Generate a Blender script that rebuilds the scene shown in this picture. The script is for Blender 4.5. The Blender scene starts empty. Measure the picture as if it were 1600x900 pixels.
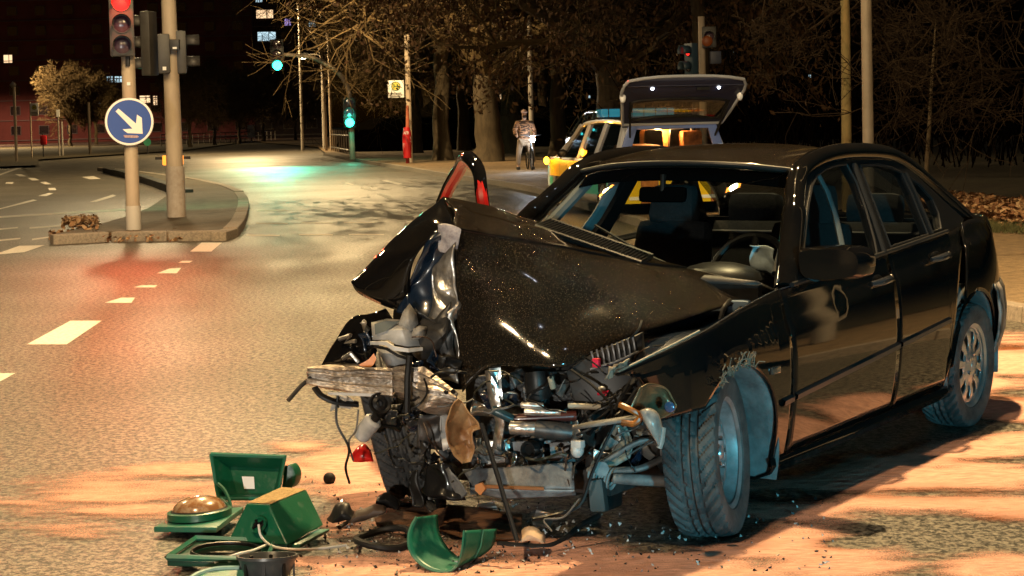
import bpy, bmesh, math, random
import numpy as np
from mathutils import Vector, Matrix, Euler, noise
from mathutils.geometry import tessellate_polygon

SC = bpy.context.scene
COL = SC.collection
PI = math.pi
random.seed(7)

# ------------------------------------------------------------------ camera
F, H, PITCH, ROLL, CY = 2800.0, 1.6, 0.0456, -0.0239, 317.7     # in pixels of a 1600 x 900 frame
cam_d = bpy.data.cameras.new('camera')
cam = bpy.data.objects.new('camera', cam_d)
COL.objects.link(cam)
cam_d.sensor_width = 36.0
cam_d.lens = F / 1600 * 36.0
cam_d.shift_y = -(450 - CY) / 1600
cam_d.clip_start, cam_d.clip_end = 0.1, 3000
cam.matrix_world = (Matrix.Translation((0, 0, H)) @ Matrix.Rotation(PI / 2 - PITCH, 4, 'X')
                    @ Matrix.Rotation(ROLL, 4, 'Z'))
SC.camera = cam

# ------------------------------------------------------------------ render settings, world, light
SC.render.engine = 'CYCLES'
SC.cycles.use_denoising = True
SC.cycles.max_bounces = 7
SC.cycles.transparent_max_bounces = 16
SC.cycles.sample_clamp_indirect = 4.0
SC.cycles.caustics_reflective = False
SC.cycles.caustics_refractive = False
SC.view_settings.view_transform = 'Standard'
SC.view_settings.look = 'None'
SC.view_settings.exposure = 1.8
SC.view_settings.gamma = 1.0

world = bpy.data.worlds.new('World')
SC.world = world
world.use_nodes = True
wn = world.node_tree.nodes
bg = wn['Background']
sky = wn.new('ShaderNodeTexSky')
sky.sky_type = 'NISHITA'
sky.sun_disc = False
sky.sun_elevation = math.radians(2.0)
sky.sun_rotation = math.radians(200)
world.node_tree.links.new(sky.outputs[0], bg.inputs[0])
bg.inputs[1].default_value = 0.0016          # night

def light(name, kind, loc, power, color, target=None, **kw):
    d = bpy.data.lights.new(name, kind)
    d.energy = power
    d.color = color
    for k, v in kw.items():
        setattr(d, k, v)
    o = bpy.data.objects.new(name, d)
    COL.objects.link(o)
    o.location = loc
    if target is not None:
        o.rotation_euler = (Vector(target) - Vector(loc)).to_track_quat('-Z', 'Y').to_euler()
    return o

SODIUM = (1.0, 0.70, 0.33)
# moon
light('moon', 'SUN', (0, 0, 60), 0.01, (0.8, 0.88, 1.0), target=(-10, 20, 0), angle=math.radians(0.5))

# ------------------------------------------------------------------ projection helpers: a pixel of the frame -> a point of the place
def ray(u, v):
    a, b = u - 800, v - CY
    cr, sr = math.cos(-ROLL), math.sin(-ROLL)
    a, b = a * cr - b * sr, a * sr + b * cr
    x, up = a / F, -b / F
    cp, sp = math.cos(PITCH), math.sin(PITCH)
    return Vector((x, cp + sp * up, -sp + cp * up))
EYE = Vector((0, 0, H))
def G(u, v, z=0.0):
    d = ray(u, v)
    return EYE + d * ((z - H) / d.z)
def P(u, v, y):
    d = ray(u, v)
    return EYE + d * (y / d.y)

# ------------------------------------------------------------------ mesh builder
class MB:
    def __init__(s):
        s.v, s.f = [], []
    def add(s, vs, fs):
        n = len(s.v)
        s.v.extend(tuple(p) for p in vs)
        s.f.extend(tuple(i + n for i in q) for q in fs)
        return s
    def box(s, c, size, rot=None, taper=1.0):
        hx, hy, hz = size[0] / 2, size[1] / 2, size[2] / 2
        vs = []
        for z in (-1, 1):
            t = taper if z > 0 else 1.0
            for x, y in ((-1, -1), (1, -1), (1, 1), (-1, 1)):
                p = Vector((x * hx * t, y * hy * t, z * hz))
                if rot is not None:
                    p = rot @ p
                vs.append(p + Vector(c))
        s.add(vs, [(3, 2, 1, 0), (4, 5, 6, 7), (0, 1, 5, 4), (1, 2, 6, 5), (2, 3, 7, 6), (3, 0, 4, 7)])
        return s
    def tube(s, pts, r, n=8, cap=True, flat=1.0):
        pts = [Vector(p) for p in pts]
        m = len(pts)
        rs = r if isinstance(r, (list, tuple)) else [r] * m
        ref = None
        vs, fs = [], []
        for i in range(m):
            t = (pts[min(i + 1, m - 1)] - pts[max(i - 1, 0)])
            if t.length < 1e-9:
                t = Vector((0, 0, 1))
            t.normalize()
            if ref is None:
                ref = Vector((0, 0, 1)) if abs(t.z) < 0.9 else Vector((1, 0, 0))
            a = (ref - t * ref.dot(t))
            if a.length < 1e-6:
                a = Vector((0, 1, 0)).cross(t)
            a.normalize()
            ref = a
            b = t.cross(a)
            for k in range(n):
                an = 2 * PI * k / n
                vs.append(pts[i] + (a * math.cos(an) * flat + b * math.sin(an)) * rs[i])
        for i in range(m - 1):
            for k in range(n):
                k2 = (k + 1) % n
                fs.append((i * n + k, i * n + k2, (i + 1) * n + k2, (i + 1) * n + k))
        if cap:
            fs.append(tuple(range(n - 1, -1, -1)))
            fs.append(tuple((m - 1) * n + k for k in range(n)))
        return s.add(vs, fs)
    def lathe(s, prof, n=24, M=None, a0=0.0, a1=2 * PI, wave=None):
        full = abs(a1 - a0 - 2 * PI) < 1e-6
        cols = n if full else n + 1
        vs, fs = [], []
        for i in range(cols):
            an = a0 + (a1 - a0) * i / n
            for j, (r, z) in enumerate(prof):
                p = Vector((r * math.cos(an), r * math.sin(an), z))
                vs.append(M @ p if M is not None else p)
        m = len(prof)
        for i in range(n):
            i2 = (i + 1) % cols
            for j in range(m - 1):
                fs.append((i * m + j, i2 * m + j, i2 * m + j + 1, i * m + j + 1))
        return s.add(vs, fs)
    def grid(s, rows, flip=False):
        m, n = len(rows), len(rows[0])
        vs = [p for r in rows for p in r]
        fs = []
        for i in range(m - 1):
            for j in range(n - 1):
                q = (i * n + j, i * n + j + 1, (i + 1) * n + j + 1, (i + 1) * n + j)
                fs.append(q[::-1] if flip else q)
        return s.add(vs, fs)
    def poly(s, outer, holes=(), thick=None):
        """flat polygon with holes, extruded by the vector thick"""
        loops = [[Vector(p) for p in outer]] + [[Vector(p) for p in h] for h in holes]
        tris = tessellate_polygon(loops)
        flat = [p for l in loops for p in l]
        if thick is None:
            return s.add(flat, tris)
        t = Vector(thick)
        n = len(flat)
        vs = flat + [p + t for p in flat]
        fs = [tuple(q) for q in tris] + [tuple(i + n for i in q[::-1]) for q in tris]
        k = 0
        for l in loops:
            m = len(l)
            for i in range(m):
                a, b = k + i, k + (i + 1) % m
                fs.append((a, b, b + n, a + n))
            k += m
        return s.add(vs, fs)
    def ball(s, c, r, nu=12, nv=8, M=None):
        rr = r if isinstance(r, (list, tuple)) else (r, r, r)
        vs, fs = [], []
        for j in range(nv + 1):
            th = PI * j / nv
            for i in range(nu):
                ph = 2 * PI * i / nu
                p = Vector((rr[0] * math.sin(th) * math.cos(ph), rr[1] * math.sin(th) * math.sin(ph), rr[2] * math.cos(th)))
                if M is not None:
                    p = M @ p
                vs.append(p + Vector(c))
        for j in range(nv):
            for i in range(nu):
                i2 = (i + 1) % nu
                fs.append((j * nu + i, (j + 1) * nu + i, (j + 1) * nu + i2, j * nu + i2))
        return s.add(vs, fs)
    def mesh(s, name):
        me = bpy.data.meshes.new(name)
        me.from_pydata(s.v, [], s.f)
        me.validate()
        return me
    def build(s, name, mat, parent=None, smooth=35, bevel=0, solid=0, off=-1.0, fix=True, sub=0):
        me = s.mesh(name)
        if fix:
            bm = bmesh.new()
            bm.from_mesh(me)
            bmesh.ops.remove_doubles(bm, verts=bm.verts, dist=1e-5)
            bmesh.ops.recalc_face_normals(bm, faces=bm.faces)
            if bevel:
                ed = [e for e in bm.edges if len(e.link_faces) == 2 and e.calc_face_angle(0) > 0.5]
                bmesh.ops.bevel(bm, geom=ed, offset=bevel, segments=2, affect='EDGES', profile=0.6)
            bm.to_mesh(me)
            bm.free()
        if smooth:
            me.polygons.foreach_set('use_smooth', [True] * len(me.polygons))
            me.set_sharp_from_angle(angle=math.radians(smooth))
        if isinstance(mat, (list, tuple)):
            for m in mat:
                me.materials.append(m)
        else:
            me.materials.append(mat)
        o = bpy.data.objects.new(name, me)
        COL.objects.link(o)
        if parent is not None:
            o.parent = parent
        if solid:
            md = o.modifiers.new('thickness', 'SOLIDIFY')
            md.thickness = solid
            md.offset = off
        if sub:
            md = o.modifiers.new('round', 'SUBSURF')
            md.levels = md.render_levels = sub
        return o

def tag(o, label=None, cat=None, group=None, kind=None):
    if label: o['label'] = label
    if cat: o['category'] = cat
    if group: o['group'] = group
    if kind: o['kind'] = kind
    return o

def thing(name, label, cat, loc=(0, 0, 0), rotz=0.0, group=None):
    o = bpy.data.objects.new(name, None)
    COL.objects.link(o)
    o.location = loc
    o.rotation_euler = (0, 0, rotz)
    o.empty_display_size = 0.2
    return tag(o, label, cat, group)

def dup(root, loc, rotz=0.0, label=None, scale=None):
    def cp(o, par):
        c = o.copy()
        COL.objects.link(c)
        if par is not None:
            c.parent = par
        for ch in [k for k in KIDS.get(o.name, [])]:
            cp(ch, c)
        return c
    KIDS = {}
    for ob in COL.objects:
        if ob.parent is not None:
            KIDS.setdefault(ob.parent.name, []).append(ob)
    r = cp(root, None)
    r.location = loc
    r.rotation_euler = (0, 0, rotz)
    if scale: r.scale = (scale,) * 3 if not isinstance(scale, (tuple, list)) else scale
    if label: r['label'] = label
    return r

def catmull(pts, n=6, closed=False):
    pts = [Vector(p) for p in pts]
    m = len(pts)
    out = []
    rng = range(m) if closed else range(m - 1)
    for i in rng:
        p1, p2 = pts[i], pts[(i + 1) % m]
        p0 = pts[(i - 1) % m] if closed or i > 0 else p1 + (p1 - p2)
        p3 = pts[(i + 2) % m] if closed or i + 2 < m else p2 + (p2 - p1)
        for k in range(n):
            t = k / n
            out.append(0.5 * ((2 * p1) + (p2 - p0) * t + (2 * p0 - 5 * p1 + 4 * p2 - p3) * t * t + (3 * p1 - p0 - 3 * p2 + p3) * t ** 3))
    if not closed:
        out.append(pts[-1])
    return out

def resample(pts, n):
    pts = [Vector(p) for p in pts]
    L = [0.0]
    for a, b in zip(pts, pts[1:]):
        L.append(L[-1] + (b - a).length)
    out = []
    j = 0
    for i in range(n):
        s = L[-1] * i / (n - 1)
        while j < len(L) - 2 and L[j + 1] < s:
            j += 1
        d = L[j + 1] - L[j]
        out.append(pts[j].lerp(pts[j + 1], 0 if d < 1e-9 else (s - L[j]) / d))
    return out

def coons(top, bot, nu=20, nv=12, bulge=None, wob=0.0, wsc=3.0, left=None, right=None, seed=0):
    """surface between two curves (and optional side curves), with a bulge vector and dents"""
    T, B = resample(catmull(top, 8), nu), resample(catmull(bot, 8), nu)
    Lc = resample(catmull(left, 8), nv) if left else [T[0].lerp(B[0], j / (nv - 1)) for j in range(nv)]
    Rc = resample(catmull(right, 8), nv) if right else [T[-1].lerp(B[-1], j / (nv - 1)) for j in range(nv)]
    rows = []
    for j in range(nv):
        t = j / (nv - 1)
        row = []
        for i in range(nu):
            q = i / (nu - 1)
            p = (T[i] * (1 - t) + B[i] * t + Lc[j] * (1 - q) + Rc[j] * q
                 - (T[0] * (1 - q) * (1 - t) + T[-1] * q * (1 - t) + B[0] * (1 - q) * t + B[-1] * q * t))
            if bulge is not None:
                p = p + Vector(bulge) * (4 * t * (1 - t)) ** 0.7 * (4 * q * (1 - q)) ** 0.5
            if wob:
                e = min(1, 6 * t * (1 - t) + .25) * min(1, 6 * q * (1 - q) + .25)
                p = p + noise.noise_vector(p * wsc + Vector((seed * 7.1, 0, 0))) * wob * e
            row.append(p)
        rows.append(row)
    return rows

# ------------------------------------------------------------------ materials
MATS = {}
def pm(name, c, c2=None, scale=8.0, rough=0.5, rough2=None, metal=0.0, bump=0.0, bscale=60.0, coat=0.0, emit=None, es=1.0,
       spec=0.5, detail=4.0, lo=0.35, hi=0.65, alpha=None, stretch=None):
    if name in MATS:
        return MATS[name]
    m = bpy.data.materials.new(name)
    m.use_nodes = True
    N, L = m.node_tree.nodes, m.node_tree.links
    b = N['Principled BSDF']
    b.inputs['Base Color'].default_value = (*c, 1)
    b.inputs['Roughness'].default_value = rough
    b.inputs['Metallic'].default_value = metal
    b.inputs['Specular IOR Level'].default_value = spec
    b.inputs['Coat Weight'].default_value = coat
    b.inputs['Coat Roughness'].default_value = 0.04
    tc = None
    if c2 is not None or bump or rough2 is not None:
        tc = N.new('ShaderNodeTexCoord')
        src = tc.outputs['Object']
        if stretch:
            mp = N.new('ShaderNodeMapping')
            mp.inputs['Scale'].default_value = stretch
            L.new(src, mp.inputs[0])
            src = mp.outputs[0]
    if c2 is not None or rough2 is not None:
        nz = N.new('ShaderNodeTexNoise')
        nz.inputs['Scale'].default_value = scale
        nz.inputs['Detail'].default_value = detail
        nz.inputs['Roughness'].default_value = 0.65
        L.new(src, nz.inputs['Vector'])
        mr = N.new('ShaderNodeMapRange')
        mr.inputs['From Min'].default_value = lo
        mr.inputs['From Max'].default_value = hi
        L.new(nz.outputs['Fac'], mr.inputs['Value'])
        if c2 is not None:
            mx = N.new('ShaderNodeMix')
            mx.data_type = 'RGBA'
            mx.inputs['A'].default_value = (*c, 1)
            mx.inputs['B'].default_value = (*c2, 1)
            L.new(mr.outputs[0], mx.inputs['Factor'])
            L.new(mx.outputs['Result'], b.inputs['Base Color'])
        if rough2 is not None:
            m2 = N.new('ShaderNodeMapRange')
            m2.inputs['To Min'].default_value = rough
            m2.inputs['To Max'].default_value = rough2
            L.new(mr.outputs[0], m2.inputs['Value'])
            L.new(m2.outputs[0], b.inputs['Roughness'])
    if bump:
        nb = N.new('ShaderNodeTexNoise')
        nb.inputs['Scale'].default_value = bscale
        nb.inputs['Detail'].default_value = 3.0
        L.new(src, nb.inputs['Vector'])
        bp = N.new('ShaderNodeBump')
        bp.inputs['Strength'].default_value = bump
        bp.inputs['Distance'].default_value = 0.01
        L.new(nb.outputs['Fac'], bp.inputs['Height'])
        L.new(bp.outputs[0], b.inputs['Normal'])
    if emit is not None:
        b.inputs['Emission Color'].default_value = (*emit, 1)
        b.inputs['Emission Strength'].default_value = es
    MATS[name] = m
    return m

def glass_mat(name, tint=(0.8, 0.85, 0.85), ior=1.5, rough=0.0):
    m = bpy.data.materials.new(name)
    m.use_nodes = True
    N, L = m.node_tree.nodes, m.node_tree.links
    N.remove(N['Principled BSDF'])
    out = N['Material Output']
    tr = N.new('ShaderNodeBsdfTransparent')
    tr.inputs[0].default_value = (*tint, 1)
    gl = N.new('ShaderNodeBsdfGlossy')
    gl.inputs['Roughness'].default_value = rough
    fr = N.new('ShaderNodeFresnel')
    ge = N.new('ShaderNodeNewGeometry')
    io = N.new('ShaderNodeMapRange')            # same reflection from either side of the pane
    io.inputs['To Min'].default_value = ior
    io.inputs['To Max'].default_value = 1 / ior
    L.new(ge.outputs['Backfacing'], io.inputs['Value'])
    L.new(io.outputs[0], fr.inputs[0])
    mx = N.new('ShaderNodeMixShader')
    L.new(fr.outputs[0], mx.inputs[0])
    L.new(tr.outputs[0], mx.inputs[1])
    L.new(gl.outputs[0], mx.inputs[2])
    L.new(mx.outputs[0], out.inputs[0])
    return m

GLASS = glass_mat('window_glass')
GLASS_DARK = glass_mat('tinted_glass', (0.25, 0.28, 0.3))
BLACK = pm('black_plastic', (0.005, 0.005, 0.0055), (0.014, 0.014, 0.014), rough=0.4, scale=12, spec=.25)
RUBBER = pm('black_rubber', (0.008, 0.008, 0.008), (0.018, 0.017, 0.016), rough=0.6, scale=25, spec=.25)
GALV = pm('galvanised_pole', (0.42, 0.38, 0.33), (0.30, 0.27, 0.23), rough=0.6, scale=5, bump=0.05, bscale=80, stretch=(1, 1, 0.3))
GREY_PL = pm('grey_signal_plastic', (0.055, 0.052, 0.05), (0.04, 0.037, 0.036), rough=0.5, scale=6)
DARK_MET = pm('dark_metal', (0.04, 0.042, 0.045), (0.09, 0.085, 0.08), rough=0.45, metal=0.6, scale=18)
# ------------------------------------------------------------------ ground materials
def ground_mat(name, dark, light, fine=70.0, coarse=22.0, rough=0.75, warm=(0.10, 0.08, 0.055), bump=0.6, contrast=(0.36, 0.64), spec=0.4, warm_amt=.55):
    m = bpy.data.materials.new(name)
    m.use_nodes = True
    N, L = m.node_tree.nodes, m.node_tree.links
    b = N['Principled BSDF']
    tc = N.new('ShaderNodeTexCoord')
    n1 = N.new('ShaderNodeTexNoise'); n1.inputs['Scale'].default_value = fine; n1.inputs['Detail'].default_value = 3.0; n1.inputs['Roughness'].default_value = .7
    n2 = N.new('ShaderNodeTexNoise'); n2.inputs['Scale'].default_value = coarse; n2.inputs['Detail'].default_value = 2.5
    n3 = N.new('ShaderNodeTexNoise'); n3.inputs['Scale'].default_value = 0.35; n3.inputs['Detail'].default_value = 5.0
    for n in (n1, n2, n3):
        L.new(tc.outputs['Object'], n.inputs['Vector'])
    ad = N.new('ShaderNodeMath'); ad.operation = 'MULTIPLY_ADD'
    ad.inputs[1].default_value = 0.55
    L.new(n1.outputs['Fac'], ad.inputs[0])
    m2 = N.new('ShaderNodeMath'); m2.operation = 'MULTIPLY'; m2.inputs[1].default_value = 0.45
    L.new(n2.outputs['Fac'], m2.inputs[0])
    L.new(m2.outputs[0], ad.inputs[2])
    mr = N.new('ShaderNodeMapRange'); mr.inputs['From Min'].default_value = contrast[0]; mr.inputs['From Max'].default_value = contrast[1]
    L.new(ad.outputs[0], mr.inputs['Value'])
    mx = N.new('ShaderNodeMix'); mx.data_type = 'RGBA'
    mx.inputs['A'].default_value = (*dark, 1); mx.inputs['B'].default_value = (*light, 1)
    L.new(mr.outputs[0], mx.inputs['Factor'])
    m3 = N.new('ShaderNodeMapRange'); m3.inputs['From Min'].default_value = 0.38; m3.inputs['From Max'].default_value = 0.66
    m3.inputs['To Max'].default_value = warm_amt
    L.new(n3.outputs['Fac'], m3.inputs['Value'])
    my = N.new('ShaderNodeMix'); my.data_type = 'RGBA'
    L.new(m3.outputs[0], my.inputs['Factor'])
    L.new(mx.outputs['Result'], my.inputs['A'])
    my.inputs['B'].default_value = (*warm, 1)
    L.new(my.outputs['Result'], b.inputs['Base Color'])
    rr = N.new('ShaderNodeMapRange'); rr.inputs['To Min'].default_value = rough - 0.15; rr.inputs['To Max'].default_value = rough + 0.1
    L.new(n3.outputs['Fac'], rr.inputs['Value'])
    L.new(rr.outputs[0], b.inputs['Roughness'])
    b.inputs['Specular IOR Level'].default_value = spec
    bp = N.new('ShaderNodeBump'); bp.inputs['Strength'].default_value = bump; bp.inputs['Distance'].default_value = 0.010
    L.new(ad.outputs[0], bp.inputs['Height'])
    L.new(bp.outputs[0], b.inputs['Normal'])
    return m

ASPHALT = ground_mat('asphalt', (0.006, 0.0055, 0.005), (0.235, 0.208, 0.165), fine=62, coarse=27, rough=0.52, warm=(0.055, 0.048, 0.037), contrast=(0.455, 0.555), bump=1.0, warm_amt=.35)
PAVING = ground_mat('earth_pavement', (0.10, 0.07, 0.042), (0.34, 0.235, 0.13), fine=55, coarse=9, rough=0.85, warm=(0.13, 0.09, 0.055))
DIRT = ground_mat('park_soil', (0.03, 0.024, 0.014), (0.10, 0.075, 0.04), fine=30, coarse=6, rough=0.95, warm=(0.06, 0.05, 0.022))
KERB = pm('kerb_granite', (0.34, 0.28, 0.22), (0.20, 0.165, 0.13), scale=30, rough=0.8, bump=0.3, bscale=60)
PAINT = pm('road_paint', (0.72, 0.68, 0.6), (0.42, 0.38, 0.32), scale=30, rough=0.7, bump=0.2, bscale=90, lo=0.42, hi=0.75)

road = MB().add([(-900, -40, 0), (900, -40, 0), (900, 1500, 0), (-900, 1500, 0)], [(0, 1, 2, 3)]).build('road', ASPHALT, smooth=0)
tag(road, 'grey speckled asphalt carriageway at night', kind='structure')

# ---- painted markings, one by one
MARKS = [
 [(42,538),(104,538),(159,501),(110,501)], [(-30,606),(-4,598),(24,583),(-20,583)],
 [(163,473),(205,473),(211,465),(190,465)], [(208,449),(242,449),(246,445.5),(222,445.5)],
 [(245,427),(276,427),(283,418.5),(265,419.5)], [(278,410.5),(296,410.5),(301,407.5),(285,407.5)],
 [(297,393),(330,393),(347,379),(315,379)], [(-10,398),(38,394),(70,383),(30,384)],
 [(-8,377.5),(32,373.5),(32,371.5),(-8,375)], [(50,375.5),(76,371.5),(76,369.5),(50,373)],
 [(-8,360),(28,356.5),(28,354.5),(-8,357.5)], [(46,357.5),(98,353.5),(98,351.5),(46,355)],
 [(120,354),(153,350),(153,348.5),(120,352)],
 [(-8,341),(198,328.5),(198,326),(-8,338)], [(140,315.5),(150,315.5),(182,306),(176,304)],
 [(128,276.5),(140,280),(158,279.5),(146,275)], [(23,272),(30,275.5),(41,275.5),(33,272)],
 [(43,278),(50,282),(62,281.5),(54,278)], [(62,284.5),(70,288),(81,288),(72,284)], [(75,294),(77,297),(88,297),(86,293.5)],
 [(60,306),(72,306.5),(84,302),(76,301.5)], [(-6,327),(0,327),(58,313),(52,311.5)], [(-6,274),(0,274),(38,261),(33,259.5)],
 [(10,284.5),(8,287),(20,287.5),(21,284.5)],
 [(385,368.3),(437,368.8),(437,366.8),(385,366.3)], [(467,367.3),(520,367.8),(520,366),(467,365.5)], [(545,367),(600,367.3),(600,365.5),(545,365.3)],
 [(402,329.6),(450,330),(450,328.4),(402,328)], [(400,349.6),(450,350),(450,348.2),(400,347.8)],
 [(470,349),(520,349.3),(520,347.6),(470,347.4)], [(537,348.5),(585,348.8),(585,347.2),(537,347)],
 [(538,286),(550,289),(554,288),(542,285)], [(562,292.5),(578,298),(584,297),(568,292)],
 [(588,303),(608,310.5),(615,309.5),(596,302.5)], [(628,316.5),(646,326),(654,325),(637,316)],
 [(595,282),(622,288.5),(630,287.5),(604,281)],
]
for q in MARKS:
    pts = [G(u, v, 0.004) for u, v in q]
    MB().add(pts, [tuple(range(len(pts)))]).build('lane_marking', PAINT, parent=road, smooth=0)

# darker resealed strip and cracks across the junction
CRACK = pm('crack_sealer', (0.018, 0.016, 0.014), rough=0.5)
for pts, w in (([(200,400),(150,425),(110,440),(40,452),(-30,460)], 0.03), ([(0,410),(60,404),(130,401),(205,398)], 0.02),
               ([(640,262),(560,268),(470,279)], 0.05), ([(420,318),(520,313),(640,312)], 0.03), ([(350,283),(450,276),(560,270)], 0.06), ([(-20,668),(90,640),(190,598),(262,560),(330,520),(352,492)], 0.010), ([(262,560),(240,520),(255,480)], 0.007), ([(30,470),(90,462),(160,455)], 0.008)):
    g = [G(u, v, 0.003) for u, v in pts]
    g = resample(catmull(g, 6), 24)
    rows = [[p + Vector((0, w + random.uniform(-.3, .3) * w, 0)) for p in g], [p - Vector((0, w + random.uniform(-.3, .3) * w, 0)) for p in g]]
    MB().grid(rows).build('crack_seal', CRACK, parent=road, smooth=0)

# ------------------------------------------------------------------ right pavement and its kerb
kline = [Vector((4.9, 9.5, 0)), Vector((4.35, 11.6, 0)), Vector((3.72, 13.7, 0)), Vector((2.75, 19, 0)), Vector((1.9, 26, 0)), Vector((1.2, 33, 0)), Vector((0.44, 40.4, 0))]
kline += [G(u, v) for u, v in ((765, 288), (700, 278), (640, 267), (580, 257), (535, 249), (505, 243))]
kc = resample(catmull(kline, 8), 100)
far = [Vector((-14, 130, 0)), Vector((-27, 190, 0)), Vector((-45, 300, 0))]
PZ = 0.12
inner = [p + Vector((0.16, 0.02, 0)) for p in kc] + far
pv = [Vector((p.x, p.y, PZ - 0.01)) for p in inner] + [Vector((300, 300, PZ - .01)), Vector((300, 9.5, PZ - .01))]
pavement = MB().poly(pv).build('pavement', PAVING, smooth=0)
tag(pavement, 'brown earth pavement along the right side of the road', kind='structure')
L = 0.0
stones = resample(kc, int(sum((b - a).length for a, b in zip(kc, kc[1:])) / 1.0))
for i, (a, b) in enumerate(zip(stones, stones[1:])):
    d = (b - a).normalized()
    nrm = Vector((d.y, -d.x, 0))
    a2, b2 = a + d * 0.006, b - d * 0.006
    w = 0.155
    top = PZ + random.uniform(-.006, .006)
    vs = [a2, b2, b2 + nrm * w, a2 + nrm * w]
    vs = [Vector((p.x, p.y, -0.05)) for p in vs] + [Vector((p.x, p.y, top)) for p in vs]
    vs[4] += nrm * .02; vs[5] += nrm * .02
    MB().add(vs, [(3, 2, 1, 0), (4, 5, 6, 7), (0, 1, 5, 4), (1, 2, 6, 5), (2, 3, 7, 6), (3, 0, 4, 7)]).build('kerb_stone', KERB, parent=pavement, smooth=0, bevel=0.012 if i < 30 else 0)

# soil beyond the pavement (park), the far verge to the left
pk = [Vector((8.5, 12, 0)), Vector((7.2, 26, 0)), Vector((6.0, 38, 0)), Vector((3.2, 60, 0)), Vector((0.2, 80, 0)), Vector((-3, 105, 0)), Vector((-14, 160, 0)), Vector((-30, 300, 0)), Vector((400, 420, 0)), Vector((400, 12, 0))]
park = MB().poly([Vector((p.x, p.y, PZ + .01)) for p in pk]).build('park_ground', DIRT, smooth=0)
tag(park, 'dark bare soil of the park behind the pavement', kind='structure')
vg = [G(u, v, 0.1) for u, v in ((-60, 262), (60, 258), (60, 249), (150, 243), (290, 234), (380, 222), (440, 214))]
vg += [Vector((-60, 420, .1)), Vector((-60, 700, .1)), Vector((-500, 700, .1)), Vector((-500, 150, .1))]
verge = MB().poly(vg).build('far_verge', DIRT, smooth=0)
tag(verge, 'dark verge beyond the far side of the junction', kind='structure')

# ------------------------------------------------------------------ traffic island with kerb stones
IZ = 0.12
isl = [(84, 366), (150, 362), (230, 361), (330, 361), (352, 360), (372, 354), (384, 335), (388, 312), (380, 299), (352, 288), (300, 278), (235, 270), (160, 262),
       (235, 281), (268, 291), (262, 305), (232, 325), (198, 338), (155, 350)]
ipts = [G(u, v, IZ) for u, v in isl]
ISL = ground_mat('island_paving', (0.045, 0.033, 0.022), (0.15, 0.11, 0.07), fine=35, coarse=5, rough=0.85, warm=(0.10, 0.07, 0.04))
island = MB().poly(ipts, thick=(0, 0, -0.2)).build('traffic_island', ISL, smooth=0)
tag(island, 'raised traffic island with brown surface between the lanes', kind='structure')
def kerb_run(px, parent, n=None, w=0.22, z=IZ + 0.02, mat=KERB, length=1.0):
    pts = resample(catmull([G(u, v, z) for u, v in px], 6), 60)
    Lt = sum((b - a).length for a, b in zip(pts, pts[1:]))
    st = resample(pts, max(2, round(Lt / length) + 1))
    for a, b in zip(st, st[1:]):
        d = (b - a).normalized(); nr = Vector((-d.y, d.x, 0))
        a2, b2 = a + d * .012, b - d * .012
        q = [a2, b2, b2 + nr * w, a2 + nr * w]
        dz = random.uniform(-.012, .006)
        vs = [Vector((p.x, p.y, -.03)) for p in q] + [Vector((p.x, p.y, z + dz)) for p in q]
        MB().add(vs, [(3, 2, 1, 0), (4, 5, 6, 7), (0, 1, 5, 4), (1, 2, 6, 5), (2, 3, 7, 6), (3, 0, 4, 7)]).build('kerb_stone', mat, parent=parent, smooth=0, bevel=.02)
kerb_run([(82, 367), (145, 363), (228, 362), (275, 361.5), (330, 361), (352, 360)], island, length=0.85)
kerb_run([(353, 361), (372, 355), (385, 335), (389, 312), (381, 299)], island, length=0.9)
kerb_run([(381, 298), (352, 287), (300, 277), (235, 269), (160, 261)], island, length=1.6)
DKERB = pm('dark_kerb', (0.03, 0.028, 0.025), rough=0.7)
kerb_run([(160, 262), (200, 270.5), (235, 280), (268, 291.5), (282, 296)], island, length=2.0, mat=DKERB, z=IZ + .08, w=.3)

# ------------------------------------------------------------------ leaves: strewn stuff
def leaf_field(name, label, pts_fn, n, mats, smin=.03, smax=.07, zj=.04):
    m = MB()
    for _ in range(n):
        p = pts_fn()
        s = random.uniform(smin, smax)
        R = Euler((random.gauss(0, .5), random.gauss(0, .5), random.uniform(0, 6.28))).to_matrix()
        c = p + Vector((0, 0, random.uniform(.006, zj)))
        q = [R @ Vector(t) * s + c for t in ((-1, 0, 0), (-.3, -.5, .15), (.5, -.4, .1), (1, 0, -.05), (.4, .45, .12), (-.4, .45, .2))]
        m.add(q, [(0, 1, 5), (1, 2, 4, 5), (2, 3, 4)])
    o = m.build(name, mats, smooth=0, fix=False)
    o.data.polygons.foreach_set('material_index', [random.randrange(len(mats)) if True else 0 for _ in range(len(o.data.polygons))])
    return tag(o, label, kind='stuff')
LEAF1 = pm('leaf_tan', (0.30, 0.17, 0.08), (0.2, 0.1, 0.04), scale=20, rough=0.8)
LEAF2 = pm('leaf_brown', (0.16, 0.07, 0.03), rough=0.8)
LEAF3 = pm('leaf_pale', (0.38, 0.25, 0.14), rough=0.8)
def isl_leaf():
    u = random.uniform(78, 285)
    t = random.random()
    v = 371.5 + random.gauss(2, 2.6) - (u - 80) * .002
    return G(u, max(v, 368.5), 0)
leaf_field('leaf_litter', 'fallen brown leaves heaped against the front kerb of the traffic island', isl_leaf, 900, [LEAF1, LEAF2, LEAF3], .03, .065, .1)
def isl_leaf2():
    return G(random.uniform(98, 155), random.gauss(355, 2.5), .1)
leaf_field('leaf_litter', 'clump of fallen leaves and dry grass on the left tip of the island', isl_leaf2, 350, [LEAF1, LEAF3], .03, .07, .16)
def bank_leaf():
    t = random.random()
    u = random.uniform(1440, 1720)
    base = 318 + (u - 1480) * .14 + random.random() ** 1.3 * 25
    return G(u, base, .12)
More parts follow.
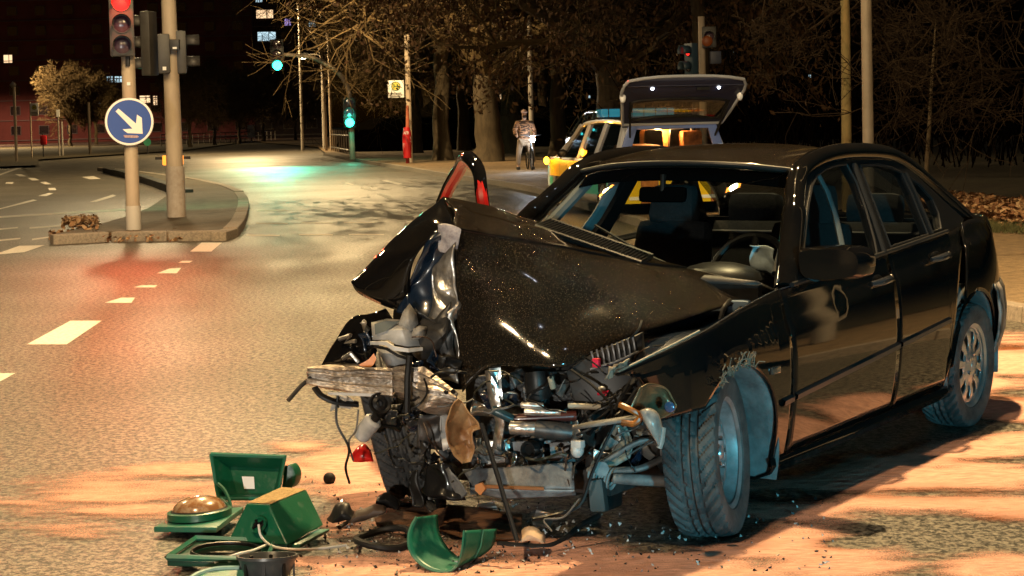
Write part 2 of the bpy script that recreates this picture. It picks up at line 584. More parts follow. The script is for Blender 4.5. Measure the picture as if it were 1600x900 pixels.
leaf_field('leaf_litter', 'long bank of orange fallen leaves at the back of the right pavement', bank_leaf, 5200, [LEAF1, LEAF2, LEAF3, LEAF2], .035, .08, .22)
GRASS = pm('dry_grass', (0.09, 0.085, 0.03), (0.05, 0.055, 0.02), rough=0.9, scale=3)
gm = MB()
for _ in range(2600):
    u = random.uniform(1440, 1700)
    p = G(u, 349 + (u - 1480) * .04 + random.random() * 12, .12)
    h = random.uniform(.04, .13); a = random.uniform(0, 6.28); lx, ly = random.gauss(0, .04), random.gauss(0, .04)
    w = .007
    gm.add([p + Vector((math.cos(a) * w, math.sin(a) * w, 0)), p - Vector((math.cos(a) * w, math.sin(a) * w, 0)), p + Vector((lx, ly, h))], [(0, 1, 2)])
tag(gm.build('grass', GRASS, smooth=0, fix=False), 'thin strip of dry grass below the leaf bank on the right', kind='stuff')

# ------------------------------------------------------------------ absorbent sand strewn on the road (thin layer with an outline of its own)
def proj(p):
    v = Vector(p) - EYE
    cp, sp = math.cos(PITCH), math.sin(PITCH)
    d = v.y * cp - v.z * sp; up = v.y * sp + v.z * cp
    a, b = v.x / d * F, -up / d * F
    cr, sr = math.cos(ROLL), math.sin(ROLL)
    return 800 + a * cr - b * sr, CY + a * sr + b * cr
# blobs: u, v, radius u, radius v, amount   (layout of the spread, read off the photograph)
SAND = [(1560,890,120,26,.9),(620,905,160,20,.9),(960,850,140,26,.7),(1100,905,200,24,1.0),(1480,560,120,30,.9),(1400,760,260,40,1.0),(1300,880,160,40,.9),(1450,640,160,40,.9),(1560,800,120,30,.8),(900,870,160,30,.9),(700,870,120,22,.7),(450,740,150,26,.7),(230,760,220,26,.6),(430,880,140,16,.6),(1000,890,230,30,1.1),(1180,850,220,35,1.0),(1350,745,170,45,1.1),(1500,715,160,35,1.0),(1560,640,90,45,1.2),(1580,565,70,40,1.2),(1450,790,220,22,.9),
        (1560,745,120,20,.8),(1250,800,160,28,.8),(840,860,110,24,.9),(800,895,160,16,1.0),(560,735,110,40,1.0),(470,700,60,14,.7),(590,780,90,26,.85),(650,825,100,16,.8),
        (300,735,150,16,.75),(180,775,180,20,.75),(250,800,200,18,.6),(120,830,140,20,.45),(560,885,90,16,.8),(380,770,140,22,.6),(60,790,120,26,.4),(530,820,60,20,.7),(1530,600,70,40,1.0),(1590,690,80,22,.9)]
BARE_SHADE = [(1490,832,130,26,.8),(1330,852,55,10,.9),(1240,778,70,12,.8),(1440,772,150,9,.8),(1430,668,150,14,1.2),(1235,722,90,24,1.1),(1330,690,90,16,1.0),(1400,650,90,12,.8),(1130,835,80,20,.9),  # bare damp patches; those before wheel and sill paint the wreck's shadow
        (1040,850,90,14,.7),(1560,722,90,6,.8),(1570,668,60,6,.7),(960,800,80,30,1.3),(760,810,60,16,.6),(1585,618,60,9,.9),(1570,545,70,7,.8),(1580,590,60,5,.6),(1530,660,60,5,.5),(1390,700,60,12,.6),(980,895,60,6,.5)]
nx, ny = 380, 300
X0, X1, Y0, Y1 = -3.4, 4.6, 6.0, 13.6
xs = np.linspace(X0, X1, nx); ys = Y0 + (Y1 - Y0) * np.linspace(0, 1, ny) ** 1.25
sv, mask = [], []
for y in ys:
    for x in xs:
        sv.append((x, y, 0.0))
A = np.array(sv)
vy = A[:, 1]; vz = -H
cp_, sp_ = math.cos(PITCH), math.sin(PITCH)
dd = vy * cp_ - vz * sp_; up_ = vy * sp_ + vz * cp_
aa, bb = A[:, 0] / dd * F, -up_ / dd * F
U = 800 + aa * math.cos(ROLL) - bb * math.sin(ROLL); V = CY + aa * math.sin(ROLL) + bb * math.cos(ROLL)
mk = np.zeros(len(A)); wet_shade = np.zeros(len(A))
for (u, v, ru, rv, am) in SAND:
    mk = np.maximum(mk, am * np.exp(-(((U - u) / ru) ** 2 + ((V - v) / rv) ** 2)))
for (u, v, ru, rv, am) in BARE_SHADE:
    mk -= .62 * am * np.exp(-(((U - u) / ru) ** 2 + ((V - v) / rv) ** 2) ** 1.3)
    wet_shade = np.maximum(wet_shade, am * np.exp(-(((U - u) / (ru * 1.35)) ** 2 + ((V - v) / (rv * 1.5)) ** 2)))
jit = np.array([noise.noise(Vector((p[0] * 1.3, p[1] * 5, 1))) * .5 + noise.noise(Vector((p[0] * 5, p[1] * 14, 4))) * .35 for p in sv])
fin = np.array([noise.noise(Vector((p[0] * 22, p[1] * 22, 9))) for p in sv])
mk = mk + jit * .5 * (mk > .05)
mk[0:nx] = 0
A[:, 2] = 0.006 + np.clip(mk, 0, .8) * .006 + np.clip(mk, 0, 1) * .004 * fin
me = bpy.data.meshes.new('absorbent_sand')
keep = mk > 0.06
fs = []
for j in range(ny - 1):
    for i in range(nx - 1):
        a = j * nx + i
        if keep[a] or keep[a + 1] or keep[a + nx] or keep[a + nx + 1]:
            fs.append((a, a + 1, a + nx + 1, a + nx))
me.from_pydata([tuple(p) for p in A], [], fs)
at = me.attributes.new('cover', 'FLOAT', 'POINT'); at.data.foreach_set('value', np.clip(mk, 0, 1.2).astype(np.float32))
at = me.attributes.new('damp_shade', 'FLOAT', 'POINT'); at.data.foreach_set('value', np.clip(wet_shade + jit * .6, 0, 1.2).astype(np.float32))
me.polygons.foreach_set('use_smooth', [True] * len(me.polygons))
m = bpy.data.materials.new('absorbent_sand'); m.use_nodes = True
N, LK = m.node_tree.nodes, m.node_tree.links
b = N['Principled BSDF']; b.inputs['Roughness'].default_value = 0.9; b.inputs['Specular IOR Level'].default_value = .2
ac = N.new('ShaderNodeAttribute'); ac.attribute_name = 'cover'
aw = N.new('ShaderNodeAttribute'); aw.attribute_name = 'damp_shade'
tc = N.new('ShaderNodeTexCoord')
n1 = N.new('ShaderNodeTexNoise'); n1.inputs['Scale'].default_value = 130; n1.inputs['Detail'].default_value = 3
n2 = N.new('ShaderNodeTexNoise'); n2.inputs['Scale'].default_value = 14; n2.inputs['Detail'].default_value = 5
mp = N.new('ShaderNodeMapping'); mp.inputs['Scale'].default_value = (1, 3.2, 1); mp.inputs['Rotation'].default_value = (0, 0, .12)
LK.new(tc.outputs['Object'], n1.inputs['Vector']); LK.new(tc.outputs['Object'], mp.inputs[0]); LK.new(mp.outputs[0], n2.inputs['Vector'])
def math_(op, a, b_):
    q = N.new('ShaderNodeMath'); q.operation = op
    for i, t in enumerate((a, b_)):
        if isinstance(t, (int, float)): q.inputs[i].default_value = t
        else: LK.new(t, q.inputs[i])
    return q.outputs[0]
s1 = math_('ADD', math_('MULTIPLY', n1.outputs['Fac'], .62), math_('MULTIPLY', n2.outputs['Fac'], .5))
th = math_('ADD', math_('SUBTRACT', ac.outputs['Fac'], s1), .26)
mr = N.new('ShaderNodeMapRange'); mr.inputs['From Min'].default_value = 0.0; mr.inputs['From Max'].default_value = .34
LK.new(th, mr.inputs['Value'])
c1 = N.new('ShaderNodeMix'); c1.data_type = 'RGBA'; c1.inputs['A'].default_value = (0.66, 0.36, 0.275, 1); c1.inputs['B'].default_value = (0.16, 0.05, 0.015, 1)
wf = N.new('ShaderNodeMapRange'); wf.inputs['From Min'].default_value = .35; wf.inputs['From Max'].default_value = .95
LK.new(math_('ADD', aw.outputs['Fac'], math_('MULTIPLY', math_('SUBTRACT', n2.outputs['Fac'], .5), 1.0)), wf.inputs['Value'])
LK.new(wf.outputs[0], c1.inputs['Factor'])
c2 = N.new('ShaderNodeMix'); c2.data_type = 'RGBA'; c2.blend_type = 'MULTIPLY'; c2.inputs['Factor'].default_value = .7
cr = N.new('ShaderNodeMapRange'); cr.inputs['From Min'].default_value = .3; cr.inputs['From Max'].default_value = .65; cr.inputs['To Min'].default_value = .45; cr.inputs['To Max'].default_value = 1.15
LK.new(n2.outputs['Fac'], cr.inputs['Value'])
LK.new(c1.outputs['Result'], c2.inputs['A']); LK.new(cr.outputs[0], c2.inputs['B'])
LK.new(c2.outputs['Result'], b.inputs['Base Color'])
bp = N.new('ShaderNodeBump'); bp.inputs['Strength'].default_value = .6; bp.inputs['Distance'].default_value = .012
LK.new(s1, bp.inputs['Height']); LK.new(bp.outputs[0], b.inputs['Normal'])
tr = N.new('ShaderNodeBsdfTransparent'); ms = N.new('ShaderNodeMixShader')
LK.new(mr.outputs[0], ms.inputs[0]); LK.new(tr.outputs[0], ms.inputs[1]); LK.new(b.outputs[0], ms.inputs[2])
LK.new(ms.outputs[0], N['Material Output'].inputs[0])
me.materials.append(m)
so = bpy.data.objects.new('absorbent_sand', me); COL.objects.link(so)
tag(so, 'peach coloured oil absorbent sand strewn over the road around the wreck', kind='stuff')
# ------------------------------------------------------------------ street lamps (lamp heads on poles, most above the frame, two added for light)
LAMP_GLOW = pm('lamp_glow', (1, .8, .5), emit=(1.0, .27, .03), es=14)
def street_lamp(name, label, base, height, arm, power, color=SODIUM, rad=.06, head=True, pole_r=.09, mat=None, group=None, lit=True, zoff=0.0):
    t = thing(name, label, 'street lamp', base, 0, group)
    tip = Vector((arm[0], arm[1], height))
    MB().tube([(0, 0, 0), (0, 0, .6), (0, 0, height * .5), (0, 0, height - .4)], [pole_r, pole_r * .95, pole_r * .85, pole_r * .6], n=14).build('pole', mat or GALV, t)
    MB().tube(catmull([Vector((0, 0, height - .45)), Vector((arm[0] * .08, arm[1] * .08, height - .1)), Vector((arm[0] * .4, arm[1] * .4, height)), tip], 6), pole_r * .5, n=10).build('arm', mat or GALV, t)
    d = Vector((arm[0], arm[1], 0)).normalized()
    ang = math.atan2(d.y, d.x)
    Rz = Matrix.Rotation(ang, 3, 'Z')
    h = MB(); h.box(tip + d * .25 + Vector((0, 0, .04)), (.76, .34, .13), Rz, taper=.7)
    h.build('lamp_housing', GREY_PL, t, bevel=.02)
    MB().box(tip + d * .25 + Vector((0, 0, -.045)), (.60, .26, .035), Rz).build('lamp_lens', LAMP_GLOW if lit else BLACK, t, bevel=.01)
    if lit:
        lo = light('lamp_light', 'SPOT', (0, 0, 0), power, color, spot_size=math.radians(175), spot_blend=.2, shadow_soft_size=rad)
        lo.parent = t
        lo.location = tip + d * .25 + Vector((0, 0, -.1))
    return t
# ---- the lamps of this junction
street_lamp('street_lamp', 'pale metal lamp post standing behind the wrecked black car beside the tree trunk', P(1357, 250, 18).xy.to_3d() + Vector((0, 0, .1)), 8.55, (-5.75, -1.3), 1500, pole_r=.060, rad=.12, mat=pm('dark_pole', (.12, .10, .08), (.085, .07, .055), scale=5, rough=.6))
street_lamp('street_lamp', 'lamp post on the right pavement level with the wreck', Vector((6.6, 10.75, .12)), 8.42, (-4.45, -.05), 2400, pole_r=.1, rad=.17)
street_lamp('street_lamp', 'slim tall lamp post rising behind the cyclist', G(832, 258) + Vector((0, 0, .1)), 9.5, (-6.5, -2.0), 2300, pole_r=.10)
street_lamp('street_lamp', 'lamp post on the far bend behind the bus stop pole', Vector((-13.0, 112, 0.1)), 9.5, (-3, -1), 3600, pole_r=.10)
street_lamp('street_lamp', 'distant lamp post in the dark beyond the far junction', Vector((-56, 190, 0.1)), 10, (2.5, -3), 8000, pole_r=.10)
street_lamp('street_lamp', 'lamp post at the near kerb left of the photographer', Vector((-8.6, 0.6, 0)), 9.0, (5.3, .6), 1150, color=(1.0, .71, .38), pole_r=.1, rad=.2)
street_lamp('street_lamp', 'lamp post left of the road halfway to the traffic island', Vector((-13.5, 19.0, .0)), 9.0, (4.0, .5), 700, color=(1.0, .74, .40), pole_r=.1, rad=.3)
# the rescue vehicle's cyan lamp beside the camera, then two added fill spots
light('emergency_vehicle_lamp', 'SPOT', (2.5, -1.2, 0.5), 1000, (0.10, 0.48, 0.60), target=(1.45, 7.6, .5), spot_size=math.radians(25), spot_blend=.7, shadow_soft_size=.12)
light('added_fill_spot', 'SPOT', (-2.4, -5, 0.8), 1300, (1.0, .95, .88), target=(-6.2, 29, 1.7), spot_size=math.radians(9), spot_blend=.8, shadow_soft_size=.08)  # added without a vehicle, brightens the arrow sign and its pole
light('added_fill_spot', 'SPOT', (-2.0, -4, 0.9), 700, (1.0, .93, .80), target=(-.5, 7.2, .5), spot_size=math.radians(15), spot_blend=.8, shadow_soft_size=.10)  # added frontal fill for the crushed front, no vehicle stands there
street_lamp('street_lamp', 'unseen lamp post added left of the road beyond the island', Vector((-16.5, 50.0, .0)), 9.0, (6.0, .5), 1300, color=(1.0, .74, .40), pole_r=.1, rad=.6)  # added out of view to brighten the far road
street_lamp('street_lamp', 'lamp post added to light the dark apartment block', Vector((-72.0, 236.0, .1)), 9.0, (0, 2.0), 9000, color=(1.0, .5, .3), pole_r=.1, rad=.2)  # added to lift the dark facade and redden it
# ================================================================== the wrecked black saloon
YAW = 0.58475
car = thing('wrecked_car', 'black four door saloon with its front end smashed in, standing on the sand strewn road', 'car', (0.1116, 7.2112, 0), PI / 2 - YAW)
CARM = Matrix.Translation(car.location) @ Matrix.Rotation(PI / 2 - YAW, 4, 'Z')
CARI = CARM.inverted()
# car frame: X runs back from the front axle, Y to the car's right (away from the pavement), Z up
def K(u, v, y):                       # pixel at a distance in the place -> car frame
    return CARI @ P(u, v, y)
def CPl(u, v, n, c):                  # pixel on a plane n.p = c of the car frame
    o = CARI @ EYE
    d = (CARI.to_3x3() @ ray(u, v))
    n = Vector(n)
    return o + d * ((c - n.dot(o)) / n.dot(d))
def CY_(u, v, y): return CPl(u, v, (0, 1, 0), y)
def CX_(u, v, x): return CPl(u, v, (1, 0, 0), x)
def CG(u, v, z=0.0): return CARI @ G(u, v, z)

PAINTM = pm('black_car_paint', (0.0035, 0.0035, 0.004), (0.007, 0.006, 0.005), scale=3, rough=0.4, coat=1.0, spec=0.0)
def hood_mat():
    m = bpy.data.materials.new('dusty_wet_sparkle_paint'); m.use_nodes = True
    N, L = m.node_tree.nodes, m.node_tree.links
    b = N['Principled BSDF']
    tc = N.new('ShaderNodeTexCoord')
    n1 = N.new('ShaderNodeTexNoise'); n1.inputs['Scale'].default_value = 260; n1.inputs['Detail'].default_value = 1.5
    v1 = N.new('ShaderNodeTexVoronoi'); v1.inputs['Scale'].default_value = 150
    n3 = N.new('ShaderNodeTexNoise'); n3.inputs['Scale'].default_value = 4; n3.inputs['Detail'].default_value = 4
    for n in (n1, v1, n3): L.new(tc.outputs['Object'], n.inputs['Vector'])
    mr = N.new('ShaderNodeMapRange'); mr.inputs['From Min'].default_value = .60; mr.inputs['From Max'].default_value = .70; mr.inputs['To Max'].default_value = .34
    L.new(n1.outputs['Fac'], mr.inputs['Value'])
    mx = N.new('ShaderNodeMix'); mx.data_type = 'RGBA'
    mx.inputs['A'].default_value = (0.009, 0.007, 0.005, 1); mx.inputs['B'].default_value = (0.16, 0.11, 0.06, 1)  # pale flecks: dust specks, and the droplets' sparkle painted in
    L.new(mr.outputs[0], mx.inputs['Factor'])
    L.new(mx.outputs['Result'], b.inputs['Base Color'])
    r2 = N.new('ShaderNodeMapRange'); r2.inputs['To Min'].default_value = .14; r2.inputs['To Max'].default_value = .34
    L.new(n3.outputs['Fac'], r2.inputs['Value']); L.new(r2.outputs[0], b.inputs['Roughness'])
    lt = N.new('ShaderNodeMapRange'); lt.inputs['From Min'].default_value = .0; lt.inputs['From Max'].default_value = .35; lt.inputs['To Min'].default_value = 1; lt.inputs['To Max'].default_value = 0
    L.new(v1.outputs['Distance'], lt.inputs['Value'])
    bp = N.new('ShaderNodeBump'); bp.inputs['Strength'].default_value = .9; bp.inputs['Distance'].default_value = .004
    L.new(lt.outputs[0], bp.inputs['Height']); L.new(bp.outputs[0], b.inputs['Normal'])
    b.inputs['Specular IOR Level'].default_value = .0; b.inputs['Coat Weight'].default_value = 1.0; b.inputs['Coat Roughness'].default_value = .09
    L.new(bp.outputs[0], b.inputs['Coat Normal'])
    return m
HOODM = hood_mat()
ROOFM = HOODM
TRIM = pm('black_trim', (0.006, 0.006, 0.0065), rough=0.35, coat=.25, spec=.1)
SEAL = pm('window_seal', (0.012, 0.012, 0.013), rough=0.4, spec=.25)
MOULD = pm('side_moulding', (0.022, 0.021, 0.022), rough=0.35, spec=.4)
STEEL = pm('bare_crumpled_steel', (0.55, 0.53, 0.5), (0.3, 0.28, 0.26), scale=24, rough=0.32, metal=.85, bump=.4, bscale=35)
ALU = pm('scraped_aluminium', (0.62, 0.55, 0.47), (0.25, 0.2, 0.16), scale=28, rough=0.4, metal=.75, bump=.5, bscale=50, stretch=(1, 1, 3))
GREYPL = pm('grey_undertray_plastic', (0.14, 0.15, 0.155), (0.07, 0.07, 0.075), scale=18, rough=0.5, bump=.3, bscale=40)
WHITEPL = pm('milky_white_plastic', (0.50, 0.50, 0.49), (0.34, 0.34, 0.33), scale=15, rough=0.4)
CLOTH = pm('dark_seat_cloth', (0.008, 0.008, 0.0085), (0.017, 0.017, 0.018), scale=60, rough=0.85, bump=.3, bscale=200)
LINER = pm('dirty_wheel_liner', (0.17, 0.18, 0.18), (0.09, 0.09, 0.09), scale=9, rough=0.8, bump=.5, bscale=30)
INTR = pm('grey_cabin_lining', (0.17, 0.17, 0.175), rough=0.8)
TYRE = pm('dusty_tyre_rubber', (0.028, 0.028, 0.029), (0.085, 0.083, 0.08), scale=9, rough=0.75, bump=.25, bscale=90)
RIMST = pm('dirty_steel_rim', (0.30, 0.31, 0.32), (0.18, 0.18, 0.18), scale=12, rough=0.5, metal=.4)
COVERM = pm('silver_wheel_cover', (0.62, 0.62, 0.62), (0.45, 0.45, 0.45), scale=9, rough=0.28, metal=.8)
CHROME = pm('bright_metal', (0.8, 0.8, 0.8), rough=0.2, metal=1.0)

def half(X, z):
    w = 0.868
    if X < -0.1: w -= 0.25 * (-0.1 - X) ** 1.5
    if X > 2.8: w -= 0.30 * (X - 2.8) ** 2
    dz = z - 0.58
    w -= (0.32 if dz > 0 else 0.34) * dz * dz
    zc = 0.715 + 0.083 * X                 # shoulder crease
    if z > zc: w -= 0.012 + 0.05 * (z - zc)
    return w
def zbelt(X):
    if X < 0.5:
        t = (0.5 - X) / 1.2
        return 0.905 - 0.12 * t - 0.085 * t * t
    if X < 2.5: return 0.905 + 0.052 * (X - 0.5)
    return 1.009 + 0.035 * min(1, (X - 2.5) / .35) - 0.02 * max(0, (X - 3.0))
def arch_bottom(X, base, cx, cz, r):
    if abs(X - cx) < r:
        return max(base, cz + math.sqrt(max(0, r * r - (X - cx) ** 2)))
    return base
def side_panel(xs, zb, zt, nz=16, sgn=-1, hf=half):
    rows = []
    for X in xs:
        a, b_ = zb(X), zt(X)
        rows.append([Vector((X, sgn * hf(X, a + (b_ - a) * j / (nz - 1)), a + (b_ - a) * j / (nz - 1))) for j in range(nz)])
    return rows
def archxs(x0, x1, n, cx, r):
    s = set(np.linspace(x0, x1, n).round(4).tolist())
    for k in range(41):
        X = cx - r * math.cos(PI * k / 40)
        if x0 < X < x1: s.add(round(X, 4))
    for e in (-r, r):
        for d in (-.0008, .0008):
            if x0 < cx + e + d < x1: s.add(round(cx + e + d, 4))
    return sorted(s)
SILL = 0.235
# ---- visible (left) side, built for both sides where intact
FA = (0.03, 0.30, 0.352); RA = (2.725, 0.325, 0.365)
fb = lambda X: arch_bottom(X, 0.53 if X < FA[0] else 0.20, *FA)
fr_ = side_panel(archxs(-0.68, 0.5025, 44, FA[0], FA[2]), fb, lambda X: zbelt(X) - .004)
for col in fr_:
    if col[0].x < FA[0] - FA[2] - .0:       # the front edge is cut back round the headlamp opening
        for j, p in enumerate(col):
            t = 1 - j / (len(col) - 1)
            w = (FA[0] - FA[2] - p.x) / .36
            p.x += w * (.26 * t ** .7)
            p.z += w * .03 * math.sin(t * 5)
fender = MB().grid(fr_).build('front_fender', PAINTM, car, solid=.012)
def door(name, x0, x1, side, lean0=0.0, lean1=0.0, cut=None):
    xs = np.linspace(0, 1, 26)
    rows = []
    for q in xs:
        col = []
        for j in range(18):
            t = j / 17
            X = (x0 + lean0 * t) * (1 - q) + (x1 + lean1 * t) * q
            zb = SILL + .012 * X
            if cut:
                dx = abs(X - cut[0])
                if dx < cut[2]: zb = max(zb, cut[1] + math.sqrt(cut[2] ** 2 - dx * dx))
            zt = zbelt(X) - .012
            z = zb + (zt - zb) * t
            # a shallow dent low on the front door
            dent = 0.0
            col.append(Vector((X, side * (half(X, z) - dent), z)))
        rows.append(col)
    return MB().grid(rows).build(name, PAINTM, car, solid=.012)
fd = door('front_door', 0.506, 1.644, -1, lean0=.0, lean1=.03)
rd = door('rear_door', 1.648, 2.36, -1, lean0=.03, lean1=.34, cut=(RA[0], RA[1], RA[2] + .035))
def quarter(side):
    # rear wing round the wheel arch back to the tail
    zb = lambda X: arch_bottom(X, .25 if X < RA[0] else .33, *RA)
    xs = archxs(2.24, 3.68, 50, RA[0], RA[2])
    rows = []
    for X in xs:
        b0, t0 = zb(X), zbelt(X)
        col = []
        for j in range(18):
            z = b0 + (t0 - b0) * j / 17
            # its front edge follows the rear door's leaning edge
            xe = max(X, 2.37 + .34 * max(0, (z - SILL) / .75)) if X < 2.74 else X
            if X < 2.74:
                lim = 2.37 + .335 * max(0, (z - .25) / .75)
                q = (2.74 - X) / .5
                xe = 2.74 - (2.74 - min(lim, 2.735)) * q
                if z < RA[1] + RA[2]:
                    xa = RA[0] - math.sqrt(max(0, RA[2] ** 2 - (z - RA[1]) ** 2))
                    xe = min(xe, xa + (xe - xa) * 0.0) if xe > xa else xe
            w = half(xe, z)
            if X > 3.4: w -= .55 * (X - 3.4) ** 1.7
            col.append(Vector((xe, side * w, z)))
        rows.append(col)
    return MB().grid(rows).build('rear_wing', PAINTM, car, solid=.012)
quarter(-1); quarter(1)
# sill with its lower lip
def sill(side):
    rows = []
    for X in np.linspace(0.36, 2.40, 30):
        z1 = SILL - .004 + .012 * X; w = half(X, z1)
        rows.append([Vector((X, side * (w + .004), z1)), Vector((X, side * (w + .012), z1 - .03)), Vector((X, side * (w - .005), .17 + .012 * X)), Vector((X, side * (w - .07), .145 + .012 * X)), Vector((X, side * (w - .16), .15 + .012 * X))])
    return MB().grid(rows).build('sill', PAINTM, car, solid=.01)
sill(-1); sill(1)
# side moulding strips (measured on the photo: they climb towards the tail)
def strip(x0, x1, z0, z1, h=.032, side=-1):
    rows = []
    for q in np.linspace(0, 1, 16):
        X = x0 + (x1 - x0) * q; z = z0 + (z1 - z0) * q
        prof = [(-h / 2, .0), (-h / 2 + .004, .014), (h / 2 - .008, .016), (h / 2, .0)]
        rows.append([Vector((X, side * (half(X, z + a) + b_), z + a)) for a, b_ in prof])
    return MB().grid(rows).build('side_moulding', MOULD, car, solid=.0)
mz = lambda X: 0.467 + (X - .518) * .0687
for s in (-1, 1):
    strip(.52 if s < 0 else 1.66, 1.632, mz(.52), mz(1.632), side=s) if s < 0 else None
    strip(1.66, 2.30, mz(1.66), mz(2.30), side=s)
strip(0.40, 0.49, mz(.40) - .0, mz(.49))
# door handles
for X, z in ((1.50, .842), (2.24, .893)):
    b = MB()
    w = half(X, z)
    b.tube([Vector((X - .10, -w - .006, z)), Vector((X - .06, -w - .034, z + .006)), Vector((X + .04, -w - .036, z + .012)), Vector((X + .10, -w - .008, z + .012))], [.012, .017, .018, .013], n=10)
    b.build('door_handle', pm('handle_paint', (.03, .03, .032), rough=.15, coat=1), fd if X < 1.6 else rd)
    MB().ball((X - .01, -w + .008, z + .003), (.075, .012, .032)).build('handle_recess', TRIM, fd if X < 1.6 else rd)
    MB().lathe([(0, .004), (.012, .004), (.013, 0)], 12, Matrix.Translation((X + .14, -w - .004, z + .012)) @ Matrix.Rotation(PI / 2, 4, 'X')).build('lock', CHROME, fd if X < 1.6 else rd)
# side repeater on the front wing
b = MB(); X, z = .36, .655
b.box((X - .03, -half(X - .03, .60) - .004, .60), (.075, .012, .03)); b.build('side_repeater', pm('dark_repeater', (.05, .045, .04), rough=.2, coat=1), fender, bevel=.004)

# ---- greenhouse side frames: a tilted panel with window openings
def tilt(u, v): return CPl(u, v, (0, 1, -.5), -1.275)
roof_out = [(1244,446),(1240,400),(1243,350),(1249,300),(1256,268),(1272,252),(1300,243),(1335,240),(1370,242),(1400,252),(1428,270),(1456,296),(1484,322),(1506,342),(1500,356),(1478,364),(1440,372),(1391,392),(1300,432)]
win_f = [(1254,420),(1256,380),(1261,330),(1268,292),(1276,274),(1290,264),(1308,258),(1322,257),(1338,285),(1352,325),(1366,375),(1371,402),(1310,424)]
win_r = [(1343,259),(1372,257),(1392,262),(1408,270),(1424,303),(1440,343),(1450,367),(1391,386),(1372,335)]
win_q = [(1416,275),(1436,288),(1456,311),(1466,334),(1470,358),(1456,363),(1440,328)]
outer = [tilt(*p) for p in roof_out]
hol = [[tilt(*p) for p in w] for w in (win_f, win_r, win_q)]
def mirror(pts): return [Vector((p.x, -p.y, p.z)) for p in pts]
for s in (0, 1):
    o_, h_ = (outer, hol) if s == 0 else (mirror(outer), [mirror(w) for w in hol])
    sg = 1 if s == 0 else -1
    MB().poly(o_, h_, thick=(0, .035 * sg, -.012)).build('window_frame', TRIM, car, smooth=0)
    for k, w in enumerate(h_):
        c = sum(w, Vector()) / len(w)
        ww = [c + (p - c) * 1.01 + Vector((0, .014 * sg, -.004)) for p in w]
        if s == 0 or k != 0:
            MB().poly(ww).build('side_window', GLASS, car, smooth=0)
        MB().tube(w + [w[0]], .0075, n=6, cap=False).build('window_seal', SEAL, car)
# B-pillar cover strips seen between the doors
bp_ = [tilt(1330, 256), tilt(1346, 300), tilt(1362, 345), tilt(1378, 395)]
MB().tube([p + Vector((0, -.012, 0)) for p in bp_], .016, n=6, flat=.6).build('pillar_trim', SEAL, car)
bp2 = [tilt(1411, 270), tilt(1428, 305), tilt(1445, 345), tilt(1453, 366)]
MB().tube([p + Vector((0, -.010, 0)) for p in bp2], .012, n=6).build('pillar_trim', SEAL, car)
# belt line seal
MB().tube([Vector((X, -(half(X, zbelt(X)) + .0), zbelt(X) - .003)) for X in np.linspace(.62, 2.5, 20)], .011, n=8).build('belt_seal', SEAL, car)

# ---- pillars and roof rails
railL = [CPl(1228, 455, (0, 1, 0), -.775), CPl(1233, 400, (0, 1, 0), -.725), CPl(1240, 340, (0, 1, 0), -.665), CPl(1243, 292, (0, 1, 0), -.60), CPl(1253, 264, (0, 1, 0), -.575),
         CPl(1285, 245, (0, 1, 0), -.565), CPl(1330, 238, (0, 1, 0), -.56), CPl(1385, 242, (0, 1, 0), -.56), CPl(1420, 262, (0, 1, 0), -.575), CPl(1452, 290, (0, 1, 0), -.60), CPl(1485, 320, (0, 1, 0), -.65), CPl(1512, 345, (0, 1, 0), -.70)]
railL = catmull(railL, 6)
for s in (0, 1):
    r_ = railL if s == 0 else mirror(railL)
    n_ = len(r_)
    MB().tube(r_, [.052 if i < 14 else .045 for i in range(n_)], n=12).build('roof_rail', PAINTM, car)
# ---- roof skin
hdr = [Vector((1.235, -.565, 1.352)), Vector((1.12, -.3, 1.385)), Vector((1.085, 0, 1.395)), Vector((1.12, .3, 1.385)), Vector((1.235, .565, 1.352))]
bkh = [Vector((2.30, -.545, 1.345)), Vector((2.42, -.3, 1.375)), Vector((2.45, 0, 1.385)), Vector((2.42, .3, 1.375)), Vector((2.30, .545, 1.345))]
lf = [Vector((1.235, -.565, 1.352)), Vector((1.5, -.57, 1.395)), Vector((1.9, -.565, 1.395)), Vector((2.30, -.545, 1.345))]
rows = coons(hdr, bkh, 24, 24, bulge=(0, 0, .028), left=lf, right=mirror(lf))
MB().grid(rows).build('roof', ROOFM, car, solid=.02)
# header trim below the front edge of the roof
MB().tube(catmull(hdr, 6), .012, n=8).build('windscreen_trim', SEAL, car)
# ---- windscreen
cowl = [Vector((.70, -.70, .945)), Vector((.50, -.4, .965)), Vector((.42, 0, .97)), Vector((.50, .4, .965)), Vector((.70, .70, .945))]
MB().grid(coons([p + Vector((0, 0, -.006)) for p in hdr], cowl, 24, 16, bulge=(-.02, 0, .025))).build('windscreen', GLASS, car)
ws_edge = [Vector((1.235, -.565, 1.352)), Vector((.98, -.64, 1.155)), Vector((.70, -.70, .945))]
for e in (ws_edge, mirror(ws_edge)):
    MB().tube(catmull(e, 6), .014, n=8).build('windscreen_seal', SEAL, car)
# dark sunband / headliner edge behind the top of the screen
MB().grid(coons([p + Vector((.02, 0, -.02)) for p in hdr], [p + Vector((-.05, 0, -.075)) for p in hdr], 24, 3)).build('sun_band', pm('sun_band', (.002, .002, .002), rough=1, spec=0), car, solid=.004)
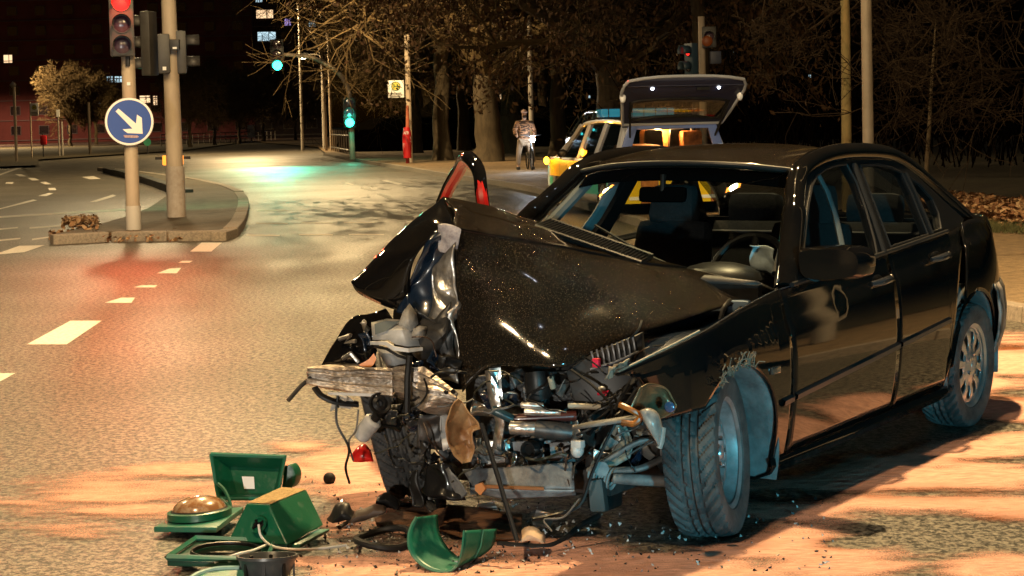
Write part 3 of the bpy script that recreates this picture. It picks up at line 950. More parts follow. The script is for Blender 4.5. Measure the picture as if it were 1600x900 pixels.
# ---- rear screen, boot
MB().grid(coons([p for p in bkh], [Vector((2.86, -.62, 1.06)), Vector((2.98, -.3, 1.07)), Vector((3.0, 0, 1.075)), Vector((2.98, .3, 1.07)), Vector((2.86, .62, 1.06))], 16, 8)).build('rear_screen', GLASS_DARK, car)
bl = [Vector((2.84, y, 1.045 + .02 * (1 - (y / .7) ** 2))) for y in (-.70, -.4, 0, .4, .70)]
be = [Vector((3.60 - .1 * (y / .66) ** 2, y, 1.02 + .02 * (1 - (y / .66) ** 2))) for y in (-.66, -.35, 0, .35, .66)]
MB().grid(coons(bl, be, 16, 10, bulge=(0, 0, .015))).build('boot_lid', PAINTM, car, solid=.015)
bb = [Vector((3.69 - .12 * (y / .66) ** 2, y, .36)) for y in (-.64, -.35, 0, .35, .64)]
MB().grid(coons(be, bb, 16, 10, bulge=(.05, 0, 0))).build('tail_panel', PAINTM, car, solid=.015)
# rear bumper corner (scuffed grey) wrapping round behind the wheel
SCUFF = pm('scuffed_bumper', (.30, .26, .24), (.03, .028, .028), scale=9, rough=.5, stretch=(1, 1, .5), lo=.40, hi=.55)
rows = []
for q in np.linspace(0, 1, 14):
    X = 3.02 + .66 * q
    w = half(X, .6) - (.55 * max(0, X - 3.4) ** 1.7) + .022
    rows.append([Vector((X, -w + o_, z)) for z, o_ in ((.70, .02), (.66, 0), (.55, -.012), (.45, -.004), (.34, .03), (.28, .08))])
MB().grid(rows).build('rear_bumper', SCUFF, car, solid=.012)
# tail lamp
MB().ball((3.42, -.62, .89), (.16, .06, .085)).build('tail_lamp', pm('red_lamp', (.25, .01, .01), rough=.15, coat=1), car)

# ---- floor, cabin shell
b = MB()
b.box((1.85, 0, .22), (3.1, 1.42, .05)); b.build('floor_pan', BLACK, car)
MB().box((.56, 0, .58), (.04, 1.40, .66)).build('bulkhead', BLACK, car)
MB().box((2.80, 0, .66), (.05, 1.36, .78)).build('rear_bulkhead', BLACK, car)
MB().grid(coons([Vector((2.55, -.62, .99)), Vector((2.55, .62, .99))], [Vector((2.95, -.62, 1.05)), Vector((2.95, .62, 1.05))], 6, 4)).build('parcel_shelf', INTR, car, solid=.01)
# inner door skins (both sides)
for s in (-1, 1):
    rows = [[Vector((X, s * .72, .25)), Vector((X, s * .71, .7)), Vector((X, s * .755, .93))] for X in np.linspace(1.66 if s > 0 else .62, 2.7, 8)]
    MB().grid(rows).build('inner_door_skin', pm('door_card', (.05, .052, .056), rough=.7), car, solid=.01)
# wheel tubs
for s in (-1, 1):
    MB().lathe([(.40, -.30), (.40, .0), (.385, .04)], 24, Matrix.Translation((RA[0], s * .80, RA[1])) @ Matrix.Rotation(PI / 2 if s < 0 else -PI / 2, 4, 'X') @ Matrix.Rotation(PI / 2 if s < 0 else -PI / 2, 4, 'Z'), a0=-PI * .58, a1=PI * .58).build('wheel_arch_liner', LINER, car, solid=.01)
# ---- wheels
def tyre_mesh(R=.315, w=.205, nu=220, nv=26):
    prof = []
    for j in range(nv):
        t = j / (nv - 1) * 2 - 1
        prof.append(t)
    rows = []
    for i in range(nu):
        an = 2 * PI * i / nu
        row = []
        # sidewall in
        row.append((.205, -.075)); row.append((.215, -.094)); row.append((.265, -.106)); row.append((.295, -.101))
        for t in prof:
            y = t * w * .475
            r = R - .010 * abs(t) ** 4
            # chevron grooves and two straight channels
            ph = (an * 36 / (2 * PI) + abs(t) * 2.1 + (.5 if t > 0 else 0)) % 1.0
            g = ph < .24 and abs(t) > .12
            ch = abs(abs(t) - .33) < .055 or abs(t) < .05
            sip = ((an * 108 / (2 * PI) + abs(t) * 6.3) % 1.0 < .22) and abs(t) > .4
            r -= .013 if (g or ch) else (.004 if sip else 0)
            row.append((r, y))
        row.append((.295, .101)); row.append((.265, .106)); row.append((.215, .094)); row.append((.205, .075))
        rows.append([Vector((r * math.cos(an), y, r * math.sin(an))) for r, y in row])
    rows.append(rows[0])
    return rows
tyre_rows = tyre_mesh()
tyre_me = None
def wheel(name, loc, steer, camber, cover, outer=-1):
    """parts of the car: a tyre with its rim"""
    R_ = Matrix.Rotation(steer, 3, 'Z') @ Matrix.Rotation(camber, 3, 'X')
    tr = lambda p: R_ @ Vector(p) + Vector(loc)
    t = MB().grid([[tr(p) for p in r] for r in tyre_rows]).build(name, TYRE, car, smooth=40)
    M4 = Matrix.Translation(loc) @ R_.to_4x4()
    # rim barrel
    Mo = M4 @ Matrix.Rotation(PI / 2 * (1 if outer < 0 else -1), 4, 'X')   # local +Z -> outward
    MB().lathe([(.208, -.09), (.196, -.07), (.19, .04), (.203, .075), (.214, .082), (.212, .088), (.196, .078)], 48, Mo).build('rim', RIMST if not cover else COVERM, t)
    # disc with slots
    b = MB(); nsp = 10
    out, zt = .192, (.062 if cover else .03)
    n = nsp * 8
    def ring(r, dz, i): 
        a = 2 * PI * i / n
        return Mo @ Vector((r * math.cos(a), r * math.sin(a), zt + dz))
    if cover: rs = [(.0, .022), (.045, .022), (.07, .010), (.105, .006), (.130, .010), (.168, .006), (.192, .0), (.205, .012)]
    else: rs = [(.0, .0), (.052, .0), (.06, -.012), (.105, -.012), (.118, .012), (.15, .010), (.168, -.005), (.196, -.01)]
    for k in range(len(rs) - 1):
        for i in range(n):
            if cover:
                hole = (k in (3, 4) and i % 8 < 4)
            else:
                hole = (k == 4 and i % 8 < 3)
            if hole: continue
            b.add([ring(*rs[k], i), ring(*rs[k], i + 1), ring(*rs[k + 1], i + 1), ring(*rs[k + 1], i)], [(0, 1, 2, 3)])
    b.build('wheel_cover' if cover else 'rim_disc', COVERM if cover else RIMST, t, smooth=50, solid=.006)
    MB().lathe([(0, -.02), (.19, -.02)], 32, Mo).build('brake_disc', DARK_MET, t)
    b = MB()
    for k in range(5):
        a = 2 * PI * k / 5
        b.lathe([(0, .03), (.009, .03), (.011, .0)], 6, Mo @ Matrix.Translation((.056 * math.cos(a), .056 * math.sin(a), zt)))
        b.build('wheel_bolt', CHROME, t) if k == 4 else None
    MB().lathe([(0, .03), (.026, .03), (.033, .018), (.034, 0)], 20, Mo @ Matrix.Translation((0, 0, zt))).build('hub_cap', pm('hub_cap', (.35, .36, .38), rough=.3, metal=.6), t)
    return t
wheel('front_wheel', (0.0, -.735, .315), math.radians(14.5), math.radians(-4.0), False)
wheel('rear_wheel', (2.725, -.748, .315), 0, math.radians(1.5), True)
wheel('rear_wheel', (2.725, .748, .315), 0, 0, True, outer=1)
wheel('front_wheel', K(618, 661, 7.5), math.radians(38), math.radians(-13), False, outer=1)

# liner hanging behind the left front wheel
rows = []
for q in np.linspace(0, 1, 18):
    an = math.radians(95 - 118 * q)
    r = .372 + .008 * math.sin(q * 9)
    rows.append([Vector((FA[0] + r * math.cos(an) * 1.0, y, FA[1] + r * math.sin(an) + .0)) for y in (-.845, -.80, -.70, -.58, -.5)])
MB().grid(rows).build('wheel_arch_liner', LINER, car, solid=.006)
# front inner strip below the wing
rows = [[Vector((X, y, .535 + .02 * math.sin(X * 9) - .06 * (y + .8) / .3)) for y in (-.80, -.72, -.6, -.5)] for X in np.linspace(-.6, -.25, 8)]
MB().grid(rows).build('liner_strip', LINER, car, solid=.01)
# torn fibres on the arch lip
b = MB()
for _ in range(46):
    a = math.radians(random.uniform(70, 125))
    p = Vector((FA[0] + .355 * math.cos(a), -half(0, .64) - .004, FA[1] + .355 * math.sin(a)))
    pts = [p]
    for k in range(4):
        p = p + Vector((random.gauss(0, .014), random.gauss(-.004, .006), random.gauss(.006, .010)))
        pts.append(p)
    b.tube(pts, .0026, n=4)
tag(b.build('torn_fibres', pm('dusty_fibre', (.16, .13, .10), rough=.9, spec=0), fender), kind='stuff')

# ---- door mirror
mc = CY_(1308, 410, -.95)
b = MB()
pts = [(-.02, -.125, -.065), (.0, -.125, .05)]
prof = [(1255, 392), (1268, 386), (1300, 384), (1335, 385), (1352, 390), (1360, 402), (1360, 420), (1352, 432), (1320, 437), (1275, 437), (1258, 425)]
front = [CX_(u, v, .78) for u, v in prof]
c = sum(front, Vector()) / len(front)
f2 = [c + (p - c) * .86 + Vector((-.09, 0, 0)) for p in front]
f1 = [c + (p - c) * .99 + Vector((-.05, 0, 0)) for p in front]
bk = [p + Vector((.05, 0, 0)) for p in front]
cl = lambda l: catmull(l, 4, closed=True) 
loops = [cl(f2), cl(f1), cl(front), cl(bk)]
n = len(loops[0])
vs = [p for l in loops for p in l]
fs = [(k * n + i, k * n + (i + 1) % n, (k + 1) * n + (i + 1) % n, (k + 1) * n + i) for k in range(3) for i in range(n)]
fs.append(tuple(range(n))); fs.append(tuple(3 * n + i for i in range(n))[::-1])
mirror_o = MB().add(vs, fs).build('door_mirror', PAINTM, car, smooth=50)
MB().tube([CY_(1262, 430, -.80), CY_(1275, 432, -.88)], .035, n=10, flat=.6).build('mirror_foot', TRIM, mirror_o)

# ---- cabin furniture
def seat(y, x=1.42, back=True):
    s = MB()
    s.box((x, y, .42), (.52, .50, .16), Matrix.Rotation(-.08, 3, 'Y'))
    so = s.build('seat_cushion', CLOTH, car, bevel=.05)
    bk_ = MB().box((x + .33, y, .78), (.14, .47, .64), Matrix.Rotation(.28, 3, 'Y'), taper=.84)
    bo = bk_.build('seat_back', CLOTH, car, bevel=.055)
    MB().box((x + .41, y, 1.17), (.11, .27, .20), Matrix.Rotation(.15, 3, 'Y'), taper=.85).build('headrest', CLOTH, bo, bevel=.045)
    for d in (-.06, .06):
        MB().tube([(x + .38, y + d, 1.02), (x + .40, y + d, 1.12)], .007, n=6).build('headrest_post', CHROME, bo)
seat(-.37); seat(.37)
MB().box((2.36, 0, .44), (.50, 1.26, .2)).build('rear_bench', CLOTH, car, bevel=.06)
for y in (-.34, .34):
    r = MB().box((2.58, y, .80), (.16, .62, .50), Matrix.Rotation(.35, 3, 'Y'), taper=.93).build('rear_seat_back', CLOTH, car, bevel=.07)
    MB().box((2.69, y, 1.10), (.12, .30, .17), Matrix.Rotation(.2, 3, 'Y')).build('headrest', CLOTH, r, bevel=.05)
# dashboard
rows = coons([Vector((.56, -.69, .925)), Vector((.50, 0, .94)), Vector((.56, .69, .925))], [Vector((.98, -.69, .80)), Vector((.92, 0, .86)), Vector((.98, .69, .82))], 20, 8, bulge=(0, 0, .05))
MB().grid(rows).build('dashboard', pm('dash_vinyl', (.016, .016, .017), rough=.55, bump=.2, bscale=160), car, solid=.03)
MB().box((.98, 0, .66), (.03, 1.36, .34)).build('dash_front', BLACK, car)
MB().ball((.85, -.37, .90), (.16, .20, .075)).build('instrument_binnacle', BLACK, car)
# steering wheel with the burst airbag
swc = Vector((1.13, -.37, .90))
MS = Matrix.Translation(swc) @ Matrix.Rotation(math.radians(-62), 4, 'Y')
ring = [MS @ Vector((.185 * math.cos(a), .185 * math.sin(a), 0)) for a in np.linspace(0, 2 * PI, 40)]
sw = MB().tube(ring, .016, n=8, cap=False).build('steering_wheel', BLACK, car)
for a in (0, 2.3, -2.3):
    MB().tube([MS @ Vector((.18 * math.cos(a), .18 * math.sin(a), 0)), MS @ Vector((0, 0, -.03))], .016, n=6).build('spoke', BLACK, sw)
rows = []
for j in range(12):
    rows.append([])
    for i in range(14):
        p = CPl(1170 + i * 3.2 + j * .6, 380 + j * 3.6 + i * .9, (1, 0, .45), .985 + .403)
        p = p + noise.noise_vector(p * 14) * .03
        rows[-1].append(p)
MB().grid(rows).build('airbag', pm('airbag_cloth', (.55, .62, .68), (.40, .46, .5), scale=25, rough=.8), sw, solid=.003)
# rear view mirror
rm = MB().box((1.03, 0.0, 1.255), (.03, .24, .07), Matrix.Rotation(.2, 3, 'Y')).build('rear_view_mirror', pm('mirror_back', (.002,.002,.002), rough=1, spec=0), car, bevel=.02)
MB().tube([(1.03, 0, 1.27), (1.04, 0, 1.345)], .014, n=8).build('mirror_stem', BLACK, rm)
# seat belt
MB().grid([[tilt(1302, 266) + Vector((.0, .10, 0)) + Vector((q * .02, 0, 0)), tilt(1302, 266) + Vector((.03 + q * .02, .10, 0))] for q in (0, 1)]).build('belt_anchor', INTR, car)
pil = [tilt(1302, 270) + Vector((0, .08, 0)), tilt(1318, 300) + Vector((0, .08, 0)), tilt(1332, 340) + Vector((0, .08, 0)), tilt(1346, 405) + Vector((0, .08, 0))]
MB().tube(pil, .03, n=8, flat=.4).build('pillar_lining', INTR, car)
for pl in ([Vector((1.20, .555, 1.325)), Vector((.97, .635, 1.14)), Vector((.72, .69, .95))],):
    MB().tube([p + Vector((.05, -.045, -.01)) for p in pl], .028, n=8).build('pillar_lining', INTR, car)
rb = [Vector((p.x, -p.y, p.z)) for p in pil]
MB().tube(rb, .035, n=8, flat=.5).build('pillar_lining', INTR, car)

# ---- open front right door: its window frame sticks up behind the bonnet
RIM_RED = pm('door_seal_red_glow', (.55, .012, .010), rough=.3, coat=.5)  # red light on the open door's frame, painted as seal colour
fr = [K(756, 330, 8.30), K(752, 300, 8.32), K(749, 272, 8.38), K(742, 256, 8.48), K(732, 246, 8.62), K(724, 246, 8.80), K(716, 262, 8.95), K(700, 290, 9.15), K(684, 330, 9.3)]
fc = catmull(fr, 6)
od = MB().tube(fc, .034, n=10, flat=.75).build('front_right_door', PAINTM, car)
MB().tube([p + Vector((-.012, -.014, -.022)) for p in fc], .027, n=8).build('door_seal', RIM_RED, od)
low = [K(757, 330, 8.30), K(684, 330, 9.3)]
d_ = (low[1] - low[0])
MB().poly([low[0] + Vector((0, 0, 0)), low[1] + Vector((0, 0, .03)), low[1] + Vector((0, 0, -.62)) , low[0] + Vector((0, 0, -.66))], thick=(.03, .06, 0)).build('door_panel', PAINTM, od, bevel=.01)
# ---- the smashed front end: every torn piece is a part of the car
def KK(l): return [K(*p) for p in l]
DK = pm('dark_blue_black_paint', (0.006, 0.014, 0.03), rough=0.25, coat=1.0)
PRIMER = pm('torn_primer', (0.42, 0.40, 0.42), (0.22, 0.2, 0.22), scale=30, rough=.6, bump=.5, bscale=60)
ridge = KK([(706, 357, 7.04), (800, 373, 7.12), (900, 391, 7.25), (1000, 411, 7.42), (1072, 419, 7.5)])
front = KK([(722, 612, 6.86), (744, 588, 6.86), (765, 571, 6.85), (825, 572, 6.80), (880, 573, 6.77), (940, 545, 6.85), (1000, 519, 6.95), (1110, 483, 7.2), (1207, 457, 7.42)])
lft = KK([(706, 357, 7.04), (712, 440, 6.97), (716, 520, 6.91), (722, 612, 6.86)])
rgt = KK([(1072, 419, 7.5), (1140, 434, 7.52), (1207, 457, 7.42)])
MB().grid(coons(ridge, front, 60, 40, bulge=CARI.to_3x3() @ Vector((0, -.012, .008)), wob=.022, wsc=5, left=lft, right=rgt)).build('bonnet', HOODM, car, smooth=60, solid=.012)
bonnet = car.children[-1] if False else bpy.data.objects['bonnet']
back = KK([(692, 307, 7.46), (755, 319, 7.62), (835, 347, 7.9), (950, 387, 7.8), (1072, 417, 7.56)])
MB().grid(coons(back, ridge, 50, 16, wob=.035, wsc=5, left=KK([(692, 307, 7.46), (712, 330, 7.3), (706, 357, 7.04)]), seed=2)).build('bonnet_fold', HOODM, bonnet, smooth=60, solid=.008)
MB().tube([p + Vector((0, 0, .001)) for p in resample(catmull(ridge, 8), 30)], [.006 + .005 * abs(noise.noise(Vector((i * .6, 0, 3)))) for i in range(30)], n=8).build('fold_edge', PAINTM, bonnet)
MB().grid(coons(KK([(692, 307, 7.46), (640, 351, 7.36), (590, 400, 7.22), (548, 440, 7.14)]), KK([(708, 353, 7.06), (674, 371, 7.06), (645, 412, 7.04), (640, 491, 7.10)]), 36, 22,
        bulge=CARI.to_3x3() @ Vector((-.02, -.06, .02)), wob=.02, wsc=6, left=KK([(692, 307, 7.46), (704, 330, 7.25), (708, 353, 7.06)]), right=KK([(548, 440, 7.14), (560, 459, 7.12), (600, 477, 7.10), (640, 491, 7.10)]), seed=3)).build('bonnet_corner', PAINTM, bonnet, smooth=60, solid=.012)
tag(bpy.data.objects['bonnet_corner'], 'bonnet corner bent up into a black flap')
# crumpled underside in the V of the fold
MB().grid(coons(KK([(664, 378, 7.06), (690, 362, 7.05), (708, 357, 7.04)]), KK([(618, 488, 7.08), (660, 500, 7.04), (704, 505, 7.0)]), 34, 34, wob=.06, wsc=9, seed=5)).build('folded_underside', DK, bonnet, smooth=28, solid=.006)
MB().grid(coons(KK([(684, 352, 7.04), (700, 350, 7.02), (720, 358, 7.0)]), KK([(686, 392, 7.06), (700, 396, 7.02), (712, 384, 6.99)]), 14, 12, wob=.03, wsc=14, seed=6)).build('torn_primer', PRIMER, bonnet, smooth=40)
MB().grid(coons(KK([(676, 420, 7.02), (712, 378, 6.98)]), KK([(660, 565, 6.98), (690, 590, 6.92), (716, 600, 6.88)]), 26, 40, wob=.085, wsc=9, seed=8)).build('crumpled_panel', STEEL, car, smooth=30, solid=.005)
MB().grid(coons(KK([(648, 480, 6.98), (672, 500, 6.95), (705, 470, 6.94)]), KK([(655, 570, 6.97), (680, 585, 6.93), (716, 580, 6.9)]), 20, 20, wob=.09, wsc=11, seed=9)).build('crumpled_panel', DARK_MET, car, smooth=30, solid=.005)
# vent grille at the cowl
gq = KK([(836, 360, 7.62), (862, 350, 7.80), (1020, 406, 7.56), (1002, 417, 7.42)])
gq = [p + Vector((0, 0, .012)) for p in gq]
grille = MB().grid([[gq[0].lerp(gq[3], t), gq[1].lerp(gq[2], t)] for t in np.linspace(0, 1, 12)]).build('cowl_vent', BLACK, car, solid=.012)
b = MB()
for k in range(30):
    t = (k + .5) / 30
    a, c = gq[0].lerp(gq[3], t), gq[1].lerp(gq[2], t)
    b.tube([a + Vector((0, 0, .006)), c + Vector((0, 0, .006))], .0045, n=5)
b.build('vent_slats', TRIM, grille)
b = MB()
b.tube([p + Vector((0, 0, .006)) for p in (gq[0], gq[1], gq[2], gq[3], gq[0])], .009, n=6)
b.build('vent_frame', TRIM, grille)
# wipers
MB().tube(KK([(1072, 425, 7.6), (1010, 398, 7.75), (930, 352, 8.0)]), .006, n=6).build('wiper', BLACK, car)

# ---- engine bay, seen through the gap along the left wing
rows = [[Vector((X, y, zbelt(X) - .10 - .05 * (y + .74) / .5 + .012 * math.sin(X * 14))) for y in (-.735, -.66, -.55, -.40, -.28)] for X in np.linspace(-.25, .62, 26)]
MB().grid(rows).build('inner_wing', DK, car, solid=.01)
rows = [[Vector((X, -(half(X, zbelt(X)) - .004), zbelt(X) - .006)), Vector((X, -(half(X, zbelt(X)) - .03), zbelt(X) - .012)), Vector((X, -(half(X, zbelt(X)) - .045), zbelt(X) - .045)), Vector((X, -(half(X, zbelt(X)) - .10), zbelt(X) - .06)), Vector((X, -(half(X, zbelt(X)) - .11), zbelt(X) - .11))] for X in np.linspace(-.48, .66, 30)]
MB().grid(rows).build('wing_gutter', DK, car, solid=.004)
b = MB()
Ms = Matrix.Translation(K(1062, 545, 7.1))
b.lathe([(0, .065), (.03, .066), (.05, .055), (.095, .04), (.115, .02), (.13, -.05)], 24, Ms)
b.build('strut_tower', pm('dusty_dome', (.12, .12, .125), (.05, .05, .055), scale=20, rough=.5), car)
for l, r, mname in (([(1000, 505, 7.1), (1040, 487, 7.15), (1080, 484, 7.2), (1125, 483, 7.25)], .008, 'w'), ([(1125, 500, 7.2), (1132, 480, 7.22), (1140, 470, 7.3)], .01, 'b'), ([(1150, 492, 7.25), (1165, 475, 7.3), (1195, 462, 7.4)], .012, 'b')):
    MB().tube(catmull(KK(l), 5), r, n=8).build('hose', pm('pale_hose', (.5, .48, .4), rough=.4) if mname == 'w' else BLACK, car)
MB().box(K(1160, 480, 7.35), (.16, .10, .07), Matrix.Rotation(.2, 3, 'Z')).build('fluid_reservoir', pm('blue_grey_plastic', (.10, .16, .24), rough=.4), car, bevel=.015)
# filter housing with ribs: a black wall facing forward under the bonnet edge
fh = MB().poly(KK([(884, 580, 6.80), (925, 553, 6.80), (1003, 520, 6.80), (1006, 560, 6.78), (985, 610, 6.76), (955, 640, 6.76), (900, 640, 6.78)]), thick=(.05, .02, 0)).build('filter_housing', BLACK, car, bevel=.006)
for k in range(9):
    u = 924 + k * 8.0; v0 = 549 - k * 2.9
    MB().tube(KK([(u, v0, 6.775), (u + 3, v0 + 12, 6.765), (u + 5, v0 + 25, 6.77)]), .0042, n=6).build('rib', pm('rib_plastic', (.10, .11, .13), rough=.35), fh)
MB().tube(KK([(922, 577, 6.765), (960, 566, 6.76), (998, 549, 6.765)]), .004, n=6).build('seam', MATS['rib_plastic'], fh)
MB().box(K(932, 567, 6.74), (.02, .028, .035)).build('red_tag', pm('red_plastic', (.6, .02, .06), rough=.4), fh, bevel=.004)
# battery box with ribs
bx = K(945, 585, 6.98)
RB = Matrix.Rotation(.0, 3, 'Z')
bb_ = MB().box(bx + Vector((.12, 0, -.02)), (.28, .36, .24)).build('air_filter_box', BLACK, car, bevel=.015)
b = MB()
for k in range(11):
    y = -.16 + .032 * k
    b.box(bx + Vector((-.03, y, .062)), (.03, .011, .075), Matrix.Rotation(-.15, 3, 'Y'))
b.build('ribs', pm('ribbed_plastic', (.035, .038, .045), rough=.35), bb_, bevel=.003)
MB().ball(K(940, 608, 6.72), (.02, .014, .012)).build('pale_connector', WHITEPL, car)
MB().tube(KK([(934, 616, 6.7), (950, 612, 6.72), (944, 622, 6.7)]), .006, n=6).build('red_clip', MATS['red_plastic'], car)
# engine block and bulk behind the torn front
MB().box((.12, -.02, .48), (.55, .62, .50)).build('engine_block', pm('oily_engine', (.012, .013, .014), (.06, .06, .058), scale=14, rough=.4, metal=.4, bump=.5, bscale=25), car, bevel=.03)
MB().box((.2, .55, .66), (.5, .36, .34)).build('crushed_inner_wing', BLACK, car, bevel=.03)
MB().box((.05, -.5, .45), (.34, .22, .3)).build('gearbox_side', DARK_MET, car, bevel=.03)

# ---- crushed right wing and headlamp
MB().grid(coons(KK([(602, 482, 7.15), (560, 496, 7.12), (524, 530, 7.06), (502, 570, 7.0)]), KK([(615, 500, 7.1), (596, 530, 7.02), (588, 555, 7.0), (590, 578, 6.97)]), 24, 18, bulge=CARI.to_3x3() @ Vector((-.04, -.05, .02)), wob=.035, wsc=9, seed=11)).build('crushed_wing', PAINTM, car, smooth=40, solid=.008)
hl = MB().add(KK([(580, 504, 6.95), (604, 498, 6.97), (634, 500, 6.96), (662, 518, 6.95), (658, 540, 6.90), (636, 541, 6.87), (618, 538, 6.87), (606, 531, 6.88), (582, 531, 6.92), (600, 516, 6.90), (628, 515, 6.88)])
    , [(0, 1, 9), (1, 2, 10, 9), (2, 3, 10), (3, 4, 5, 10), (5, 6, 10), (6, 7, 9, 10), (7, 8, 9), (8, 0, 9)]).build('headlamp_housing', WHITEPL, car, smooth=20, solid=.012, bevel=0)
tag(hl, 'milky white headlamp back shell hanging loose')
MB().poly(KK([(585, 506, 6.925), (603, 501, 6.93), (624, 502, 6.92), (604, 517, 6.885), (586, 523, 6.895)]), thick=(.004, 0, 0)).build('housing_window', pm('smoky_lens', (.10, .12, .13), rough=.25, coat=.5), hl)
led = KK([(581, 533, 6.885), (605, 533, 6.85), (617, 541, 6.84), (637, 544, 6.84), (658, 542, 6.87)])
led2 = KK([(582, 538, 6.885), (604, 539, 6.85), (616, 547, 6.84), (637, 550, 6.84), (658, 547, 6.87)])
MB().grid([led, led2]).build('housing_ledge', WHITEPL, hl, smooth=0, solid=.014, off=1)
MB().add(KK([(588, 545, 6.93), (606, 543, 6.91), (622, 550, 6.90), (640, 553, 6.91), (634, 570, 6.90), (618, 581, 6.90), (604, 573, 6.92), (612, 560, 6.88)]), [(0, 1, 7), (1, 2, 7), (2, 3, 7), (3, 4, 7), (4, 5, 7), (5, 6, 7), (6, 0, 7)]).build('housing_foot', WHITEPL, hl, smooth=20, solid=.008)
TAB = pm('dusty_white_plastic', (.40, .39, .36), (.25, .24, .22), scale=40, rough=.7)
MB().add(KK([(622, 508, 6.91), (630, 486, 6.93), (640, 474, 6.95), (651, 489, 6.94), (654, 506, 6.92), (641, 519, 6.90), (638, 498, 6.90)]), [(0, 1, 6), (1, 2, 6), (2, 3, 6), (3, 4, 6), (4, 5, 6), (5, 0, 6)]).build('bracket_tab', TAB, hl, smooth=20, solid=.008)
MB().add(KK([(645, 514, 6.89), (655, 509, 6.89), (667, 510, 6.90), (668, 522, 6.90), (654, 530, 6.88), (642, 531, 6.88), (655, 518, 6.87)]), [(0, 1, 6), (1, 2, 6), (2, 3, 6), (3, 4, 6), (4, 5, 6), (5, 0, 6)]).build('bracket_tab', TAB, hl, smooth=20, solid=.008)
MB().tube(KK([(585, 541, 6.86), (604, 545, 6.84), (622, 556, 6.83), (636, 560, 6.84)]), .006, n=6).build('housing_lead', BLACK, hl)
for l in ([(530, 530, 6.98), (548, 524, 6.95), (540, 535, 6.96), (556, 533, 6.94)], [(536, 560, 6.95), (548, 552, 6.93), (560, 566, 6.93)]):
    MB().tube(KK(l), .009, n=6).build('bent_bracket', STEEL, car)
MB().grid(coons(KK([(560, 570, 6.9), (575, 562, 6.9), (584, 552, 6.9)]), KK([(570, 575, 6.9), (582, 572, 6.9), (588, 560, 6.9)]), 6, 5)).build('indicator_shard', pm('amber_plastic', (.7, .22, .02), rough=.2, coat=.5), car)

# ---- bumper beam torn in two
def beam(top, bot, prof, nu=40, wob=.0, seed=0):
    T, B_ = resample(catmull(KK(top), 8), nu), resample(catmull(KK(bot), 8), nu)
    out = CARI.to_3x3() @ Vector((-.15, -1, .1))
    rows = []
    for t, o_ in prof:
        row = []
        for i in range(nu):
            p = T[i].lerp(B_[i], t) + out * o_
            p += noise.noise_vector(p * 9 + Vector((seed, 0, 0))) * wob
            row.append(p)
        rows.append(row)
    return MB().grid(rows)
prof = [(0, -.07), (0, 0), (.10, .012), (.16, .0), (.26, .0), (.30, .026), (.36, .026), (.40, .004), (.62, .004), (.68, .024), (.9, .026), (1, .0), (1, -.07)]
bm1 = beam([(478, 573, 6.93), (520, 571, 6.90), (570, 573, 6.86), (616, 579, 6.83)], [(477, 602, 6.93), (520, 611, 6.90), (570, 618, 6.86), (618, 621, 6.83)], prof, wob=.014).build('bumper_beam', ALU, car, smooth=30, solid=.004)
tag(bm1, 'scraped aluminium bumper beam, left half')
bm2 = beam([(614, 582, 6.84), (650, 581, 6.80), (680, 592, 6.76), (710, 612, 6.74)], [(616, 625, 6.84), (645, 636, 6.80), (680, 643, 6.76), (714, 638, 6.74)], prof, wob=.05, seed=4).build('bumper_beam', ALU, car, smooth=30, solid=.004)
tag(bm2, 'crumpled right half of the bumper beam')
for (u, v) in ((696, 613), (707, 612)):
    MB().lathe([(0, 0), (.008, 0), (.010, .006)], 10, Matrix.Translation(K(u, v, 6.68)) @ Matrix.Rotation(PI / 2, 4, 'Y')).build('bolt_hole', BLACK, bm2)
MB().tube(KK([(486, 590, 6.93), (470, 603, 6.9), (450, 626, 6.86)]), .009, n=8).build('rod', DARK_MET, car)
MB().tube(catmull(KK([(492, 606, 6.9), (502, 618, 6.88), (525, 628, 6.88), (560, 632, 6.9)]), 5), .016, n=8, flat=.6).build('bumper_strip', BLACK, car)
MB().poly(KK([(512, 613, 6.84), (588, 615, 6.81), (588, 620, 6.81), (513, 617, 6.84)]), thick=(.02, 0, 0)).build('white_strip', WHITEPL, car)
MB().grid(coons(KK([(522, 622, 6.9), (540, 618, 6.88), (556, 630, 6.9)]), KK([(516, 642, 6.9), (532, 638, 6.88), (548, 640, 6.9)]), 8, 6, wob=.03, wsc=20)).build('torn_foam', pm('dirty_foam', (.5, .46, .4), rough=.9), car, smooth=0)
# vertical strut and horn
MB().tube(KK([(640, 556, 6.76), (637, 590, 6.74), (636, 645, 6.74)]), .013, n=8).build('strut', BLACK, car)
MB().lathe([(.01, 0), (.04, .0), (.045, .01), (.04, .02), (.03, .012), (.018, .02), (.012, .012)], 18, Matrix.Translation(K(593, 631, 6.82)) @ Matrix.Rotation(1.2, 4, 'X') @ Matrix.Rotation(-.6, 4, 'Y')).build('horn', BLACK, car)
a, c = K(563, 682, 6.92), K(585, 655, 6.88)
bt = MB().tube([a, a.lerp(c, .08), a.lerp(c, .92), c], [.030, .036, .036, .026], n=16).build('reservoir_bottle', WHITEPL, car)
MB().tube([c, c + (c - a) * .3], .018, n=10).build('bottle_cap', BLACK, bt)
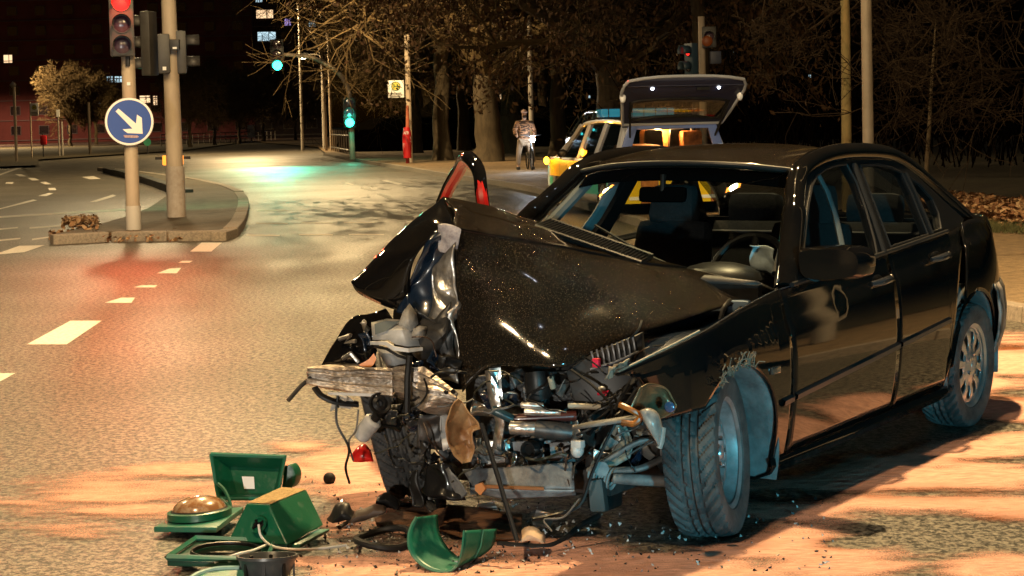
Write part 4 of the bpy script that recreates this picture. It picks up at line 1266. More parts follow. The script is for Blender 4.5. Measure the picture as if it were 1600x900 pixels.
# amber / brown broken piece
fr_ = MB().grid(coons(KK([(716, 622, 6.62), (706, 634, 6.60), (697, 656, 6.58), (697, 682, 6.58), (706, 708, 6.60), (722, 725, 6.62)]), KK([(722, 628, 6.66), (735, 646, 6.66), (753, 668, 6.66), (738, 676, 6.64), (742, 698, 6.64), (736, 722, 6.64)]), 26, 12, bulge=CARI.to_3x3() @ Vector((.0, .05, 0)), wob=.018, wsc=30, seed=20)).build('broken_splash_guard', pm('tan_plastic', (.15, .06, .02), (.40, .25, .12), scale=7, rough=.45, bump=.3, bscale=50), car, smooth=40, solid=.004)
# black glossy fragments low at the right wheel
for k, (T_, B_, mm) in enumerate([
    ([(668, 728, 6.8), (690, 722, 6.76), (706, 728, 6.76)], [(660, 772, 6.78), (690, 780, 6.74), (728, 782, 6.72)], TRIM),
    ([(700, 730, 6.74), (712, 745, 6.72), (728, 772, 6.70)], [(690, 735, 6.78), (705, 760, 6.75), (716, 780, 6.73)], GREYPL),
    ([(640, 738, 6.85), (652, 734, 6.84)], [(644, 790, 6.84), (660, 792, 6.83)], BLACK),
    ([(655, 648, 6.86), (690, 645, 6.84)], [(650, 700, 6.9), (696, 705, 6.86)], DARK_MET),
    ([(690, 650, 6.84), (698, 648, 6.83)], [(692, 705, 6.82), (702, 700, 6.81)], WHITEPL)]):
    MB().grid(coons(KK(T_), KK(B_), 14, 12, wob=.03, wsc=13, seed=30 + k)).build('torn_plastic', mm, car, smooth=35, solid=.006)
# ---- middle: radiator package, crossmember, undertray
MB().poly(KK([(744, 588, 6.98), (890, 580, 6.92), (905, 690, 6.98), (900, 775, 7.05), (735, 772, 7.08), (728, 690, 7.03)]), thick=(.05, 0, 0)).build('radiator', pm('radiator_core', (.012, .014, .015), (.04, .045, .05), scale=30, rough=.5, bump=.6, bscale=70), car)
MB().tube(KK([(768, 578, 6.82), (772, 620, 6.80), (782, 660, 6.80), (774, 715, 6.84)]), [.03, .026, .022, .02], n=10, flat=.5).build('radiator_post', STEEL, car)
MB().grid(coons(KK([(764, 575, 6.80), (782, 574, 6.80)]), KK([(770, 615, 6.78), (786, 625, 6.78)]), 6, 10, wob=.02, wsc=20)).build('foil_shield', pm('crumpled_foil', (.75, .8, .8), rough=.2, metal=1), car, smooth=25)
for (u0, v0, u1, v1, d, r, mm) in ((798, 668, 842, 670, 6.74, .026, STEEL), (838, 670, 892, 676, 6.74, .034, DARK_MET), (815, 633, 848, 634, 6.74, .012, STEEL), (820, 643, 875, 645, 6.73, .014, STEEL), (800, 655, 900, 650, 6.80, .02, pm('dark_red_hose', (.06, .015, .012), rough=.3, coat=.5)),
                                   (888, 634, 938, 636, 6.72, .011, pm('pale_bracket', (.24, .22, .17), rough=.5)), (770, 640, 800, 655, 6.78, .018, pm('teal_hose', (.02, .05, .06), rough=.3)), (838, 584, 842, 620, 6.86, .05, BLACK), (860, 590, 864, 606, 6.80, .012, MATS['pale_bracket'])):
    MB().tube([K(u0, v0, d), K((u0 * 2 + u1) / 3, (v0 * 2 + v1) / 3, d - .01), K(u1, v1, d)], r, n=12).build('pipe', mm, car)
for k, q in enumerate([[(752, 690), (795, 686), (800, 720), (760, 728)], [(800, 690), (860, 688), (862, 718), (804, 722)], [(845, 692), (900, 690), (902, 722), (850, 720)]]):
    MB().poly(KK([(u, v, 6.88) for u, v in q]), thick=(.04, 0, 0)).build('mounting_plate', STEEL if k == 0 else GREYPL, car, bevel=.004)
MB().lathe([(0, 0), (.02, 0), (.026, .012), (.034, .012), (.034, -.03)], 16, Matrix.Translation(K(827, 703, 6.8)) @ Matrix.Rotation(-PI / 2, 4, 'Y')).build('mount_bush', BLACK, car)
b = MB()
for (u, v) in ((797, 690), (850, 703), (872, 700), (765, 705), (790, 712)):
    b.lathe([(0, .012), (.009, .012), (.010, 0)], 6, Matrix.Translation(K(u, v, 6.8)) @ Matrix.Rotation(-PI / 2, 4, 'Y'))
b.build('bolts', CHROME, car)
MB().grid(coons(KK([(722, 733, 6.80), (790, 730, 6.72), (894, 722, 6.72)]), KK([(738, 760, 6.74), (800, 764, 6.66), (898, 764, 6.66)]), 30, 10, wob=.012, wsc=9, seed=40)).build('undertray', GREYPL, car, smooth=40, solid=.006)
MB().grid(coons(KK([(735, 764, 6.74), (800, 766, 6.66), (898, 767, 6.66)]), KK([(745, 772, 6.8), (800, 780, 6.72), (900, 774, 6.72)]), 30, 6, wob=.01, wsc=9, seed=41)).build('undertray_lip', pm('bluish_plate', (.28, .32, .34), (.12, .13, .14), scale=18, rough=.35), car, smooth=40, solid=.006)
MB().tube(KK([(748, 760, 6.70), (800, 762, 6.64), (850, 764, 6.64)]), .007, n=6).build('rust_bar', pm('rusty_bar', (.22, .09, .03), rough=.8), car)
MB().poly(KK([(742, 758, 6.66), (752, 754, 6.66), (758, 764, 6.66), (750, 774, 6.66), (742, 766, 6.66)]), thick=(.01, 0, 0)).build('rust_flake', pm('rust_orange', (.45, .18, .06), rough=.8), car)
MB().ball(K(902, 703, 6.66), (.03, .024, .030)).build('white_connector', WHITEPL, car)
MB().box(K(903, 694, 6.65), (.035, .045, .03)).build('white_connector', WHITEPL, car, bevel=.006)
MB().box((.05, -.02, .2), (.5, .8, .1)).build('front_subframe', DARK_MET, car, bevel=.02)

# ---- left headlamp remains
MB().grid(coons(KK([(1000, 606, 6.23), (1018, 600, 6.27), (1040, 608, 6.31), (1056, 634, 6.33)]), KK([(985, 640, 6.23), (1008, 650, 6.25), (1030, 652, 6.29), (1052, 642, 6.31)]), 16, 12, bulge=CARI.to_3x3() @ Vector((.02, .06, 0)), wob=.012, wsc=16)).build('headlamp_bowl', pm('brown_reflector', (.22, .16, .09), (.10, .07, .04), scale=14, rough=.25, metal=.5), car, smooth=50, solid=.005)
MB().ball(K(1046, 636, 6.23), (.010, .022, .020)).build('blue_lens', pm('blue_lens', (.02, .06, .14), rough=.1, coat=1), car)
MB().tube(catmull(KK([(968, 632, 6.21), (985, 640, 6.19), (1000, 650, 6.19), (990, 662, 6.19), (972, 660, 6.21)]), 5), .011, n=8).build('indicator_holder', pm('orange_plastic', (.40, .12, .012), (.12, .04, .01), scale=20, rough=.35), car)
MB().grid(coons(KK([(999, 642, 6.15), (1012, 637, 6.15), (1028, 645, 6.16), (1036, 670, 6.17)]), KK([(1003, 654, 6.15), (1012, 672, 6.14), (1024, 690, 6.14), (1030, 698, 6.15)]), 14, 10, bulge=CARI.to_3x3() @ Vector((0, -.025, 0)), wob=.006, wsc=25)).build('clear_lens_shard', pm('frosted_lens', (.30, .29, .27), (.16, .155, .15), scale=20, rough=.3, coat=.5), car, smooth=50, solid=.004)
MB().tube(KK([(1036, 668, 6.17), (1034, 688, 6.16), (1030, 700, 6.16)]), .011, n=8).build('lens_clip', MATS['frosted_lens'], car)
MB().tube(catmull([Vector((X, -(half(X, zbelt(X)) - .012), zbelt(X) + .004)) for X in (-.66, -.58, -.46, -.34, -.2)], 4), .005, n=6).build('wing_bracket', pm('pale_dusty_metal', (.26, .22, .16), (.12, .10, .08), scale=40, rough=.6), car)
MB().grid(coons([Vector((-.69, -.735, .735)), Vector((-.60, -.745, .755))], [Vector((-.70, -.70, .69)), Vector((-.58, -.70, .72))], 10, 6, wob=.03, wsc=40)).build('wing_bracket', MATS['pale_dusty_metal'], car, solid=.006)
# ---- suspension on the left
PALE = pm('dusty_pale_metal', (.17, .18, .175), (.09, .09, .088), scale=16, rough=.6, bump=.3, bscale=40)
MB().tube(KK([(960, 748, 6.75), (1000, 750, 6.72), (1042, 752, 6.72)]), [.020, .022, .022], n=12).build('tie_rod', PALE, car)
prof = []
for k in range(9): prof += [(.022 + .012 * k / 9, .012 * k), (.033 + .012 * k / 9, .012 * k + .006)]
a, c = K(922, 736, 6.8), K(962, 750, 6.75)
Mb = Matrix.Translation(a) @ (c - a).to_track_quat('Z', 'Y').to_matrix().to_4x4()
MB().lathe(prof, 16, Mb).build('bellows', pm('dusty_bellows', (.20, .23, .23), rough=.6), car, smooth=20)
MB().grid(coons(KK([(955, 668, 6.85), (975, 664, 6.83), (990, 690, 6.8)]), KK([(922, 728, 6.85), (950, 735, 6.82), (985, 716, 6.78)]), 12, 12, wob=.03, wsc=12, seed=44)).build('lower_shield', pm('pale_green_plate', (.24, .28, .25), (.13, .15, .13), scale=14, rough=.6), car, smooth=40, solid=.008)
MB().tube(catmull(KK([(920, 735, 6.8), (960, 712, 6.75), (1000, 690, 6.72), (1030, 692, 6.75)]), 5), .020, n=10, flat=.6).build('control_arm', PALE, car)
MB().tube(catmull(KK([(960, 735, 6.78), (1000, 732, 6.74), (1036, 716, 6.78)]), 5), .022, n=10, flat=.6).build('control_arm', PALE, car)
MB().ball((-.0, -.60, .33), (.13, .07, .13)).build('hub_carrier', DARK_MET, car)
MB().tube([(.02, -.58, .3), (.03, -.53, .72)], .04, n=12).build('shock_absorber', DARK_MET, car)
MB().box(K(945, 770, 6.9), (.12, .1, .12)).build('lower_bracket', BLACK, car, bevel=.02)
MB().poly(KK([(918, 752, 6.72), (940, 748, 6.72), (946, 800, 6.72), (922, 800, 6.72)]), thick=(.03, 0, 0)).build('mud_flap', pm('dark_teal_rubber', (.02, .03, .03), rough=.6), car, bevel=.006)
MB().tube([K(938, 731, 6.72), K(940, 733, 6.66)], .028, n=14).build('pulley', DARK_MET, car)

# ---- wiring looms, hoses and bent scraps that hang out of the wreck
rr = random.Random(11)
WM = [BLACK, RUBBER, pm('brown_wire', (.04, .02, .012), rough=.5), pm('grey_wire', (.07, .068, .065), rough=.5), pm('olive_wire', (.025, .025, .014), rough=.5), BLACK, BLACK]
def scribble(u0, v0, u1, v1, d, n, r0=.002, r1=.0055, L=60):
    for _ in range(n):
        u, v = rr.uniform(u0, u1), rr.uniform(v0, v1)
        a = rr.uniform(0, 6.28); pts = []
        dd = d + rr.uniform(-.06, .06)
        for k in range(6):
            pts.append((u, v, dd + rr.uniform(-.03, .03)))
            a += rr.gauss(0, .38)
            u += math.cos(a) * L / 6; v += math.sin(a) * L / 6
        MB().tube(catmull(KK(pts), 4), rr.uniform(r0, r1), n=6).build('wire', rr.choice(WM), car)
scribble(590, 630, 700, 680, 6.86, 6, L=80)
scribble(660, 680, 720, 750, 6.84, 4, L=60)
scribble(640, 550, 690, 640, 6.74, 5, L=70)
scribble(870, 620, 990, 720, 6.70, 11, L=80)
scribble(760, 580, 900, 640, 6.80, 6, L=70)
scribble(740, 640, 800, 740, 6.78, 5, L=60)
scribble(950, 580, 1010, 650, 6.62, 5, L=60)
scribble(900, 540, 990, 620, 6.78, 8, L=70)
def scraps(u0, v0, u1, v1, d, n, s0=8, s1=22, mats=None):
    for _ in range(n):
        u, v = rr.uniform(u0, u1), rr.uniform(v0, v1)
        s, t = rr.uniform(s0, s1), rr.uniform(s0, s1) * .7
        a = rr.uniform(0, 3.1); ca, sa = math.cos(a), math.sin(a)
        f_ = lambda x, y, e: (u + x * ca - y * sa, v + x * sa + y * ca, d + e)
        e = [rr.uniform(-.05, .05) for _ in range(4)]
        MB().grid(coons(KK([f_(-s, -t, e[0]), f_(0, -t * rr.uniform(.6, 1.3), e[0]), f_(s, -t, e[1])]), KK([f_(-s, t, e[2]), f_(s, t * rr.uniform(.3, 1), e[3])]), 9, 7, wob=.03, wsc=18, seed=rr.random() * 50)).build('bent_scrap', rr.choice(mats), car, smooth=30, solid=.004)
MX = [BLACK, TRIM, DARK_MET, STEEL, GREYPL, BLACK, DK, DARK_MET]
scraps(585, 635, 720, 672, 6.95, 14, mats=MX)
scraps(662, 670, 725, 730, 6.92, 9, mats=MX)
scraps(560, 500, 600, 560, 7.0, 4, 6, 12, [BLACK, STEEL, DK])
scraps(755, 585, 900, 690, 6.88, 16, mats=MX)
scraps(745, 690, 900, 730, 6.82, 12, 6, 14, [STEEL, GREYPL, CHROME, BLACK])
scraps(895, 630, 1010, 740, 6.80, 16, 7, 16, MX + [PALE])
scraps(650, 560, 716, 640, 6.86, 8, 8, 18, [DK, DK, STEEL, BLACK])
scraps(662, 715, 722, 785, 6.9, 8, 8, 18, [BLACK, TRIM, DARK_MET])
for l, r in (([(1018, 588, 6.6), (985, 622, 6.58), (952, 680, 6.56), (925, 740, 6.56), (905, 790, 6.55), (862, 806, 6.5), (832, 812, 6.45)], .0065),
             ([(905, 780, 6.5), (880, 808, 6.45), (850, 812, 6.43), (862, 830, 6.4)], .004),
             ([(528, 615, 6.88), (526, 660, 6.86), (545, 700, 6.86), (540, 730, 6.9), (546, 755, 6.95)], .005),
             ([(560, 640, 6.88), (556, 672, 6.87), (545, 690, 6.86), (552, 720, 6.9)], .0035),
             ([(893, 578, 6.76), (930, 606, 6.66), (956, 640, 6.62), (935, 670, 6.62)], .006),
             ([(960, 640, 6.6), (1000, 575, 6.64), (1040, 556, 6.7)], .008)):
    MB().tube(catmull(KK(l), 6), r, n=6).build('cable', BLACK if r > .0045 else MATS['grey_wire'], car)
MB().tube(KK([(752, 662, 6.62), (778, 745, 6.52), (808, 846, 6.36)]), .0095, n=8).build('loose_rod', pm('glossy_black_rod', (.015, .016, .018), rough=.25), car)
# ================================================================== broken traffic light pieces on the road
GREEN = pm('green_signal_plastic', (0.005, 0.085, 0.042), (0.03, 0.10, 0.062), scale=26, rough=0.34, rough2=.6, bump=.12, bscale=40, lo=.55, hi=.72, detail=8)
GREEN2 = pm('green_signal_faded', (0.012, 0.15, 0.10), (0.05, 0.14, 0.10), scale=24, rough=.35)
LENS = pm('dusty_signal_lens', (0.22, 0.10, 0.04), (0.36, 0.24, 0.14), scale=20, rough=.25, coat=.6, lo=.45, hi=.6)
WCAB = pm('white_cable', (.62, .62, .60), rough=.5)
def PP(l): return [P(*p) for p in l]
# open housing, standing
sg = thing('signal_housing', 'open green traffic light housing with a square white sticker inside, standing on the sand', 'traffic light part', G(390, 786))
SI = Matrix.Translation(sg.location).inverted()
def S(root, u, v, d): return P(u, v, d) - root.location
h0 = [S(sg, 330, 710, 7.55), S(sg, 446, 714, 7.45), S(sg, 434, 779, 7.38), S(sg, 341, 779, 7.46)]      # rim
h1 = [S(sg, 337, 715, 7.66), S(sg, 440, 718, 7.56), S(sg, 424, 763, 7.52), S(sg, 352, 764, 7.6)]       # floor of the box
nrm = (h0[1] - h0[0]).cross(h0[3] - h0[0]).normalized()
if nrm.y > 0: nrm = -nrm
h1 = [p - nrm * .05 for p in [h0[0].lerp(h0[2], .10), h0[1].lerp(h0[3], .10), h0[2].lerp(h0[0], .10), h0[3].lerp(h0[1], .10)]]
hm = [p - nrm * .08 for p in [h0[0].lerp(h0[2], .16), h0[1].lerp(h0[3], .16), h0[2].lerp(h0[0], .16), h0[3].lerp(h0[1], .16)]]
b = MB().add(h0 + h1 + hm, [(i, (i + 1) % 4, 4 + (i + 1) % 4, 4 + i) for i in range(4)] + [(4 + i, 4 + (i + 1) % 4, 8 + (i + 1) % 4, 8 + i) for i in range(4)] + [(8, 9, 10, 11)])
b.build('housing_shell', GREEN, sg, smooth=0, solid=.010, bevel=.006)
MB().tube(h0 + [h0[0]], .010, n=6, cap=False).build('housing_rim', GREEN2, sg, smooth=0)
wq = [hm[0].lerp(hm[1], a).lerp(hm[3].lerp(hm[2], a), c_) + nrm * .018 for a, c_ in ((.24, .38), (.50, .38), (.52, .80), (.26, .80))]
MB().poly(wq).build('sticker', pm('white_sticker', (.8, .8, .82), rough=.5), sg)
bs = S(sg, 446, 745, 7.5)
b = MB()
b.poly([S(sg, 444, 728, 7.5)] + [S(sg, 447 + 15 * math.cos(a), 745 - 20 * math.sin(a), 7.5) for a in np.linspace(1.2, -1.2, 11)] + [S(sg, 440, 764, 7.5)], thick=(.02, .05, 0))
b.build('visor_stub', GREEN, sg, bevel=.004)
b = MB().tube(catmull([S(sg, 340, 755, 7.44), S(sg, 352, 768, 7.43), S(sg, 360, 790, 7.4), S(sg, 345, 778, 7.42)], 4), .008, n=6); b.build('hinge', GREEN2, sg)

# closed trapezoid housing, lying
tg = thing('signal_housing', 'green trapezoid traffic light housing with a dusty top and a white cable from its socket', 'traffic light part', G(435, 852))
T_ = lambda u, v, d: P(u, v, d) - tg.location
f0 = [T_(385, 787, 6.78), T_(421, 789, 6.72), T_(450, 852, 6.62), T_(356, 846, 6.72)]
f1 = [T_(440, 762, 7.08), T_(479, 765, 7.02), T_(506, 820, 6.92), T_(420, 818, 7.0)]
mid0 = T_(441, 831, 6.645); mid1 = T_(503, 808, 6.93)
vs = f0 + f1
MB().add(vs, [(0, 1, 2, 3), (7, 6, 5, 4), (0, 4, 5, 1), (1, 5, 6, 2), (2, 6, 7, 3), (3, 7, 4, 0)]).build('housing_shell', GREEN, tg, smooth=0, bevel=.006)
up = (f0[1] - f0[0]).cross(f1[0] - f0[0]).normalized(); up = up if up.z > 0 else -up
MB().grid(coons([f0[0].lerp(f1[0], .03) + up * .003, f0[1].lerp(f1[1], .03) + up * .003], [f1[0] + up * .003, f1[1] + up * .003], 12, 20, wob=.002, wsc=60, bulge=up * .003)).build('sand_crust', pm('sand_crust', (.42, .30, .14), (.25, .17, .07), scale=60, rough=.95, bump=.8, bscale=120), tg)
fl = [T_(468, 857, 6.66), T_(514, 831, 6.90), T_(516, 826, 6.90), T_(470, 850, 6.66)]
MB().poly(fl, thick=(-.05, .0, .0)).build('flange', GREEN2, tg, bevel=.003)
n0 = (f0[1] - f0[0]).cross(f0[3] - f0[0]).normalized(); n0 = n0 if n0.y < 0 else -n0
Ms = Matrix.Translation(T_(405, 821, 6.69) + n0 * .002) @ n0.to_track_quat('Z', 'Y').to_matrix().to_4x4()
MB().lathe([(.0, .0), (.024, .0), (.026, .006), (.033, .008), (.035, .0)], 20, Ms).build('socket', GREEN, tg)
for dx in (-.016, .016):
    MB().lathe([(0, .004), (.009, .004), (.010, .0)], 12, Ms @ Matrix.Translation((dx, 0, .0))).build('socket_hole', BLACK, tg)
b = MB()
for a in (.7, -.7): b.box(Ms @ Vector((0, 0, .006)), (.052, .008, .006), Ms.to_3x3() @ Matrix.Rotation(a, 3, 'Z'))
b.build('socket_cross', TRIM, tg)
cb = MB().tube(catmull([T_(404, 820, 6.66), T_(408, 838, 6.62), T_(425, 853, 6.58), T_(455, 858, 6.55), T_(500, 857, 6.6), T_(541, 852, 6.7)], 8), .0048, n=6).build('cable', WCAB, tg)

# lens door: square plate with a round dusty lens
lg = thing('signal_lens_door', 'green traffic light door with a round dusty brown lens facing up', 'traffic light part', G(300, 842))
Lq = lambda u, v, d: P(u, v, d) - lg.location
pl = [Lq(240, 823, 6.98), Lq(338, 824, 6.86), Lq(380, 792, 7.22), Lq(290, 797, 7.32)]
MB().poly(pl, thick=(0, 0, -.022)).build('door_plate', GREEN2, lg, bevel=.005)
ctr = (pl[0] + pl[1] + pl[2] + pl[3]) / 4
ex = (pl[1] - pl[0]).normalized(); ez = ex.cross((pl[3] - pl[0])).normalized(); ez = ez if ez.z > 0 else -ez; ey = ez.cross(ex)
ML = Matrix.Translation(ctr + ez * .004 + ey * -.0) @ Matrix((ex, ey, ez)).transposed().to_4x4()
MB().lathe([(.128, .0), (.128, .026), (.115, .030), (.112, .020)], 40, ML).build('lens_ring', GREEN, lg)
MB().lathe([(.114, .026), (.106, .034), (.100, .036)], 40, ML).build('lens_gasket', RUBBER, lg)
MB().lathe([(.108, .028), (.100, .048), (.08, .066), (.045, .080), (0, .085)], 40, ML).build('lens', LENS, lg)
MB().lathe([(.10, -.022), (.08, -.06), (.0, -.075)], 28, ML).build('lens_bowl', BLACK, lg)

# open frame door lying flat
og = thing('signal_lens_door', 'empty green traffic light door frame with a round hole, lying flat in front', 'traffic light part', G(335, 880))
Oq = lambda u, v, d: P(u, v, d) - og.location
pl = [Oq(261, 876, 6.42), Oq(415, 880, 6.38), Oq(428, 851, 6.68), Oq(306, 846, 6.74)]
ex = (pl[1] - pl[0]).normalized(); ez = ex.cross(pl[3] - pl[0]).normalized(); ez = ez if ez.z > 0 else -ez; ey = ez.cross(ex)
cc = (pl[0] + pl[1] + pl[2] + pl[3]) / 4
hole = [cc + ex * .118 * math.cos(a) + ey * .112 * math.sin(a) for a in np.linspace(0, 2 * PI, 36)[:-1]]
MB().poly(pl, [hole], thick=(0, 0, -.02)).build('door_plate', pm('dark_green_plastic', (.006, .045, .03), rough=.3), og, bevel=.003)
rim = [p + ez * .012 for p in pl]
MB().tube(rim + [rim[0]], .012, n=4, cap=False).build('door_rim', GREEN2, og, smooth=0)
MB().lathe([(.118, .0), (.120, .012), (.128, .014), (.13, .0)], 36, Matrix.Translation(cc) @ Matrix((ex, ey, ez)).transposed().to_4x4()).build('hole_ring', BLACK, og)
MB().tube(catmull([Oq(335, 879, 6.4), Oq(370, 866, 6.42), Oq(395, 860, 6.5), Oq(420, 850, 6.62)], 5), .005, n=6).build('cable', WCAB, og)

# black reflector bowl
p0 = G(418, 905)
bg_ = thing('reflector_bowl', 'black round plastic bowl from the traffic light standing at the lower edge', 'traffic light part', P(417, 872, 6.22) + Vector((0, 0, -.085)))
Mt = Matrix.Rotation(-.12, 4, 'X')
MB().lathe([(0, .005), (.06, .0), (.088, .045), (.102, .082), (.108, .084), (.108, .094), (.100, .094), (.094, .082), (.08, .045), (.055, .01), (0, .012)], 36, Mt).build('bowl', pm('grey_black_plastic', (.035, .04, .045), (.06, .065, .07), scale=14, rough=.35), bg_)
for k in range(8):
    a = 2 * PI * k / 8
    b = MB()
    b.box(Mt @ Vector((.093 * math.cos(a), .093 * math.sin(a), .05)), (.006, .012, .07), Matrix.Rotation(a, 3, 'Z'))
    b.build('bowl_rib', BLACK, bg_)
# teal door at the very bottom edge
eg = thing('signal_lens_door', 'teal signal door edge cut off by the bottom of the picture, beside the black bowl', 'traffic light part', G(335, 905))
Eq = lambda u, v, d: P(u, v, d) - eg.location
MB().tube(catmull([Eq(296, 905, 6.15), Eq(312, 896, 6.2), Eq(340, 889, 6.24), Eq(375, 888, 6.22)], 5), .010, n=8).build('door_rim', pm('pale_teal', (.22, .36, .34), rough=.3), eg)
MB().poly([Eq(296, 908, 6.15), Eq(318, 896, 6.2), Eq(345, 891, 6.23), Eq(380, 890, 6.2), Eq(385, 930, 6.05), Eq(290, 930, 6.05)], thick=(0, 0, -.02)).build('door_plate', GREEN2, eg)

# visor: a half tube
vg_ = thing('signal_visor', 'curved green half tube traffic light visor lying in the middle of the debris', 'traffic light part', G(690, 893))
Vq = lambda u, v, d: P(u, v, d) - vg_.location
near = [Vq(650, 808, 6.42), Vq(640, 828, 6.38), Vq(638, 850, 6.35), Vq(646, 870, 6.33), Vq(664, 886, 6.30), Vq(688, 894, 6.28), Vq(706, 891, 6.28), Vq(716, 880, 6.29), Vq(722, 858, 6.30), Vq(725, 829, 6.33)]
farr = [Vq(683, 804, 6.58), Vq(684, 824, 6.56), Vq(690, 843, 6.54), Vq(700, 858, 6.52), Vq(714, 870, 6.50), Vq(728, 876, 6.48), Vq(745, 872, 6.48), Vq(760, 864, 6.48), Vq(772, 850, 6.49), Vq(777, 826, 6.52)]
MB().grid(coons(near, farr, 40, 10)).build('visor_shell', pm('visor_green', (.006, .12, .075), (.04, .17, .12), scale=22, lo=.5, hi=.7, detail=8, rough=.4, bump=.1, bscale=50), vg_, smooth=60, solid=.004)
MB().tube(catmull(near, 6), .0045, n=6).build('visor_rim', GREEN2, vg_)
sm = [n_.lerp(f_, .55) for n_, f_ in zip(near[7:], farr[7:])]
MB().tube([p + Vector((.004, -.006, 0)) for p in sm], .003, n=6).build('visor_seam', GREEN2, vg_)

# black gasket ring, ball, strips, small pieces
def small(name, label, cat, base):
    return thing(name, label, cat, base)
rg = MB()
c0 = G(600, 846, .02)
pts = [c0 + Vector((.105 * math.cos(a), .15 * math.sin(a), .012 + .01 * math.sin(a * 2))) for a in np.linspace(0, 2 * PI, 40)]
tag(rg.tube(pts, .014, n=8, cap=False).build('rubber_gasket', RUBBER), 'flat black rubber ring lying left of the green visor', 'gasket')
tag(MB().ball(G(515, 758) + Vector((0, 0, .03)), (.028, .028, .028)).build('rubber_ball_joint', RUBBER), 'small round black plug lying alone on the sand left of the wreck', 'car part')
tag(MB().grid(coons(PP([(546, 712, 7.3), (566, 693, 7.32), (580, 704, 7.3)]), PP([(552, 722, 7.25), (570, 722, 7.24), (584, 721, 7.24)]), 10, 8, bulge=(0, -.03, .02), wob=.008, wsc=20)).build('tail_lamp_shard', pm('bright_red_plastic', (.85, .02, .015), rough=.25, coat=.4), solid=.004), 'bright red plastic shard beside the right front tyre', 'shard')
def lump(name, label, cat, px, d, mat, solid=.006, wob=.02, seed=0):
    T2, B2 = px
    m_ = MB().grid(coons(PP([(u, v, d) for u, v in T2]), PP([(u, v, d - .1) for u, v in B2]), 12, 8, wob=wob, wsc=16, seed=seed, bulge=(0, -.02, .03)))
    return tag(m_.build(name, mat, solid=solid, smooth=35), label, cat)
lump('trim_fragment', 'angular black plastic fragment in the debris right of the green housings', 'car part', ([(512, 812), (534, 788), (552, 800)], [(520, 818), (542, 814), (560, 816)]), 7.02, BLACK, seed=1)
lump('trim_fragment', 'dark bent plastic scrap lying just above the rubber ring', 'car part', ([(592, 778), (606, 770), (628, 784)], [(585, 792), (608, 794), (622, 795)]), 7.1, TRIM, seed=2)
lump('sand_clod', 'pale broken clod of sand beside the fallen black rod', 'clod', ([(815, 832), (836, 826), (852, 838)], [(812, 846), (835, 845), (850, 848)]), 6.55, pm('pale_clod', (.5, .36, .24), rough=.95), seed=3)
lump('trim_fragment', 'thin bent dark strip with an orange mark near the centre of the debris', 'car part', ([(560, 800), (585, 796), (600, 792)], [(545, 818), (575, 812), (604, 800)]), 7.0, pm('dark_rubble', (.05, .03, .02), rough=.6), seed=5)
st = MB().tube(catmull([G(778, 850, .012), G(820, 853, .012), G(855, 854, .012), G(882, 842, .012), G(905, 822, .012), G(935, 806, .012)], 6), .012, n=6)
tag(st.build('sealing_strip', RUBBER), 'black rubber strip lying along the sand in front of the wreck', 'strip')
tag(MB().tube(catmull([G(530, 824, .02), G(560, 806, .03), G(590, 793, .05), G(640, 789, .03), G(700, 800, .02)], 6), .009, n=6).build('wheel_arch_trim', BLACK), 'long curved black trim strip left of the splintered plank', 'strip')
# splintered brown panel under the front
WOODY = pm('splintered_brown_board', (.16, .07, .03), (.05, .024, .012), scale=8, rough=.7, bump=.6, bscale=30, stretch=(1, 6, 6))
m_ = MB().grid(coons([G(585, 812, .03), G(660, 792, .05), G(740, 795, .06), (G(815, 806, .04))], [G(590, 822, .01), G(660, 826, .02), G(740, 842, .02), G(818, 845, .01)], 40, 16, wob=.03, wsc=9, seed=9))
tag(m_.build('splintered_board', WOODY, smooth=25, solid=.008), 'splintered brown board lying under the crushed front behind the green visor', 'board')
for (T2, lab, mt) in (([(838, 800), (868, 808), (858, 826), (832, 820)], 'grey torn scrap of metal where the leaning rod meets the road', STEEL), ([(745, 792), (772, 788), (776, 795), (750, 799)], 'small white oval clip lying on the brown board', WHITEPL)):
    pts = [G(u, v, .05) for u, v in T2]
    tag(MB().poly(pts, thick=(0, 0, .012)).build('metal_scrap' if mt is STEEL else 'white_clip', mt, bevel=.003), lab, 'scrap')
# tiny crumbs of glass and plastic
b = MB()
for _ in range(900):
    if rr.random() < .6: u, v = rr.gauss(700, 130), rr.gauss(835, 30)
    else: u, v = rr.uniform(480, 1300), rr.uniform(770, 895)
    if v < 745: continue
    p = G(u, v, .012); s = rr.uniform(.003, .010)
    R_ = Euler((rr.uniform(0, 3), rr.uniform(0, 3), rr.uniform(0, 3))).to_matrix()
    q = [R_ @ Vector(t) * s + p for t in ((-1, -.6, 0), (1, -.5, .2), (.2, 1, 0), (0, 0, 1))]
    b.add(q, [(0, 1, 2), (0, 1, 3), (1, 2, 3), (2, 0, 3)])
o = b.build('glass_crumbs', [pm('glass_crumb', (.5, .5, .48), rough=.15, spec=1), BLACK, DARK_MET], smooth=0, fix=False)
idx = [rr.randrange(3) for _ in range(len(o.data.polygons))]
o.data.polygons.foreach_set('material_index', idx)
tag(o, 'crumbs of broken glass and plastic scattered in front of the wreck', kind='stuff')
